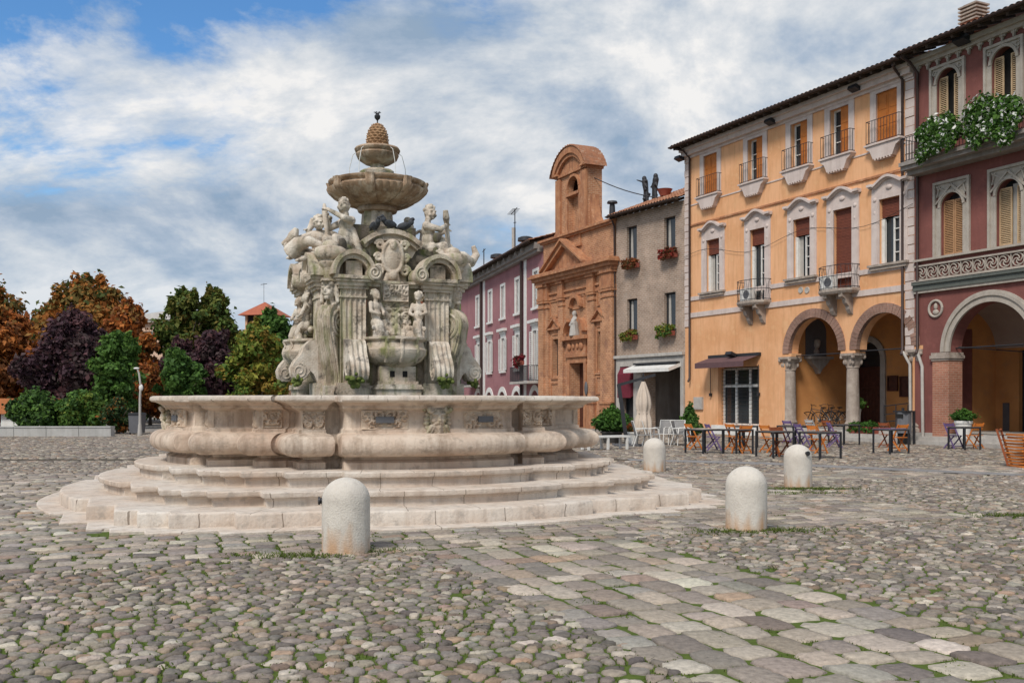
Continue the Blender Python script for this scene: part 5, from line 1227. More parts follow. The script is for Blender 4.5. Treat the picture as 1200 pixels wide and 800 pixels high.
        if pointed:
            for s in (-1, 1): d.bar((c + s*(fw-.12), -.06, z1-r+.15), (c + s*.02, -.06, h-.08), .07, .07, (0, 1, 0)); d.bar((c + s*.15, -.055, z1+.02), (c + s*(fw-.14), -.055, h-.04), .05, .05, (0, 1, 0)); d.bar((c + s*(fw-.16), -.055, z1-.1), (c + s*(fw-.3), -.055, h-.05), .04, .05, (0, 1, 0))
            for s in (-1, 1): d.bar((c + s*.02, -.06, h-.02), (c - s*.3, -.06, z1 + .05), .05, .05, (0, 1, 0))
        else:
            for s in (-1, 1): d.tube([(c + s*(fw-.22) + .08*math.cos(t), -.05, h-.14 + .08*math.sin(t)) for t in [2*PI*i/12 for i in range(13)]], .025, 5)
        d.build('tracery', M['grey_trim'], w); return w
    for i, c in enumerate(mids):
        w = surround(c, 6.96, 9.25, .80, 9.72, True); r = W/2
        pane_mb(c-W/2, c+W/2, 6.98, 9.25, .29).build('pane', M['glass'], w); mt = M['tanlouvre'] if i == 0 else M['beige']
        for s in (-1, 1):
            if i == 0: q = slats(MB(), min(c, c+s*W/2)+.01, max(c, c+s*W/2)-.01, 7.0, 9.0, .14, 30)
            elif s < 0: q = slats(MB(), c-W/2+.01, c+.02, 7.0, 9.0, .14, 30)
            else: q = slats(MB(), c+.22, c+W/2-.01, 7.0, 9.0, .14, 30)
            q.build('shutter', mt, w)
        if i: MB().box(c-.01, .22, 7.0, c+.24, .25, 9.1).build('curtain', M['curtain'], w)
    for i, c in enumerate(tops):
        w = surround(c, 11.2, 13.85, .78, 14.05, False); pane_mb(c-W/2, c+W/2, 11.3, 13.85, .29).build('pane', M['dark'], w)
        slats(MB(), c-W/2+.01, c-.10, 11.3, 13.6, .12, 32).build('shutter', M['beige'], w); slats(MB(), c+.18, c+W/2-.01, 11.3, 13.6, .12, 32).build('shutter', M['beige'], w)
    # long balcony under the top windows
    q = MB(); q.box(.10, -.95, 10.42, L, .002, 10.56); q.box(.10, -.85, 10.28, L, .002, 10.42); q.box(.14, -.55, 10.12, L, .002, 10.28); bo = q.build('balcony', M['grime'], root)
    railing_mb(.16, L-.05, -.90, 10.60, 11.45, int(L/.14), .9).build('railing', M['iron'], bo)
    # hanging drip frieze under the eaves
    q = MB(); q.box(0, -.30, 14.42, L, .002, 14.6); q.box(0, -.16, 14.28, L, .002, 14.42)
    n = int(L/.45)
    for k in range(n): x = (k+.5)*L/n; q.prism([(x-.05, 14.3), (x+.05, 14.3), (x+.03, 14.1), (x, 14.02), (x-.03, 14.1)], -.12, -.02); q.band(arc(x+L/n/2, 14.2, .13, 0, PI, 8), arc(x+L/n/2, 14.2, .18, 0, PI, 8), -.10, -.02)
    q.build('drip_frieze', M['grey_trim'], root)
    x, z = P.sz(1127, 47, -.4); q = MB(); q.obox((x, -.40, z), (.26, 0, 0), (0, .18, -.06), (0, .04, .10)); q.tube([(x, -.3, z), (x, 0, z)], .025, 6); q.build('floodlight', M['iron'], root)
    ro = roof_part(root, -.02, L+.1, 14.72, .95, 6.0, 17, M['eave'])
    cx = P.x(1141, 2.0); q = MB(); q.box(cx-.36, 1.7, 15.2, cx+.36, 2.3, 16.05); ch = q.build('chimney', M['pierbrick'], ro); q = MB()
    for k in range(5): q.box(cx-.42, 1.64, 16.05+.14*k, cx+.42, 2.36, 16.05+.14*k+.06); q.box(cx-.28, 1.78, 16.11+.14*k, cx+.28, 2.2, 16.05+.14*(k+1))
    q.build('chimney_cap', M['colstone'], ch)
    downpipe(root, .22, 0, 3.4, 14.3, (.2, -.95, 14.55)); MB().tube([(.22, -.12, 3.5), (.55, -.22, 2.9), (.60, -.24, .1)], .06, 8).build('drain', M['greystone'], root, 60)
    MB().tube([(arches[0][0]-.1, .3, 3.55), (arches[0][1]+.1, .3, 3.55)], .03, 6).build('tie_rod', M['iron'], root); MB().tube([(arches[0][0]-.1, .3, 3.62), (arches[0][0]+2.6, D-.3, 3.2)], .02, 6).build('tie_rod', M['iron'], root)
    return root
red_root = red_house()

# ================================================================== brown brick house
BP = Front((5.909, 55.7), (8.932, 50.6))
def brown_house():
    P = BP; L = P.len; root = thing('brick_house', 'narrow brown brick house with dark windows and grey stone shopfront', 'building', (P.A.x, P.A.y, 0), P.ang); Z1 = 12.0
    ws = []
    for (xa, xb, ya, yb) in ((733.6, 747, 265, 304), (777.5, 792, 254, 292.5), (733.5, 748, 350, 389), (777.5, 792.5, 342.5, 384)):
        c = P.x((xa+xb)/2); ws.append((c-.46, c+.46, P.z((xa+xb)/2, yb), P.z((xa+xb)/2, ya)))
    top = P.z(760, 428); d0, d1 = P.x(727.5), P.x(743.5); s0, s1 = P.x(753), P.x(798.5)
    hs = [hole(*w) for w in ws] + [dict(a=d0, b=d1, z0=.0, z1=top, arch=False, depth=.5), dict(a=s0, b=s1, z0=.0, z1=top, arch=False, depth=.9)]
    zl = P.z(760, 416)
    wall_mb(0, L-.003, -.05, Z1, hs, 0, .3).build('wall', M['brownbrick'], root); shell(root, 0.0, L-.003, Z1, 9.0, M['brownbrick'], .002)
    for a, b, p, q in ws:
        o = casement_mb(a, b, p, q, .20, .08, False, 0).build('window', M['iron'], root); pane_mb(a, b, p, q, .24).build('pane', M['glass'], o)
        MB().box(a-.08, -.10, p-.08, b+.08, .0, p).build('sill', M['greystone'], o)
        MB().add([(a+.1, .23, p+.1), (a+.32, .23, p+.1), (a+.28, .23, q-.1), (a+.1, .23, q-.1)], [(0, 1, 2, 3)]).build('curtain', M['curtain'], o)
    # shopfront
    q = MB(); q.box(.06, -.08, -.04, d0, .02, top); q.box(d1, -.08, -.04, s0, .02, top); q.box(s1, -.08, -.04, L-.05, .02, top); q.box(.06, -.07, top, L-.05, .02, zl-.1); q.box(.0, -.20, zl-.1, L-.02, .02, zl+.06); q.build('shopfront', M['greystone'], root)
    q = MB(); pb = MB(); pb.add([(s0-.3, 3.0, -.02), (s1+.6, 3.0, -.02), (s1+.6, 3.0, top), (s0-.3, 3.0, top)], [(0, 1, 2, 3)]); pb.add([(s0-.3, .9, -.02), (s0-.3, 3.0, -.02), (s0-.3, 3, top), (s0-.3, .9, top)], [(0, 1, 2, 3)]); pb.add([(s1+.6, .9, -.02), (s1+.6, 3.0, -.02), (s1+.6, 3, top), (s1+.6, .9, top)], [(0, 1, 2, 3)]); pb.add([(s0-.3, .9, top), (s1+.6, .9, top), (s1+.6, 3, top), (s0-.3, 3, top)], [(0, 1, 2, 3)])
    pb.build('passage', M['grime'], root)
    q = MB(); a, b = P.x(766, 3), P.x(789, 3); q.box(a, 2.9, 0, b, 2.998, 1.6); q.build('passage_door', M['wood'], root)
    do = casement_mb(d0, d1, .0, top-.9, .4, .07, True, 2).build('shop_door', M['iron'], root); pane_mb(d0, d1, 0, top, .45).build('pane', M['glass'], do)
    aw = MB(); P4 = [(-.02, top-.02), (-.26, top-.45), (-.26, top-1.75), (-.02, top-1.6)]
    for k in range(2): (ya, za), (yb, zb) = P4[k], P4[k+1]; aw.add([(d0+.02, ya, za), (d1-.02, ya, za), (d1-.02, yb, zb), (d0+.02, yb, zb)], [(0, 1, 2, 3)])
    for x in (d0+.02, d1-.02): aw.add([(x, y, z) for y, z in P4], [(0, 1, 2, 3)])
    aw.build('awning', M['burgundy'], root)
    aw = MB(); aw.prism([(0, 0), (.0, .2), (-.9, -.12), (-.9, -.30)], s0-.55, s1+.05); aw.v = [(y_, x_, top+z_-.1) for x_, y_, z_ in aw.v]; ao = aw.build('awning', M['white'], root); aw = MB(); aw.box(s0-.3, -.42, top+.03, s1+.05, -.14, top+.13); aw.build('cassette', M['iron'], ao)
    roof_part(root, -.15, L-.01, 12.05, .55, 7.0, 21, M['eave'])
    MB().tube([(-.02, -.3, 11.9), (-.02, -.12, 11.5), (.05, -.1, 4.2), (.05, -.1, .1)], .05, 8).build('downpipe', M['pipe'], root, 60)
    # chimney pot by the gable
    x = P.x(717.5, 1.0); q = MB(); q.cyl((x, 1.0, 12.4), (x, 1.0, 13.1), .20, .16, 12); q.cyl((x, 1.0, 13.1), (x, 1.0, 13.22), .15, .15, 12); q.lathe([(0, 13.22), (.32, 13.22), (.28, 13.34), (0, 13.40)], 14, (x, 1.0, 0)); q.build('chimney', M['iron'], root, 40)
    return root
brown_root = brown_house()

# ================================================================== brick church front with bell gable
KP = Front((1.95, 64.1), (5.909, 55.7))
def church():
    P = KP; L = P.len; root = thing('church', 'unfinished orange brick church front with pediment and tall bell gable', 'church', (P.A.x, P.A.y, 0), P.ang); br, tr = M['churchbrick'], M['churchtrim']
    wl = (P.x(648), P.x(655.5), P.z(652, 440), P.z(652, 397)); wr = (P.x(700.5), P.x(708.5), P.z(705, 434), P.z(705, 388)); dc = (P.x(668.5), P.x(685), .0, P.z(677, 425))
    hs = [hole(*wl), hole(*wr), dict(a=dc[0], b=dc[1], z0=dc[2], z1=dc[3], arch=False, depth=.75)]
    wall_mb(0, L, -.05, 9.9, hs, 0, .45).build('wall', br, root); shell(root, 0, L, 9.9, 9.0, br, .002)
    for a, b, p, q in (wl, wr):
        o = casement_mb(a, b, p, q, .34, .05, False, 6).build('window', M['iron'], root); pane_mb(a, b, p, q, .40).build('pane', M['glass'], o)
        s = MB(); s.box(a-.05, -.06, q+.25, b+.05, .01, q+.6); s.prism([(a-.35, q+.6), (b+.35, q+.6), (b+.35, q+.72), ((a+b)/2, q+1.22), (a-.35, q+.72)], -.10, .01)
        for e0, e1 in (((a-.45, q+.72), ((a+b)/2, q+1.36)), (((a+b)/2, q+1.36), (b+.45, q+.72))): s.bar((e0[0], -.14, e0[1]), (e1[0], -.14, e1[1]), .30, .10, (0, 1, 0)) if False else s.prism([e0, e1, (e1[0], e1[1]-.13), (e0[0], e0[1]-.13)], -.28, .01)
        s.box(a-.45, -.24, q+.58, b+.45, .01, q+.70); s.build('pediment', tr, o)
        f = MB(); f.box(a-.14, -.05, p-.1, a, .01, q+.1); f.box(b, -.05, p-.1, b+.14, .01, q+.1); f.box(a-.14, -.05, q+.0, b+.14, .01, q+.12) if False else None; f.box(a-.2, -.10, p-.22, b+.2, .01, p-.1); f.build('frame', tr, o)
    d = MB(); m = (dc[0]+dc[1])/2; d.box(m-.0, .55, 0, dc[1], .62, dc[3]); d.box(dc[0], .66, 0, m, .70, dc[3])
    for k in range(4): z = .3+k*(dc[3]-.4)/4; d.box(m+.08, .52, z, dc[1]-.08, .55, z+(dc[3]-.4)/4-.15)
    do = d.build('door', M['wood'], root)
    f = MB(); f.box(dc[0]-.28, -.09, 0, dc[0], .01, dc[3]); f.box(dc[1], -.09, 0, dc[1]+.28, .01, dc[3]); f.box(dc[0]-.34, -.09, dc[3], dc[1]+.34, .01, dc[3]+.35); f.build('door_frame', tr, do)
    # pilasters: clustered at the ends and framing the middle bay
    for a, b, y in ((.02, .75, -.28), (.75, 1.15, -.16), (P.x(656.5), P.x(662), -.16), (P.x(691), P.x(698.5), -.16), (L-1.5, L-1.1, -.16), (L-1.1, L-.02, -.28)):
        q = MB(); q.box(a, y, 1.6, b, .004, 8.0); o = q.build('pilaster', br, root)
        q = MB(); q.box(a-.05, y-.07, -.04, b+.05, .004, .55); q.box(a-.03, y-.04, .55, b+.03, .004, 1.45); q.box(a-.08, y-.10, 1.45, b+.08, .004, 1.6); q.build('base', tr, o)
        q = MB(); q.box(a-.05, y-.06, 7.55, b+.05, .004, 7.65); q.box(a-.08, y-.09, 7.9, b+.08, .004, 8.02); q.build('capital', tr, o)
        q = MB(); q.box(a-.06, y-.10, 8.05, b+.06, .003, 8.25); q.box(a-.02, y-.06, 8.25, b+.02, .003, 8.95); q.box(a-.10, y-.16, 8.95, b+.10, .003, 9.12); q.build('entablature', tr, o)
    q = MB(); q.box(.02, -.10, 8.05, L-.02, .002, 8.20); q.box(.02, -.12, 8.40, L-.02, .002, 8.52); q.box(.02, -.14, 8.98, L-.02, .002, 9.12); q.build('string_course', tr, root)
    q = MB(); q.box(-.25, -.42, 9.12, L+.15, .002, 9.30); q.box(-.38, -.58, 9.30, L+.25, .002, 9.52); q.box(-.55, -.78, 9.52, L+.40, .002, 9.66); q.box(-.45, -.66, 9.66, L+.3, .003, 9.78); q.build('cornice', tr, root)
    # recessed panels
    q = MB()
    for xa, xb, ya, yb in ((645, 655, 352, 372), (668, 686, 346, 362), (700, 709, 336, 358), (646, 656, 448, 470), (699, 710, 440, 462)):
        a, b = P.x(xa), P.x(xb); z1, z0 = P.z((xa+xb)/2, ya), P.z((xa+xb)/2, yb)
        q.box(a, -.06, z0, b, .003, z0+.1); q.box(a, -.06, z1-.1, b, .003, z1); q.box(a, -.06, z0+.1, a+.1, .003, z1-.1); q.box(b-.1, -.06, z0+.1, b, .003, z1-.1); q.build('panel', tr, root); q = MB()
    # broken pediment over the door with a statue in a small niche
    c, zt = m, dc[3]+.35; q = MB(); q.box(dc[0]-.45, -.20, zt, dc[1]+.45, .01, zt+.25); q.box(dc[0]-.35, -.12, zt+.25, dc[1]+.35, .01, zt+1.05); q.box(dc[0]-.65, -.40, zt+1.05, dc[1]+.65, .01, zt+1.28)
    for s in (-1, 1):
        q.band(arc(c+s*.1, zt+1.25, 1.05, PI/2 + s*-.5, PI/2 - s*1.35, 10), arc(c+s*.1, zt+1.25, 1.28, PI/2 + s*-.5, PI/2 - s*1.35, 10), -.42, .01)
        q.sphere((c+s*.75, -.16, zt+.66), (.22, .12, .24)); q.sphere((c+s*.25, -.14, zt+.66), (.16, .10, .2)); 
    q.build('portal_pediment', tr, root, 40); q = MB()
    q.band(arc(c, zt+3.05, .55, PI, 0, 12), arc(c, zt+3.05, .75, PI, 0, 12), -.30, .01); q.box(c-.85, -.22, zt+3.0, c-.5, .01, zt+3.1); q.box(c+.5, -.22, zt+3.0, c+.85, .01, zt+3.1); q.build('niche_head', tr, root, 40)
    s = MB(); z = zt+1.28; s.tube([(c, -.18, z), (c, -.20, z+.5), (c, -.2, z+.95), (c, -.18, z+1.2)], [.36, .27, .22, .10], 14); s.sphere((c, -.20, z+1.36), (.14, .15, .19)); s.capsule((c-.2, -.2, z+1.05), (c-.22, -.42, z+.65), .08, .05); s.capsule((c+.2, -.2, z+1.05), (c+.1, -.44, z+.75), .08, .05)
    for k in range(5): s.tube([(c-.3+.15*k, -.30, z+.05), (c-.2+.1*k, -.33, z+.8)], .05, 6)
    s.fuse('statue', M['greystone'], root, .03, 1)
    x, zz = P.sz(690.5, 455); q = MB(); q.sphere((x, -.22, zz), (.18, .06, .42), 12, 8); q.build('oval_plaque', M['slate'], root, 60)
    # attic storey and pediment
    q = MB(); q.box(.30, -.03, 9.6, L-.15, 3.0, 11.75); q.build('attic', br, root)
    q = MB(); q.box(.15, -.22, 11.72, L-.02, 3.1, 11.84); q.box(.02, -.34, 11.84, L+.1, 3.1, 11.98); q.build('attic_cornice', tr, root)
    a, b, ax = P.x(644.5), P.x(692), P.x(667.5); q = MB(); zb, za = 9.80, P.z(667, 283)
    q.prism([(a, zb), (b, zb), (ax, za-.25)], -.20, -.03)
    for e0, e1 in (((a-.2, zb), (ax, za)), ((b+.2, zb), (ax, za))): 
        q.prism([e0, e1, (e1[0], e1[1]-.30), (e0[0]+(.38 if e0[0] < ax else -.38), zb)], -.55, -.02); q.prism([(e0[0], e0[1]+.12), (e1[0], e1[1]+.14), e1, e0], -.72, -.02)
    q.build('pediment', tr, root)
    # bell gable
    g0, g1 = P.x(653.5), P.x(688.5); ym, T = -.02, 1.0; zs = 15.6; zt = 17.0; c = (g0+g1)/2
    oa, ob = P.x(666.5), P.x(679); p, q_ = P.z(672, 283), P.z(672, 207)
    zl = P.z(672, 227)
    gb = wall_mb(g0, g1, 11.9, zs, [dict(a=oa, b=ob, z0=p, z1=q_, arch=True, depth=.35)], ym); gb.add([(g0, ym, 11.9), (g0, T, 11.9), (g0, T, zs), (g0, ym, zs)], [(0, 1, 2, 3)]); gb.add([(g1, ym, 11.9), (g1, T, 11.9), (g1, T, zs), (g1, ym, zs)], [(3, 2, 1, 0)]); gb.add([(g0, T, 11.9), (g1, T, 11.9), (g1, T, zs), (g0, T, zs)], [(3, 2, 1, 0)]); gb.add([(g0, ym, zs), (g1, ym, zs), (g1, T, zs), (g0, T, zs)], [(0, 1, 2, 3)]); gb.add([(oa, .33, p), (ob, .33, p), (ob, .33, zl), (oa, .33, zl)], [(0, 1, 2, 3)])
    go = gb.build('bell_gable', br, root)
    pane_mb(oa, ob, zl, q_, .6).build('belfry_opening', M['dark'], go)
    s = MB(); s.box(oa-.12, -.16, zl-.12, ob+.12, .3, zl+.06); r = (ob-oa)/2; s.band(arc((oa+ob)/2, q_-r, r-.003, PI, 0), arc((oa+ob)/2, q_-r, r+.16, PI, 0), -.12, .01)
    for a, b in ((g0, g0+.55), (g1-.55, g1)): s.box(a-.03, -.16, 11.98, b+.03, -.01, zs-.1)
    s.box(oa-.28, -.10, p-.25, oa-.003, -.01, q_-r); s.box(ob+.003, -.10, p-.25, ob+.28, -.01, q_-r); s.box(oa-.4, -.16, p-.4, ob+.4, -.005, p-.25); s.build('moulding', tr, go, 30)
    for x0, sg in ((g0, -1), (g1, 1)):     # swept shoulders
        cv = [(x0, 14.0)] + [(x0 + sg*1.35*(1-math.cos(t)), 14.0 - 2.02*math.sin(t)) for t in [PI/2*k/12 for k in range(1, 13)]] + [(x0, 11.98)]
        MB().prism(cv, .15, T-.2).build('shoulder', tr, go, 30)
    w = (g1-g0)/2 + .16; rr = (w*w + (zt-zs)**2)/(2*(zt-zs)); a0 = math.asin(w/rr); cz = zt - rr
    s = MB(); s.box(g0-.08, -.18, zs-.02, g1+.08, T+.08, zs+.10); s.box(c-w, -.34, zs+.10, c-w+.6, T+.1, zs+.22); s.box(c+w-.6, -.34, zs+.10, c+w, T+.1, zs+.22)
    o1, i1 = arc(c, cz, rr, PI/2+a0, PI/2-a0, 24), arc(c, cz, rr-.20, PI/2+a0, PI/2-a0, 24); i2 = arc(c, cz, rr-.42, PI/2+a0, PI/2-a0, 24)
    s.band([(x, max(z, zs+.1)) for x, z in i1], [(x, z+.2) for x, z in o1], -.36, T+.1); s.band([(x, max(z, zs+.1)) for x, z in i2], [(x, max(z, zs+.11)) for x, z in i1], -.25, T+.1); s.prism([(x, max(z, zs+.1)) for x, z in i2] + [(c+w-.3, zs+.1), (c-w+.3, zs+.1)], -.06, T)
    s.build('gable_head', tr, go, 30)
    s = MB(); n = 20; o2 = arc(c, cz, rr+.22, PI/2+a0, PI/2-a0, n)
    for k in range(n): (xa, za_), (xb, zb_) = o2[k], o2[k+1]; s.add([(xa, -.42, za_), (xb, -.42, zb_), (xb, T+.14, zb_), (xa, T+.14, za_), ((xa+xb)/2, -.42, (za_+zb_)/2+.10), ((xa+xb)/2, T+.14, (za_+zb_)/2+.10)], [(0, 4, 5, 3), (4, 1, 2, 5), (0, 1, 4), (3, 5, 2)])
    s.build('roof', M['tile'], go)
    return root
church_root = church()

# ================================================================== plum house with white shutters
VP_ = Front((-4.64, 89.0), (2.01, 64.3))
def plum_house():
    P = VP_; L = P.len; root = thing('townhouse', 'plum pink town house with white shutters and dark downpipes behind the fountain', 'building', (P.A.x, P.A.y, 0), P.ang); Z1 = 12.1
    up = [(556, 564), (571, 578.5), (585.5, 593.5), (602.5, 611), (623, 633.5)]
    lo = [(558, 565), (569.5, 579), (586, 594), (602, 612), (621, 634)]
    ups = [(P.x(a), P.x(b)) for a, b in up]; los = [(P.x(a), P.x(b)) for a, b in lo]
    ups = [(ups[0][0]-(k+1)*4.6, ups[0][0]-(k+1)*4.6+1.7) for k in range(1)] + ups
    cs = [(a+b)/2 for a, b in ups[1:]]; H0, H1 = 7.35, 10.6; W = 1.0
    hs = [hole(c-W/2, c+W/2, 7.9, 10.3) for c in cs]; hs2 = []
    for i, (a, b) in enumerate(los):
        c = (a+b)/2; z0, z1 = (2.95 if i == 4 else 3.9), 6.35; hs2.append((c-W/2, c+W/2, z0, z1))
    ar = [(P.x(557), P.x(566)-.4), (P.x(568.5), P.x(579)), (P.x(582), P.x(596)), (P.x(598), P.x(614)), (P.x(619.5), P.x(635))]
    har = []
    for a, b in ar: c = (a+b)/2; har.append(dict(a=c-1.25, b=c+1.25, z0=.1, z1=2.35, arch=True, depth=.6))
    wall_mb(0, L, -.05, Z1, hs + [hole(*h) for h in hs2] + har, 0, .25).build('wall', M['purple'], root); shell(root, 0, L, Z1, 9.0, M['purple'], .002)
    pb = MB().add([(.1, 3.4, 0), (L-.1, 3.4, 0), (L-.1, 3.4, 3), (.1, 3.4, 3)], [(0, 1, 2, 3)]).add([(.1, .6, 2.8), (L-.1, .6, 2.8), (L-.1, 3.4, 2.8), (.1, 3.4, 2.8)], [(0, 1, 2, 3)]); pb.build('arcade_wall', M['grime'], root)
    for h in har:
        c, r = (h['a']+h['b'])/2, 1.25; q = MB(); q.band(arc(c, h['z1']-r, r-.01, PI, 0, 20), arc(c, h['z1']-r, r+.36, PI, 0, 20), -.06, .01); q.box(c-r-.36, -.06, 0, c-r+.005, .01, h['z1']-r); q.box(c+r-.005, -.06, 0, c+r+.36, .01, h['z1']-r); q.build('arch_surround', M['white'], root, 30)
    for i, (a, b, p, q_) in enumerate([(h['a'], h['b'], h['z0'], h['z1']) for h in hs] + hs2):
        low = i >= len(hs); s = MB(); e = .22
        s.box(a-e, -.05, p, a, .02, q_+.2); s.box(b, -.05, p, b+e, .02, q_+.2); s.box(a, -.05, q_, b, .02, q_+.2); s.box(a-e-.1, -.15, p-.16, b+e+.1, .01, p)
        if low: s.box(a-e-.12, -.12, q_+.35, b+e+.12, .01, q_+.52); s.box(a-e-.3, -.30, q_+.52, b+e+.3, .01, q_+.72); s.box(a-e, -.06, q_+.2, b+e, .01, q_+.35)
        w = s.build('window', M['white'], root)
        pane_mb(a, b, p, q_, .22).build('pane', M['glass'], w)
        casement_mb(a, b, p, q_, .16, .07).build('frame', M['white'], w)
        m = (a+b)/2; ll = MB()
        if not low: slats(ll, a+.02, m-.01, p+.03, q_-.02, .06, 26); slats(ll, m+.01, b-.02, p+.03, q_-.02, .06, 26)
        else:       # leaves folded back against the wall
            slats(ll, a-e-.42, a-.06, p+.03, q_-.02, -.09, 26); slats(ll, b+.06, b+e+.42, p+.03, q_-.02, -.09, 26); slats(ll, a+.02, a+.30, p+.03, q_-.02, .06, 26)
        ll.build('shutter', M['white'], w)
    for px in (565.7, 613.3): x = P.x(px); MB().tube([(x, -.3, 12.0), (x, -.16, 11.6), (x, -.16, .1)], .11, 8).build('downpipe', M['pipe'], root, 60); MB().box(x+.25, -.05, .0, x+.85, .01, 11.4).build('pilaster', M['white'], root)
    x1, x0 = L-.1, P.x(613.0); s = MB(); s.box(x0, -1.0, 2.78, x1, .01, 2.94); bo = s.build('balcony', M['greystone'], root); railing_mb(x0+.04, x1-.04, -.96, 3.0, 3.95, int((x1-x0)/.16), .95, .018).build('railing', M['iron'], bo)
    x0, x1 = P.x(552), P.x(564.5); s = MB(); s.box(x0, -1.0, 2.78, x1, .01, 2.94); bo = s.build('balcony', M['greystone'], root); railing_mb(x0+.04, x1-.04, -.96, 3.0, 3.95, int((x1-x0)/.2), .95, .018).build('railing', M['iron'], bo)
    q = MB(); q.box(0, -.35, 11.4, L, .01, 11.6); q.box(0, -.55, 11.6, L, .01, 12.0)
    for k in range(int(L/1.6)): q.box(.4+k*1.6, -.75, 11.75, .7+k*1.6, -.5, 12.0)
    q.build('cornice', M['grime'], root); ro = roof_part(root, -.1, L-.02, 12.12, .95, 6.0, 16, M['eave'])
    for px, h in ((583, 1.0), (616, 1.1)):
        x = P.x(px, 2.0); q = MB(); q.box(x-.35, 1.6, 12.6, x+.35, 2.4, 13.1+h*.6); ch = q.build('chimney', M['pierbrick'], ro); q = MB(); q.cyl((x, 2, 13.1+h*.6), (x, 2, 13.25+h*.6), .3, .3, 12); q.lathe([(0, 13.25+h*.6), (.62, 13.25+h*.6), (.6, 13.5+h*.6), (.35, 13.6+h*.6), (0, 13.62+h*.6)], 14, (x, 2, 0)); q.build('chimney_cap', M['iron'], ch, 40)
    x = P.x(602, 1.5); q = MB(); q.cyl((x, 1.5, 12.4), (x, 1.5, 15.2), .16, .16, 10); q.build('flue', M['greystone'], ro, 40); q = MB(); q.tube([(x+.35, 1.5, 13), (x+.35, 1.5, 16.6)], .04, 6); q.tube([(x-.8, 1.5, 16.4), (x+1.0, 1.5, 16.6)], .03, 5)
    for k in range(6): q.tube([(x-.8+.3*k, 1.2, 16.4+.03*k), (x-.8+.3*k, 1.8, 16.4+.03*k)], .02, 4)
    q.tube([(x, 1.5, 15.6), (x+.7, 1.5, 15.5)], .03, 5); q.build('aerial', M['iron'], ro)
    x = P.x(567, 2); q = MB(); q.tube([(x, 2, 12.5), (x, 2, 15.4)], .05, 5); q.tube([(x-.6, 2, 15.2), (x+.6, 2, 15.3)], .03, 5); q.build('aerial', M['iron'], ro)
    return root
plum_root = plum_house()

# ------------------------------------------------------------------ far buildings behind the trees
def tower_house():
    p = at(300, 470, 118); m = mat('pale_orange_far_plaster', (0.58, 0.36, 0.22), (0.50, 0.29, 0.17), .4)
    root = thing('tower_house', 'far orange house with red tiled roof and open roof loggia above the trees', 'building', (p.x, p.y, 0), R(-12)); root.scale = (.52, .52, .965)
    s = MB(); s.box(-4.2, 0, 0, 5.4, 8, 9.6); s.build('wall', m, root); s = MB(); s.prism([(-4.6, 9.55), (5.8, 9.55), (1.2, 11.6), (-1.0, 11.6)], -.4, .4); s.build('gable', m, root)
    s = MB(); s.add([(-4.8, -.5, 9.5), (6.0, -.5, 9.5), (6.0, 8.5, 9.5), (-4.8, 8.5, 9.5), (.6, 4, 11.9)], [(0, 1, 4), (1, 2, 4), (2, 3, 4), (3, 0, 4)]); s.build('roof', M['tile'], root)
    s = MB(); s.box(-3.0, .5, 9.5, 4.0, 7, 11.2)
    for x in (-3.0, -.8, 1.4, 3.6): s.box(x, .5, 11.2, x+.5, 1.0, 12.5); s.box(x, 6.5, 11.2, x+.5, 7, 12.5)
    o = s.build('loggia', m, root); s = MB(); s.box(-2.9, 1.2, 11.3, 3.9, 6.4, 12.4); s.build('loggia_recess', M['dark'], o)
    s = MB(); s.add([(-4.3, -.8, 12.4), (5.3, -.8, 12.4), (5.3, 8.2, 12.4), (-4.3, 8.2, 12.4), (.5, 3.6, 14.2)], [(0, 1, 4), (1, 2, 4), (2, 3, 4), (3, 0, 4), (3, 2, 1, 0)]); s.build('loggia_roof', mat('red_far_tile', (0.42, 0.13, 0.07), (0.33, 0.10, 0.06), 1.0), o)
    s = MB(); s.tube([(.2, 3.6, 14), (.2, 3.6, 16.6)], .045, 5); s.tube([(-.6, 3.6, 16.4), (1.0, 3.6, 16.5)], .035, 4); s.build('aerial', M['iron'], root)
tower_house()
def peach_house():
    p = at(178, 470, 100); m = mat('peach_far_plaster', (0.66, 0.46, 0.34), (0.58, 0.39, 0.28), .4)
    root = thing('apartment_house', 'far peach house glimpsed in the gap between the trees', 'building', (p.x, p.y, 0), R(-10))
    s = wall_mb(-5, 4, 0, 9.6, [hole(x-.6, x+.6, z, z+1.9) for x in (-3.2, -.6, 2.0) for z in (1.2, 4.0, 6.8)], 0, .3); s.box(-5, .32, 0, 4, 8, 9.6); s.build('wall', m, root)
    for x in (-3.2, -.6, 2.0):
        for z in (1.2, 4.0, 6.8):
            o = MB().box(x-.8, -.1, z-.15, x+.8, .0, z).box(x-.75, -.06, z, x-.6, .0, z+2.0).box(x+.6, -.06, z, x+.75, .0, z+2.0).build('window', M['greystone'], root); pane_mb(x-.6, x+.6, z, z+1.9, .28).build('pane', M['glass'], o)
    s = MB(); s.box(-5.3, -.5, 9.6, 4.3, 8.3, 9.85); s.build('cornice', M['greystone'], root); s = MB(); s.add([(-5.4, -.6, 9.85), (4.4, -.6, 9.85), (4.4, 8.4, 9.85), (-5.4, 8.4, 9.85), (-.5, 4, 11.2)], [(0, 1, 4), (1, 2, 4), (2, 3, 4), (3, 0, 4)]); s.build('roof', M['greystone'], root)
peach_house()
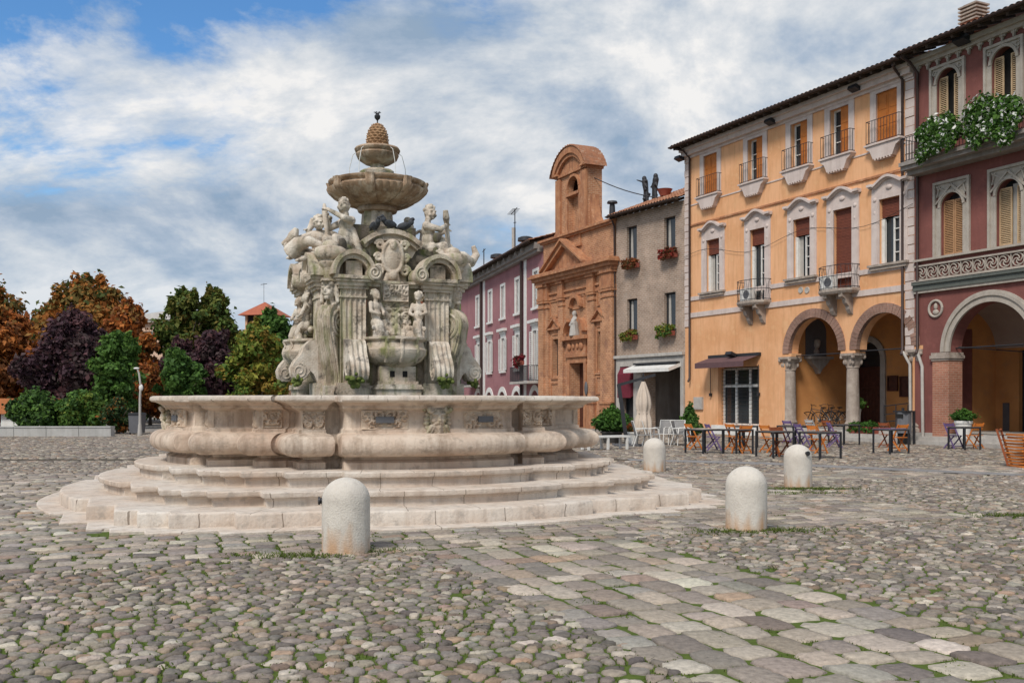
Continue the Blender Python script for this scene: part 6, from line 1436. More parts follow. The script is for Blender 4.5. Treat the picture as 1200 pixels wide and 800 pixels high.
# ------------------------------------------------------------------ trees, hedge and the park edge
M['leaf'] = tint_mat('tree_leaf', 0.7, 0.0, 1, 0.0, 1, 0.32, spec=0.25)
M['bark'] = mat('grey_brown_bark', (0.11, 0.085, 0.065), (0.07, 0.055, 0.042), 5.0, 0.95, 0.5, 20)
def leaves(blobs, n, size, pal, seed, name='crown', parent=None, droop=0.0, patchy=0.5):
    """leaf clumps spread through a set of ellipsoids; each clump is a small bent four-cornered face"""
    g = np.random.default_rng(seed); B = np.array(blobs, dtype=float); w = (B[:, 3]*B[:, 4] + B[:, 3]*B[:, 5] + B[:, 4]*B[:, 5]); w /= w.sum()
    k = g.choice(len(B), n, p=w); d = g.normal(size=(n, 3)); d /= np.linalg.norm(d, axis=1, keepdims=True)
    rad = (0.40 + 0.85*g.random(n)**0.8 + np.where(g.random(n) < .10, g.random(n)*.75, 0)) * (1 + 0.16*np.sin(d[:, 0]*7 + k) * np.sin(d[:, 2]*6 + 2*k))
    C = B[k, :3] + d*B[k, 3:6]*rad[:, None]
    nrm = d*0.7 + g.normal(size=(n, 3))*0.55 + np.array([0, 0, .25]); nrm /= np.linalg.norm(nrm, axis=1, keepdims=True)
    a = np.cross(nrm, g.normal(size=(n, 3))); a /= np.linalg.norm(a, axis=1, keepdims=True); b = np.cross(nrm, a)
    s = size * g.uniform(0.55, 1.35, n)[:, None]; a = a*s; b = b*s*g.uniform(.45, .8, (n, 1)); nn = nrm*s*.18
    V = np.stack([C - a - nn, C - b*.9 + nn*.4, C + a - nn - np.array([0, 0, droop])*s, C + b + nn*.4], 1).reshape(-1, 3)
    Q = np.arange(4*n).reshape(n, 4); pal = np.array(pal)
    sel = (g.random(len(B))*len(pal)).astype(int); mix = g.random(n) < patchy
    ci = np.where(mix, sel[k], g.integers(0, len(pal), n)); col_ = pal[ci]*g.uniform(.72, 1.28, (n, 1))
    col_ = np.repeat(np.concatenate([col_, np.ones((n, 1))], 1)[:, None], 4, 1).reshape(-1, 4)
    return np_mesh(name, V, Q, M['leaf'], parent, col_)
def tree(name, label, px, ytop, ybot, wpx, Y, pal, seed, n=5200, size=.30, group='trees at the edge of the square', nb=20, shape=1.0, trunk=True, base=None, stretch=1.0, cat='tree'):
    r = random.Random(seed); p = at(px, HY, Y); zt = at(px, ytop, Y).z; zb = max(.1, at(px, ybot, Y).z); rx = wpx/F*Y/2; H_ = zt - zb; cz = zb + H_*.5
    root = thing(name, label, cat, (p.x, p.y, 0), r.uniform(0, 6), group); blobs = []
    tilt = root.rotation_euler.z; root.rotation_euler.z = 0
    for i in range(nb):
        t = (i + .5)/nb; z = t; prof = (math.sin(PI*min(1, z*.92 + .08))**.6) * (1.0 - .42*max(0, z - .45)*shape); a = i*2.4 + r.uniform(-.5, .5); rr = rx*prof*r.uniform(.25, .95)
        s = rx*r.uniform(.17, .36); blobs.append((rr*math.cos(a), rr*math.sin(a), zb + H_*(.08 + .84*z) , s, s, s*r.uniform(.65, .95)*stretch))
    for i in range(nb):
        a, z = r.uniform(0, 2*PI), r.random(); prof = (math.sin(PI*min(1, z*.92 + .08))**.6)*(1.0 - .42*max(0, z - .45)*shape); rr = rx*prof*r.uniform(.7, 1.25); s = rx*r.uniform(.07, .18); blobs.append((rr*math.cos(a), rr*math.sin(a), zb + H_*(.06 + .92*z), s, s, s*r.uniform(.6, 1.0)*stretch))
    blobs.append((0, 0, cz, rx*.42, rx*.42, H_*.28)); n = int(n*1.8); size *= .64; nb *= 2
    if name.endswith('tree'):
        for i in range(9):
            a = r.uniform(0, 2*PI); rr = rx*r.uniform(0, .55); s = rx*r.uniform(.07, .13); blobs.append((rr*math.cos(a), rr*math.sin(a), zt - H_*r.uniform(-.03, .10) - rr*.5, s*.8, s*.8, s*r.uniform(1.2, 2.4)))
    top = zt - max(b[2] + b[5]*.8 for b in blobs); blobs = [(b[0], b[1], b[2] + top*.9*(b[2]-zb)/H_, b[3], b[4], b[5]) for b in blobs]
    leaves(blobs, n, size, pal, seed, 'crown', root)
    if trunk:
        m = MB(); tr = max(.10, H_*.026); m.tube([(0, 0, -.05), (.05*tr, 0, zb*.6), (r.uniform(-.2, .2), .1, zb + H_*.35), (r.uniform(-.3, .3), 0, zb + H_*.8)], [tr*1.4, tr, tr*.7, tr*.2], 9)
        for b in blobs[2::3]: m.tube([(0, 0, zb + (b[2]-zb)*.35), (b[0]*.45, b[1]*.45, zb + (b[2]-zb)*.7), (b[0]*.9, b[1]*.9, b[2]), (b[0]*1.12, b[1]*1.12, b[2] + b[5]*1.2)], [tr*.5, tr*.3, tr*.10, tr*.03], 6)
        m.build('trunk', M['bark'], root, 60)
    return root
RUST = [(0.434, 0.133, 0.029), (0.334, 0.104, 0.029), (0.493, 0.180, 0.045), (0.217, 0.087, 0.033), (0.275, 0.149, 0.041)]
RUSTG = [(0.420, 0.149, 0.033), (0.203, 0.149, 0.041), (0.094, 0.118, 0.033), (0.348, 0.126, 0.029), (0.377, 0.180, 0.045)]
PLUM = [(0.094, 0.046, 0.056), (0.067, 0.034, 0.046), (0.124, 0.056, 0.061), (0.085, 0.056, 0.056)]
GREEN = [(0.090, 0.183, 0.035), (0.063, 0.129, 0.027), (0.124, 0.226, 0.043), (0.079, 0.162, 0.043)]
DGREEN = [(0.043, 0.082, 0.031), (0.058, 0.113, 0.031), (0.035, 0.066, 0.030)]
OLIVE = [(0.147, 0.166, 0.035), (0.097, 0.147, 0.031), (0.186, 0.147, 0.035), (0.069, 0.117, 0.031)]
YELL = [(0.248, 0.248, 0.039), (0.169, 0.216, 0.035), (0.101, 0.173, 0.031), (0.293, 0.195, 0.039)]
tree('autumn_tree', 'tall rust orange tree with the highest crown in the left group', 100, 322, 470, 130, 78, RUSTG, 1, 15000, .36, nb=34)
tree('autumn_tree', 'rust orange tree filling the left edge of the view', -12, 352, 500, 120, 62, RUST, 2, 11000, .30, nb=26)
tree('autumn_tree', 'dark rust tree with thin top poking up at the far left edge', -14, 322, 470, 95, 82, RUSTG, 3, 6500, .32)
tree('autumn_tree', 'orange brown tree leaning over the gap on the right of the tall rust tree', 150, 352, 478, 74, 74, RUST, 4, 8000, .32)
tree('autumn_tree', 'low orange tree behind the street lamp', 176, 424, 486, 46, 66, RUST, 5, 3200, .27)
tree('plum_tree', 'big dark purple leaved tree in front of the rust orange trees', 85, 362, 486, 104, 60, PLUM, 6, 13000, .26, nb=28, stretch=1.3)
tree('green_tree', 'bright green tree on the right of the big purple tree', 137, 388, 486, 62, 57, GREEN, 7, 7600, .25)
tree('green_tree', 'tall olive green tree with ragged top behind the peach house gap', 215, 337, 462, 66, 76, OLIVE, 8, 8200, .33)
tree('green_tree', 'tall olive green tree left of the far red tiled roof', 252, 335, 462, 62, 77, OLIVE, 9, 8200, .33)
tree('plum_tree', 'dark purple tree between green trees behind the left of the basin', 250, 388, 480, 62, 63, PLUM, 10, 7600, .26, stretch=1.3)
tree('plum_tree', 'small purple topped tree against the olive trees', 212, 396, 450, 44, 68, PLUM, 11, 3600, .27)
tree('green_tree', 'leafy green tree just left of the smaller purple tree', 208, 408, 484, 52, 60, GREEN, 12, 6000, .26)
tree('green_tree', 'yellow green tree between the purple tree and the fountain', 300, 376, 484, 74, 60, YELL, 13, 10000, .25)
tree('green_tree', 'green tree showing under the far red tiled roof', 318, 362, 460, 62, 86, GREEN, 14, 6500, .36)
tree('green_tree', 'dark green tree low behind the basin rim', 268, 420, 488, 60, 70, DGREEN, 15, 5200, .28)
tree('green_tree', 'dark green tree in the shade under the rust trees', 40, 412, 488, 90, 70, DGREEN, 16, 6500, .3)
tree('bush', 'broad dark green bush behind the left end of the low white wall', 42, 460, 503, 66, 48.5, GREEN + DGREEN, 17, 6500, .16, 'bushes along the low wall', cat='bush')
tree('bush', 'lighter green rounded bush behind the middle of the low white wall', 97, 459, 503, 58, 48.5, GREEN + YELL[1:3], 18, 6500, .16, 'bushes along the low wall', cat='bush')
tree('bush', 'dark bush with reddish tips past the right end of the low wall', 138, 466, 508, 34, 48, DGREEN + RUSTG[2:4], 19, 4200, .15, 'bushes along the low wall', cat='bush')
tree('bush', 'dark hedge bush between the bushes behind the low wall', 72, 468, 503, 50, 51, DGREEN, 20, 4200, .17, 'bushes along the low wall', cat='bush')

tree('green_tree', 'dark green tree in the gap between the two purple trees and rust tree', 176, 440, 490, 60, 72, DGREEN + RUSTG[1:3], 23, 4200, .28)
tree('autumn_tree', 'rust and green tree filling the space behind the big purple tree', 60, 352, 480, 90, 84, RUSTG, 24, 7500, .34)
tree('green_tree', 'olive tree with brown patches behind the smaller purple tree', 236, 380, 478, 90, 82, OLIVE + RUSTG[:1], 25, 7000, .34)

def hill():
    m = mat('wooded_hill', (0.045, 0.085, 0.022), (0.07, 0.115, 0.03), .08, 0.95, 0.6, .5)
    c = at(578, 303, 420); mb = MB(); rings = []; r = random.Random(5)
    for k in range(9):
        t = k/8; z = (c.z)*(math.sin(t*PI/2)) - 4; rr = (1 - t)*26 + 12
        rings.append([(c.x - 8 + rr*math.cos(a)*(1 + .12*math.sin(3*a + k)), c.y + 60 + rr*math.sin(a), z + r.uniform(-1.5, 1.5)) for a in [2*PI*i/30 for i in range(30)]])
    mb.rings(rings); o = mb.build('hill', m, None, 60); tag(o, kind='structure')
hill()
g = np.random.default_rng(3)
c = at(578, 303, 420); bl = [(c.x + g.uniform(-16, 14), c.y + 60 + g.uniform(-24, 24), c.z + g.uniform(-14, -1.5), 5, 5, 4) for _ in range(46)]
o = leaves(bl, 9000, 1.2, GREEN, 33, 'hill_trees'); tag(o, 'green treetops on the hill far behind the plum house', 'wood', kind='stuff')

# low white wall, street lamp, kiosk, dark box
def park_edge():
    a, b = on_ground(-60, 511.3), on_ground(130, 511.3); m = MB(); n = 5; t = thing('low_wall', 'long low pale concrete wall in front of the bushes at far left', 'wall', (a.x, a.y, 0), 0)
    w = (b.x - a.x)/n
    for k in range(n):
        q = MB(); x0, x1 = w*k + .01, w*(k+1) - .01; q.rings([[(x0 if s < 0 else x1, y, z) for s, y, z in ()] ] ) if False else None
        q.box(x0, 0, -.05, x1, .45, .40); q.box(x0 - .0, -.03, .40, x1, .48, .46); q.build('wall_block', mat('pale_concrete', (0.46, 0.45, 0.43), (0.38, 0.37, 0.35), 2.0, .85, .15, 30, streak=(0.28, 0.27, 0.25), streak_amt=.4) if k == 0 else bpy.data.materials['pale_concrete'], t)
    p = on_ground(164, 511); t = thing('street_lamp', 'slim pale grey street lamp curving over beside the basin rim', 'street lamp', (p.x, p.y, 0)); m = MB(); zt = at(164, 432, p.y).z
    m.tube([(0, 0, 0), (0, 0, zt*.55), (.03, 0, zt*.75), (-.04, 0, zt*.93), (-.12, 0, zt)], [.07, .055, .05, .045, .04], 8); m.build('pole', M['greystone'], t, 60); m = MB(); m.lathe([(0, 0), (.11, 0), (.11, .12), (.08, .5), (.08, .55), (0, .55)], 10); m.build('base', M['greystone'], t)
    m = MB(); m.sphere((-.16, 0, zt+.02), (.14, .07, .05)); m.sphere((.05, 0, zt*.72), (.10, .07, .16)); m.build('lamp_head', M['white'], t, 60)
    p = on_ground(158, 509); t = thing('waste_container', 'dark grey waste container standing left of the street lamp', 'container', (p.x, p.y + .3, 0)); m = MB(); m.prism([(-.26, .08), (.26, .08), (.32, .95), (-.32, .95)], -.3, .3); m.build('body', M['slate'], t); m = MB(); m.prism([(-.34, .95), (.34, .95), (.28, 1.05), (-.28, 1.05)], -.34, .34); m.build('lid', M['iron'], t)
    m = MB(); [m.cyl((x, -.2, .08), (x+.04, -.2, .08), .08, .08, 12) for x in (-.28, .24)]; m.build('wheel', M['dark'], t)
    p = on_ground(2, 508.5); t = thing('kiosk', 'low white kiosk with an orange fascia at the far left edge', 'kiosk', (p.x, p.y + 3.0, 0)); m = MB(); m.box(-1.6, 0, 0, .85, 2, .95); m.build('wall', M['white'], t); m = MB(); m.prism([(-1.9, .95), (1.05, .95), (.8, 1.75), (-1.7, 1.75)], -.3, 2.2); m.build('fascia', mat('orange_fascia', (0.55, 0.20, 0.08), (0.45, 0.16, 0.06)), t)
    m = MB(); m.box(-.1, -.03, .25, .3, .003, .75); m.build('door', M['slate'], t)
park_edge()
# ------------------------------------------------------------------ café furniture and small things
M['ochair'] = mat('orange_stained_wood', (0.62, 0.20, 0.035), (0.50, 0.15, 0.03), 8.0, 0.55, 0.1, 40)
M['rchair'] = mat('red_brown_stained_wood', (0.30, 0.085, 0.03), (0.22, 0.06, 0.024), 8.0, 0.55, 0.1, 40)
M['pchair'] = mat('purple_painted_wood', (0.17, 0.11, 0.25), (0.13, 0.085, 0.19), 8.0, 0.55, 0.1, 40)
M['gchair'] = mat('pale_grey_painted_wood', (0.48, 0.47, 0.46), (0.40, 0.39, 0.38), 8.0, 0.55, 0.1, 40)
M['tabletop'] = plain('dark_table_top', (0.10, 0.095, 0.095), 0.4)
M['mesh'] = mat('grey_mesh_fabric', (0.30, 0.29, 0.285), (0.24, 0.235, 0.23), 30.0, 0.8)
M['canvas'] = mat('cream_canvas', (0.62, 0.52, 0.43), (0.52, 0.43, 0.35), 3.0, 0.9, 0.2, 20)
M['terra'] = plain('red_clay_planter', (0.34, 0.09, 0.06), 0.75)
M['planter'] = plain('dark_planter', (0.06, 0.055, 0.05), 0.8)
HE = RP.ang      # along the street
def make_table(name, label, loc, rz, s=.74, group='café tables'):
    t = thing(name, label, 'table', loc, rz, group); h = s/2; MB().box(-h, -h, .725, h, h, .755).build('tabletop', M['tabletop'], t); MB().box(-h+.03, -h+.03, .70, h-.03, h-.03, .725).build('apron', M['iron'], t)
    for sx in (-1, 1):
        for sy in (-1, 1): MB().box(sx*h - (.045 if sx > 0 else 0), sy*h - (.045 if sy > 0 else 0), 0, sx*h + (.045 if sx < 0 else 0), sy*h + (.045 if sy < 0 else 0), .725).build('leg', M['iron'], t)
    return t
def make_chair(name, label, m, loc, rz, group='folding café chairs', logo=False):
    """wooden folding chair; sits facing -y"""
    t = thing(name, label, 'chair', loc, rz, group)
    s = MB()
    for k in range(6): s.box(-.20, -.20+.068*k, .435, .20, -.145+.068*k, .455)
    s.build('seat', m, t)
    for sx in (-1, 1):
        MB().bar((sx*.215, -.24, 0), (sx*.215, .20, .86), .022, .045).build('frame', m, t); MB().bar((sx*.175, .24, 0), (sx*.175, -.18, .44), .022, .04).build('leg', m, t)
    b = MB(); b.bar((-.22, .175, .80), (.22, .175, .80), .018, .10); b.bar((-.22, .135, .68), (.22, .135, .68), .018, .05); b.build('backrest', m, t)
    MB().bar((-.2, -.20, .09), (.2, -.20, .09), .02, .03).bar((-.17, .19, .10), (.17, .19, .10), .02, .03).build('stretcher', m, t)
    if logo:
        MB().box(-.20, .165, .58, .20, .185, .80).build('back_panel', m, t)
        q = MB()
        for k in range(4): q.box(-.15+.08*k, .185, .64 + .015*(k % 2), -.09+.08*k, .190, .74 - .012*(k % 3))
        q.build('badge', M['greystone'], t)
    return t
# tables: (pixel x, pixel y of the middle of the footprint)
TB = [((825, 531), HE+.1, .84, 'dark square café table nearest the white armchairs with a pale orange cloth'), ((865, 531.5), HE, .66, 'dark square café table in front of the shop door beside an orange chair'), ((871, 524), HE+.05, .72, 'dark café table standing right against the shop doorstep'),
      ((908, 535.5), HE, .78, 'dark café table left of the studded bollard'), ((961, 537), HE+.03, .82, 'dark café table right behind the studded bollard'), ((931, 523.5), HE, .86, 'dark café table in front of the left arcade column'), ((989, 521), HE, .80, 'dark café table by the flower box and middle column'),
      ((1044, 531), HE-.08, .76, 'lone dark café table in front of the second arch with a purple cloth'), ((1130, 526.5), HE-.05, .72, 'dark café table in front of the red house pier and white flowerpot')]
for i, ((px, py), rz, s, lab) in enumerate(TB):
    p = on_ground(px, py); t = make_table('cafe_table', lab, p, rz, s)
    if i in (0, 7):
        o = MB().box(-.32, -.32, .7565, .32, .32, .762).build('tablecloth', M['pchair'] if i == 7 else M['canvas'], None, None, (p.x, p.y, 0), rz); tag(o, 'purple cloth lying on the lone table before the second arch' if i == 7 else 'cream cloth lying on the table nearest the white armchairs', 'tablecloth')
CH = [((812, 527), HE+3.0, 'ochair', 'orange folding chair behind the table nearest the white armchairs'), ((835, 527.5), HE+2.8, 'pchair', 'purple folding chair tucked behind the table nearest the white armchairs'), ((860, 527), HE+PI, 'ochair', 'bright orange folding chair behind the table facing the shop door'),
      ((870, 531), HE-PI/2, 'ochair', 'orange folding chair side-on at the shop door table'), ((901, 530), HE+PI, 'ochair', 'orange folding chair behind the table left of the studded bollard'), ((914, 535), HE+PI/2, 'rchair', 'red brown folding chair with crossed legs at the table left of the studded bollard'),
      ((940, 527), HE+2.9, 'pchair', 'purple folding chair in front of the left arcade column'), ((926, 519), HE+PI, 'pchair', 'purple folding chair against the portico step by the left column'), ((957, 531), HE+PI, 'ochair', 'orange folding chair with a badge on its back panel'), ((952, 517), HE+PI, 'gchair', 'pale grey slatted folding chair in front of the bicycles'),
      ((972, 518), HE+PI, 'rchair', 'red brown folding chair between the bicycles and the middle column'), ((977, 524), HE+2.6, 'pchair', 'purple folding chair beside the table by the middle column'), ((1053, 528.5), HE-PI/2, 'ochair', 'orange folding chair side-on at the lone table'), ((1040, 524), HE+PI, 'rchair', 'red brown folding chair behind the lone table'),
      ((1117, 525.5), HE+PI/2, 'pchair', 'purple folding chair at the table before the white flowerpot'), ((1142, 525), HE-PI/2, 'ochair', 'orange folding chair at the table before the white flowerpot')]
for (px, py), rz, mk, lab in CH: make_chair('folding_chair', lab, M[mk], on_ground(px, py), rz, logo=('badge' in lab))
# stack of folded orange chairs at the right edge: every chair is its own
p = on_ground(1214, 549); rr = random.Random(9)
for k in range(11):
    words = ('lowest', 'second from bottom', 'third from bottom', 'fourth from bottom', 'fifth from bottom', 'sixth from bottom', 'fifth from top', 'fourth from top', 'third from top', 'second from top', 'topmost')[k]
    t = thing('folded_chair', 'flat folded orange chair, %s in the stack at the right edge' % words, 'chair', (p.x + rr.uniform(-.03, .03), p.y + .5 + rr.uniform(-.03, .03), .012 + .075*k), HE + 1.15 + rr.uniform(-.12, .12), 'stacked folded orange chairs'); s = MB()
    for q in range(6): s.box(-.20, -.30+.075*q, .026, .20, -.245+.075*q, .046)
    s.build('seat', M['ochair'], t)
    for sx in (-1, 1): MB().box(sx*.235-.012, -.45, .0, sx*.235+.012, .45, .05).build('frame', M['ochair'], t); MB().box(sx*.205-.012, -.42, .0, sx*.205+.012, .36, .045).build('leg', M['ochair'], t)
    b = MB(); b.box(-.22, .32, .008, .22, .42, .028); b.box(-.22, .22, .008, .22, .27, .026); b.build('backrest', M['ochair'], t)
p2 = on_ground(1191, 547); t = thing('folded_chair', 'folded red brown chair leaning out to the left of the stacked orange chairs', 'chair', (p2.x, p2.y + .35, 0), HE + .45, 'stacked folded orange chairs')
for sy in (-.2, .2): MB().bar((.02, sy, .02), (-.24, sy, .92), .022, .05).build('frame', M['rchair'], t)
s = MB(); [s.bar((-.05 - .033*k, -.19, .29 + .12*k), (-.05 - .033*k, .19, .29 + .12*k), .05, .018) for k in range(6)]; s.build('seat', M['rchair'], t)

def make_armchair(label, loc, rz):
    t = thing('armchair', label, 'chair', loc, rz, 'white framed garden armchairs')
    s = MB(); s.box(-.26, -.25, .40, .26, .25, .425); s.build('seat', M['mesh'], t); b = MB(); b.add([(-.26, .24, .43), (.26, .24, .43), (.25, .34, .88), (-.25, .34, .88), (-.26, .26, .43), (.26, .26, .43), (.25, .36, .88), (-.25, .36, .88)], [(0, 1, 2, 3), (5, 4, 7, 6), (0, 4, 5, 1), (3, 2, 6, 7), (0, 3, 7, 4), (1, 5, 6, 2)]); b.build('backrest', M['mesh'], t)
    for sx in (-1, 1):
        f = MB(); f.tube([(sx*.29, -.30, 0), (sx*.29, -.26, .35), (sx*.29, -.22, .62), (sx*.29, -.12, .65), (sx*.29, .26, .62)], .018, 6); f.build('frame', M['white'], t, 60); f = MB(); f.tube([(sx*.27, .36, 0), (sx*.27, .22, .42), (sx*.265, .36, .90)], .018, 6); f.build('leg', M['white'], t, 60)
    MB().tube([(-.27, .36, .90), (.27, .36, .90)], .016, 6).tube([(-.28, -.25, .40), (.28, -.25, .40)], .016, 6).build('crossbar', M['white'], t, 60); return t
for (px, py), rz, lab in (((753, 523), HE+2.7, 'white framed armchair with grey mesh back in front of the closed umbrella'), ((764, 522.5), HE+2.6, 'white framed armchair second from the umbrella showing its grey back'), ((778, 521), HE+.6, 'white framed armchair turned towards the camera with pale mesh'), ((790, 521.5), HE+.5, 'white framed armchair with pale mesh between its neighbours in the row'), ((799, 522), HE+2.3, 'white framed armchair seen from the side near the conical shrub')): make_armchair(lab, on_ground(px, py), rz)
def white_bench():
    a, b = on_ground(690, 527), on_ground(727, 526); c = (a + b)/2; t = thing('bench', 'long low white table bench right of the basin', 'bench', c, math.atan2((b-a).y, (b-a).x)); L = (b-a).length/2 + .25; MB().box(-L, -.24, .40, L, .24, .46).build('top', M['white'], t)
    for x in (-L+.12, 0, L-.12):
        for y in (-.2, .2): MB().box(x-.035, y-.035, 0, x+.035, y+.035, .40).build('leg', M['white'], t)
white_bench()
def parasol():
    p = on_ground(735, 522); Y = p.y; t = thing('parasol', 'closed cream cantilever parasol hanging from a leaning black post', 'umbrella', (p.x, p.y, 0)); top = at(725, 450, Y) - p; end = at(768, 439, Y) - p; u = at(754, 447, Y) - p; lo = at(752, 506, Y) - p
    MB().bar((0, 0, 0), top, .13, .13).build('post', M['iron'], t); MB().bar(top + Vector((-.04, 0, -.04)), end, .07, .10).build('arm', M['iron'], t); MB().box(-.5, -.5, 0, .5, .5, .06).build('base_plate', M['slate'], t)
    m = MB(); h = u.z - lo.z; pr = []
    for k in range(15): s = k/14; w = .06 + .22*math.sin(min(1, s*2.0)*PI/2)*(1 - .30*math.exp(-((s-.62)/.09)**2)) + .12*max(0, s-.7); pr.append((w, u.z - h*s))
    m.lathe(pr, 48, (u.x, 0, 0), lambda a, r, z: 1 + .13*math.sin(8*a + .5*math.sin(z*3)) + .05*math.sin(5*a + z*4)); m.build('canopy', M['canvas'], t, 60); zz = u.z - h*.62
    m = MB(); m.lathe([(.21, zz-.03), (.225, zz), (.21, zz+.03)], 24, (u.x, 0, 0)); m.build('strap', M['canvas'], t, 60); MB().tube([(u.x, 0, u.z-.05), (u.x, 0, u.z+.3)], .03, 6).build('hub', M['iron'], t)
parasol()
def potted(name, label, px, py, w, h, pal, pot, seed, cone=False, pot_h=.4, pot_r=.24, n=1500, size=.06, group=None, z=0.0, loc=None, cat='potted plant'):
    p = loc if loc is not None else on_ground(px, py, z); t = thing(name, label, cat, p, 0, group); m = MB(); m.lathe([(0, 0), (pot_r*.72, 0), (pot_r*.95, pot_h*.85), (pot_r*1.05, pot_h*.86), (pot_r*1.05, pot_h), (pot_r*.92, pot_h), (pot_r*.88, pot_h*.9), (0, pot_h*.9)], 20); m.build('pot', pot, t, 40)
    r = random.Random(seed); bl = []
    for k in range(12):
        s = k/11; rad = (w/2)*((1 - s*.85) if cone else math.sin(PI*(.25 + .7*s))); a = k*2.4; bl.append((rad*.5*math.cos(a), rad*.5*math.sin(a), pot_h + h*(.1 + .82*s), max(.05, rad*.6), max(.05, rad*.6), h*.16))
    leaves(bl, n, size, pal, seed, 'foliage', t); MB().tube([(0, 0, pot_h*.8), (0, 0, pot_h + h*.5)], .02, 6).build('stem', M['bark'], t)
BRIGHT = [(0.06, 0.15, 0.025), (0.045, 0.11, 0.02), (0.09, 0.19, 0.03)]
potted('shrub', 'bright green feathery shrub in a dark planter beside the parasol post', 717, 519, 1.35, .95, BRIGHT, M['planter'], 41, False, .45, .42, 3200, .075)
potted('flowerpot', 'white flowerpot with orange flowers behind the parasol post', 741, 521, .5, .38, [(0.40, 0.13, 0.03), (0.30, 0.10, 0.03), (0.08, 0.10, 0.03)], M['white'], 42, False, .48, .28, 900, .045)
potted('shrub', 'dark green conical shrub at the left corner of the orange palazzo', 808, 517, 1.0, 1.1, GREEN + BRIGHT[:1], M['planter'], 43, True, .38, .30, 2800, .07)
x = RP.x(1129, -.2); P3 = RP.A + RP.d*x + RP.n*(-.2)
potted('flowerpot', 'large white flowerpot with grassy green plant on the red house steps', 0, 0, .75, .42, BRIGHT, M['white'], 44, False, .62, .30, 1500, .06, None, 0, Vector((P3.x, P3.y, .282)))
x = OP.x(1004, .9); P3 = OP.A + OP.d*x + OP.n*.9
potted('flowerpot', 'tall slim white flowerpot in the arcade beside the middle column', 0, 0, .7, .5, GREEN, M['white'], 45, False, .85, .17, 900, .06, None, 0, Vector((P3.x, P3.y, .45)))
def flower_box(name, label, loc, rz, L, h, d, mt, pal, n, size, spill, seed, group=None, fl=None):
    t = thing(name, label, 'flower box', loc, rz, group); m = MB(); m.prism([(-L/2*.96, 0), (L/2*.96, 0), (L/2, h), (-L/2, h)], -d/2, d/2); m.build('box', mt, t); r = random.Random(seed); bl = []
    k_ = max(5, int(L/.16))
    for k in range(k_): x = -L/2 + L*(k+.5)/k_; bl.append((x, r.uniform(-.08, .02), h + spill*r.uniform(.1, .75), spill*.55, d*.7, spill*r.uniform(.4, .8))); bl.append((x, -d*.6, h - spill*r.uniform(.2, 1.1), spill*.35, d*.35, spill*.5))
    leaves(bl, n, size, (list(pal)*10)[:26] + [fl]*4 if fl else pal, seed, 'foliage', t, 0.0, 0.0 if fl else .5)
x = OP.x(1013, -.15); P3 = OP.A + OP.d*x + OP.n*(-.2); flower_box('flower_box', 'red flower box with green plants on the palazzo steps by the middle column', (P3.x, P3.y, .30), OP.ang, 1.35, .28, .28, M['terra'], BRIGHT, 1200, .05, .16, 51)
for px, py, lab, pal in ((739, 310, 'window box of reddish flowers under the upper left window of the brick house', [(0.30, 0.08, 0.03), (0.20, 0.08, 0.03), (0.12, 0.08, 0.03)]), (783, 298, 'window box of red flowers under the upper right window of the brick house', [(0.35, 0.05, 0.04), (0.22, 0.07, 0.03), (0.12, 0.07, 0.03)]), (737, 394, 'clay window box with green yellow plants under the lower left window of the brick house', YELL[:3] + [(0.2, 0.08, 0.03)]), (780, 389, 'clay window box with green plants under the lower right window of the brick house', YELL[:3] + GREEN[:2])):
    x, z = BP.sz(px, py, -.25); P3 = BP.A + BP.d*x + BP.n*(-.25); flower_box('window_box', lab, (P3.x, P3.y, z-.2), BP.ang, 1.25, .24, .26, M['terra'], pal, 800, .07, .24, int(px), 'window boxes on the brick house')
x, z = VP_.sz(610, 424, -1.0); P3 = VP_.A + VP_.d*x + VP_.n*(-1.1); flower_box('window_box', 'box of dark red flowers on the balcony of the plum house', (P3.x, P3.y, z-.2), VP_.ang, 1.6, .25, .28, M['terra'], [(0.30, 0.02, 0.03), (0.2, 0.02, 0.03), (0.08, 0.05, 0.03)], 700, .10, .3, 61)
wb = [(RP.x(1075, -.95), RP.x(1130, -.95), 'smaller balcony box of green leaves and white flowers beside the red house downpipe'), (RP.x(1134, -.95), RP.x(1203, -.95), 'larger balcony box of green leaves and white flowers at the right edge')]
for i, (a, b, lab) in enumerate(wb):
    c = (a+b)/2; P3 = RP.A + RP.d*c + RP.n*(-1.02); flower_box('balcony_flower_box', lab, (P3.x, P3.y, 10.80), RP.ang, b-a-.55, .30, .30, M['planter'], [(0.075, 0.165, 0.028), (0.05, 0.115, 0.022), (0.11, 0.21, 0.04)], 7000, .085, .50 + .14*i, 71+i, 'balcony flower boxes', (0.85, 0.84, 0.80))
def litter_bin():
    x = RP.x(1090, -1.2); P3 = RP.A + RP.d*.55 + RP.n*(-1.15); t = thing('litter_bin', 'grey metal litter bin on a post by the red house drainpipe', 'bin', (P3.x, P3.y, 0), RP.ang); m = MB(); m.rings([[(x*.27, y*.24, z) for x, y in [(math.cos(a), math.sin(a)) for a in [PI/12 + 2*PI*k/12 for k in range(12)]]] for z in (.42, 1.20)]); m.build('bin', M['greystone'] if False else mat('grey_enamel', (0.17, 0.17, 0.18), (0.13, 0.13, 0.14)), t)
    MB().box(-.17, -.262, 1.0, .17, -.225, 1.13).build('slot', M['dark'], t); MB().box(-.30, .20, 0, -.22, .26, 1.35).box(.22, .20, 0, .30, .26, 1.2).build('post', M['iron'], t); MB().box(-.30, -.24, 1.20, .30, .26, 1.25).build('lid', M['iron'], t); MB().box(-.16, -.16, .0, .16, .16, .42).build('foot', M['dark'], t)
litter_bin()
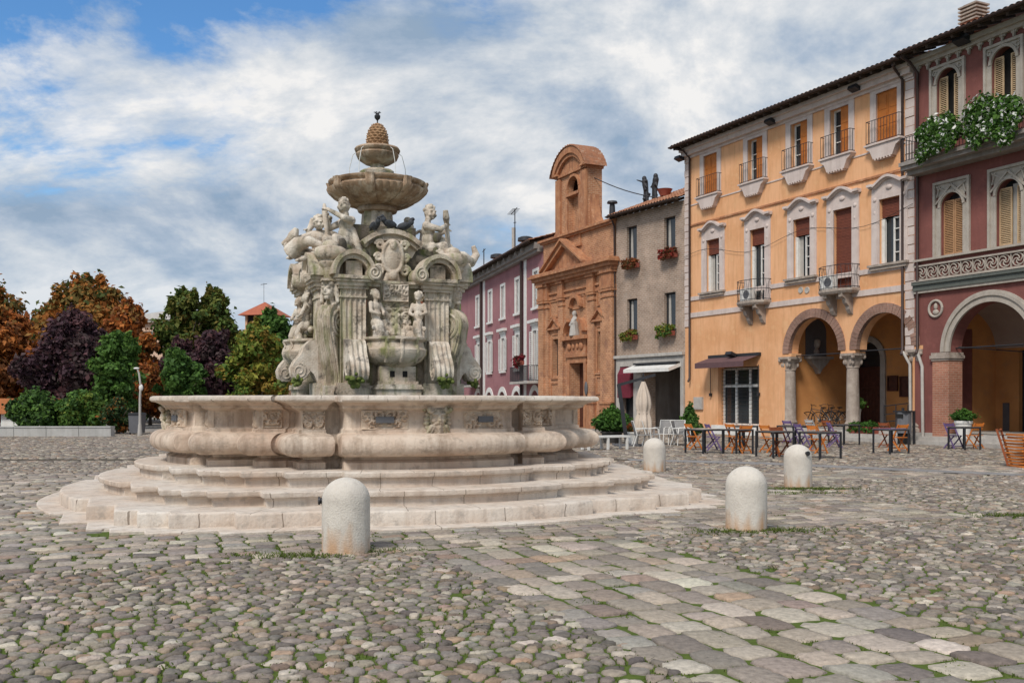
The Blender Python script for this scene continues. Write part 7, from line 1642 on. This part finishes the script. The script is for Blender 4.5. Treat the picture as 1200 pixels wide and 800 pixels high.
def bicycle(label, loc, rz, lean=.12):
    t = thing('bicycle', label, 'bicycle', loc, rz, 'bicycles parked in the arcade'); t.rotation_euler[0] = lean; K = M['iron']
    for x in (-.52, .52):
        w = MB(); w.tube([(x + .335*math.cos(a), 0, .335 + .335*math.sin(a)) for a in [2*PI*k/28 for k in range(29)]], .02, 6); wo = w.build('wheel', M['dark'], t, 60); s = MB()
        for k in range(12): a = 2*PI*k/12; s.tube([(x, .0, .335), (x + .32*math.cos(a), 0, .335 + .32*math.sin(a))], .003, 3)
        s.cyl((x, -.04, .335), (x, .04, .335), .025); s.build('spokes', M['greystone'], wo)
    f = MB(); [f.tube(q, .017, 6) for q in ([(-.05, 0, .30), (-.17, 0, .80)], [(-.05, 0, .30), (.36, 0, .78)], [(-.15, 0, .72), (.36, 0, .82)], [(.34, 0, .90), (.40, 0, .62), (.52, 0, .335)], [(-.05, 0, .30), (-.52, 0, .335)], [(-.16, 0, .74), (-.52, 0, .335)])]; f.build('frame', K, t, 60)
    MB().tube([(.24, -.27, .98), (.33, -.18, 1.0), (.35, 0, .97), (.33, .18, 1.0), (.24, .27, .98)], .014, 6).tube([(.35, 0, .97), (.34, 0, .9)], .015, 6).build('handlebar', K, t, 60); MB().sphere((-.20, 0, .87), (.14, .07, .035)).tube([(-.17, 0, .8), (-.19, 0, .87)], .014, 6).build('saddle', M['dark'], t, 60)
    MB().cyl((-.05, -.05, .30), (-.05, -.03, .30), .09, .09, 16).tube([(-.05, -.06, .30), (.06, -.08, .17)], .012, 5).tube([(-.05, .05, .30), (-.16, .08, .43)], .012, 5).box(.02, -.16, .16, .11, -.07, .18).box(-.21, .07, .42, -.12, .16, .44).build('crank', K, t); MB().tube([(-.52 + .38*math.cos(a), 0, .335 + .38*math.sin(a)) for a in [.2 + 2.2*k/8 for k in range(9)]], .022, 6, True, .5).build('mudguard', K, t, 60)
for px, off, rz, lab in ((959, 1.5, .45, 'dark bicycle leaning in the arcade with its handlebar to the left'), (972, 1.9, 1.3, 'dark bicycle parked end-on behind the first in the arcade'), (978, 2.6, .3, 'dark bicycle deepest in the arcade behind the other two')):
    x = OP.x(px, off); P3 = OP.A + OP.d*x + OP.n*off; bicycle(lab, (P3.x, P3.y, .45), OP.ang + PI + rz)
def aircon(label, c, side):
    P3 = OP.A + OP.d*c + OP.n*(-.42); t = thing('air_conditioner', label, 'air conditioner', (P3.x, P3.y, 6.222), OP.ang, 'air conditioners on the balconies'); MB().box(-.36, -.14, .04, .36, .14, .60).build('casing', M['white'], t); q = MB(); q.cyl((.08, -.145, .32), (.08, -.150, .32), .20, .20, 20); q.build('fan_grille', M['slate'], t); MB().box(-.3, -.1, 0, -.22, .1, .04).box(.22, -.1, 0, .3, .1, .04).build('foot', M['iron'], t)
aircon('white air conditioner on the left balcony of the orange palazzo', OP.x(884), 0); aircon('white air conditioner on the right balcony of the orange palazzo before the brown blind', OP.x(980), 0)
def roof_figures():
    for px, py, lab, lean in ((757, 214, 'left of two dark scrap metal figures on the brick house roof, with outstretched arm', -.1), (767, 212, 'right of two dark scrap metal figures on the brick house roof', .12)):
        off = 3.2; x = BP.x(px, off); zt = BP.z(px, py-7, off); P3 = BP.A + BP.d*x + BP.n*off; z0 = 12.05 + (off+.55)*math.tan(R(21)); h = max(1.0, zt - z0); m = MB(); m.capsule((-.12, 0, -.1), (-.05, 0, h*.45), .10, .12); m.capsule((.14, 0, -.1), (.05, 0, h*.45), .10, .12); m.capsule((0, 0, h*.45), (lean, 0, h*.8), .16, .19); m.sphere((lean*1.2, -.03, h*.93), (.14, .15, .17))
        if lean < 0: m.capsule((lean, 0, h*.78), (-.75, -.1, h*.95), .07, .035); m.capsule((lean, 0, h*.78), (.2, -.12, h*.55), .06, .045)
        else: m.capsule((lean, 0, h*.78), (.32, -.1, h*.5), .06, .045); m.capsule((lean, 0, h*.78), (-.15, -.15, h*.5), .06, .045)
        r = random.Random(px)
        for k in range(16): m.sphere((r.uniform(-.2, .2), r.uniform(-.15, .15), r.uniform(.1, h*.85)), r.uniform(.05, .10), 7, 5)
        o = m.fuse('roof_figure', M['iron'], None, .035, 1, (P3.x, P3.y, z0), BP.ang); tag(o, lab, 'sculpture', 'scrap metal figures on the roof')
    off = 2.5; x = BP.x(779, off); P3 = BP.A + BP.d*x + BP.n*off; z0 = 12.05 + (off+.55)*math.tan(R(21)) + .05; m = MB(); m.lathe([(0, 0), (.25, 0), (.42, .35), (.45, .38), (.40, .38), (0, .34)], 18); o = m.build('clay_bowl', M['terra'], None, 40, (P3.x, P3.y, z0)); tag(o, 'red clay bowl on the brick house roof beside the metal figures', 'bowl')
roof_figures()
a = KP.A + KP.d*(KP.x(688.5)) ; b = BP.A + BP.d*2.2 + BP.n*2.0
o = MB().tube([(a.x + (b.x-a.x)*k/10, a.y + .6 + (b.y - a.y)*k/10, 15.3 + (13.0-15.3)*k/10 - .25*math.sin(PI*k/10)) for k in range(11)], .03, 5).build('cable', M['iron']); tag(o, 'dark cable slanting from the bell gable to the brick house roof', 'cable')
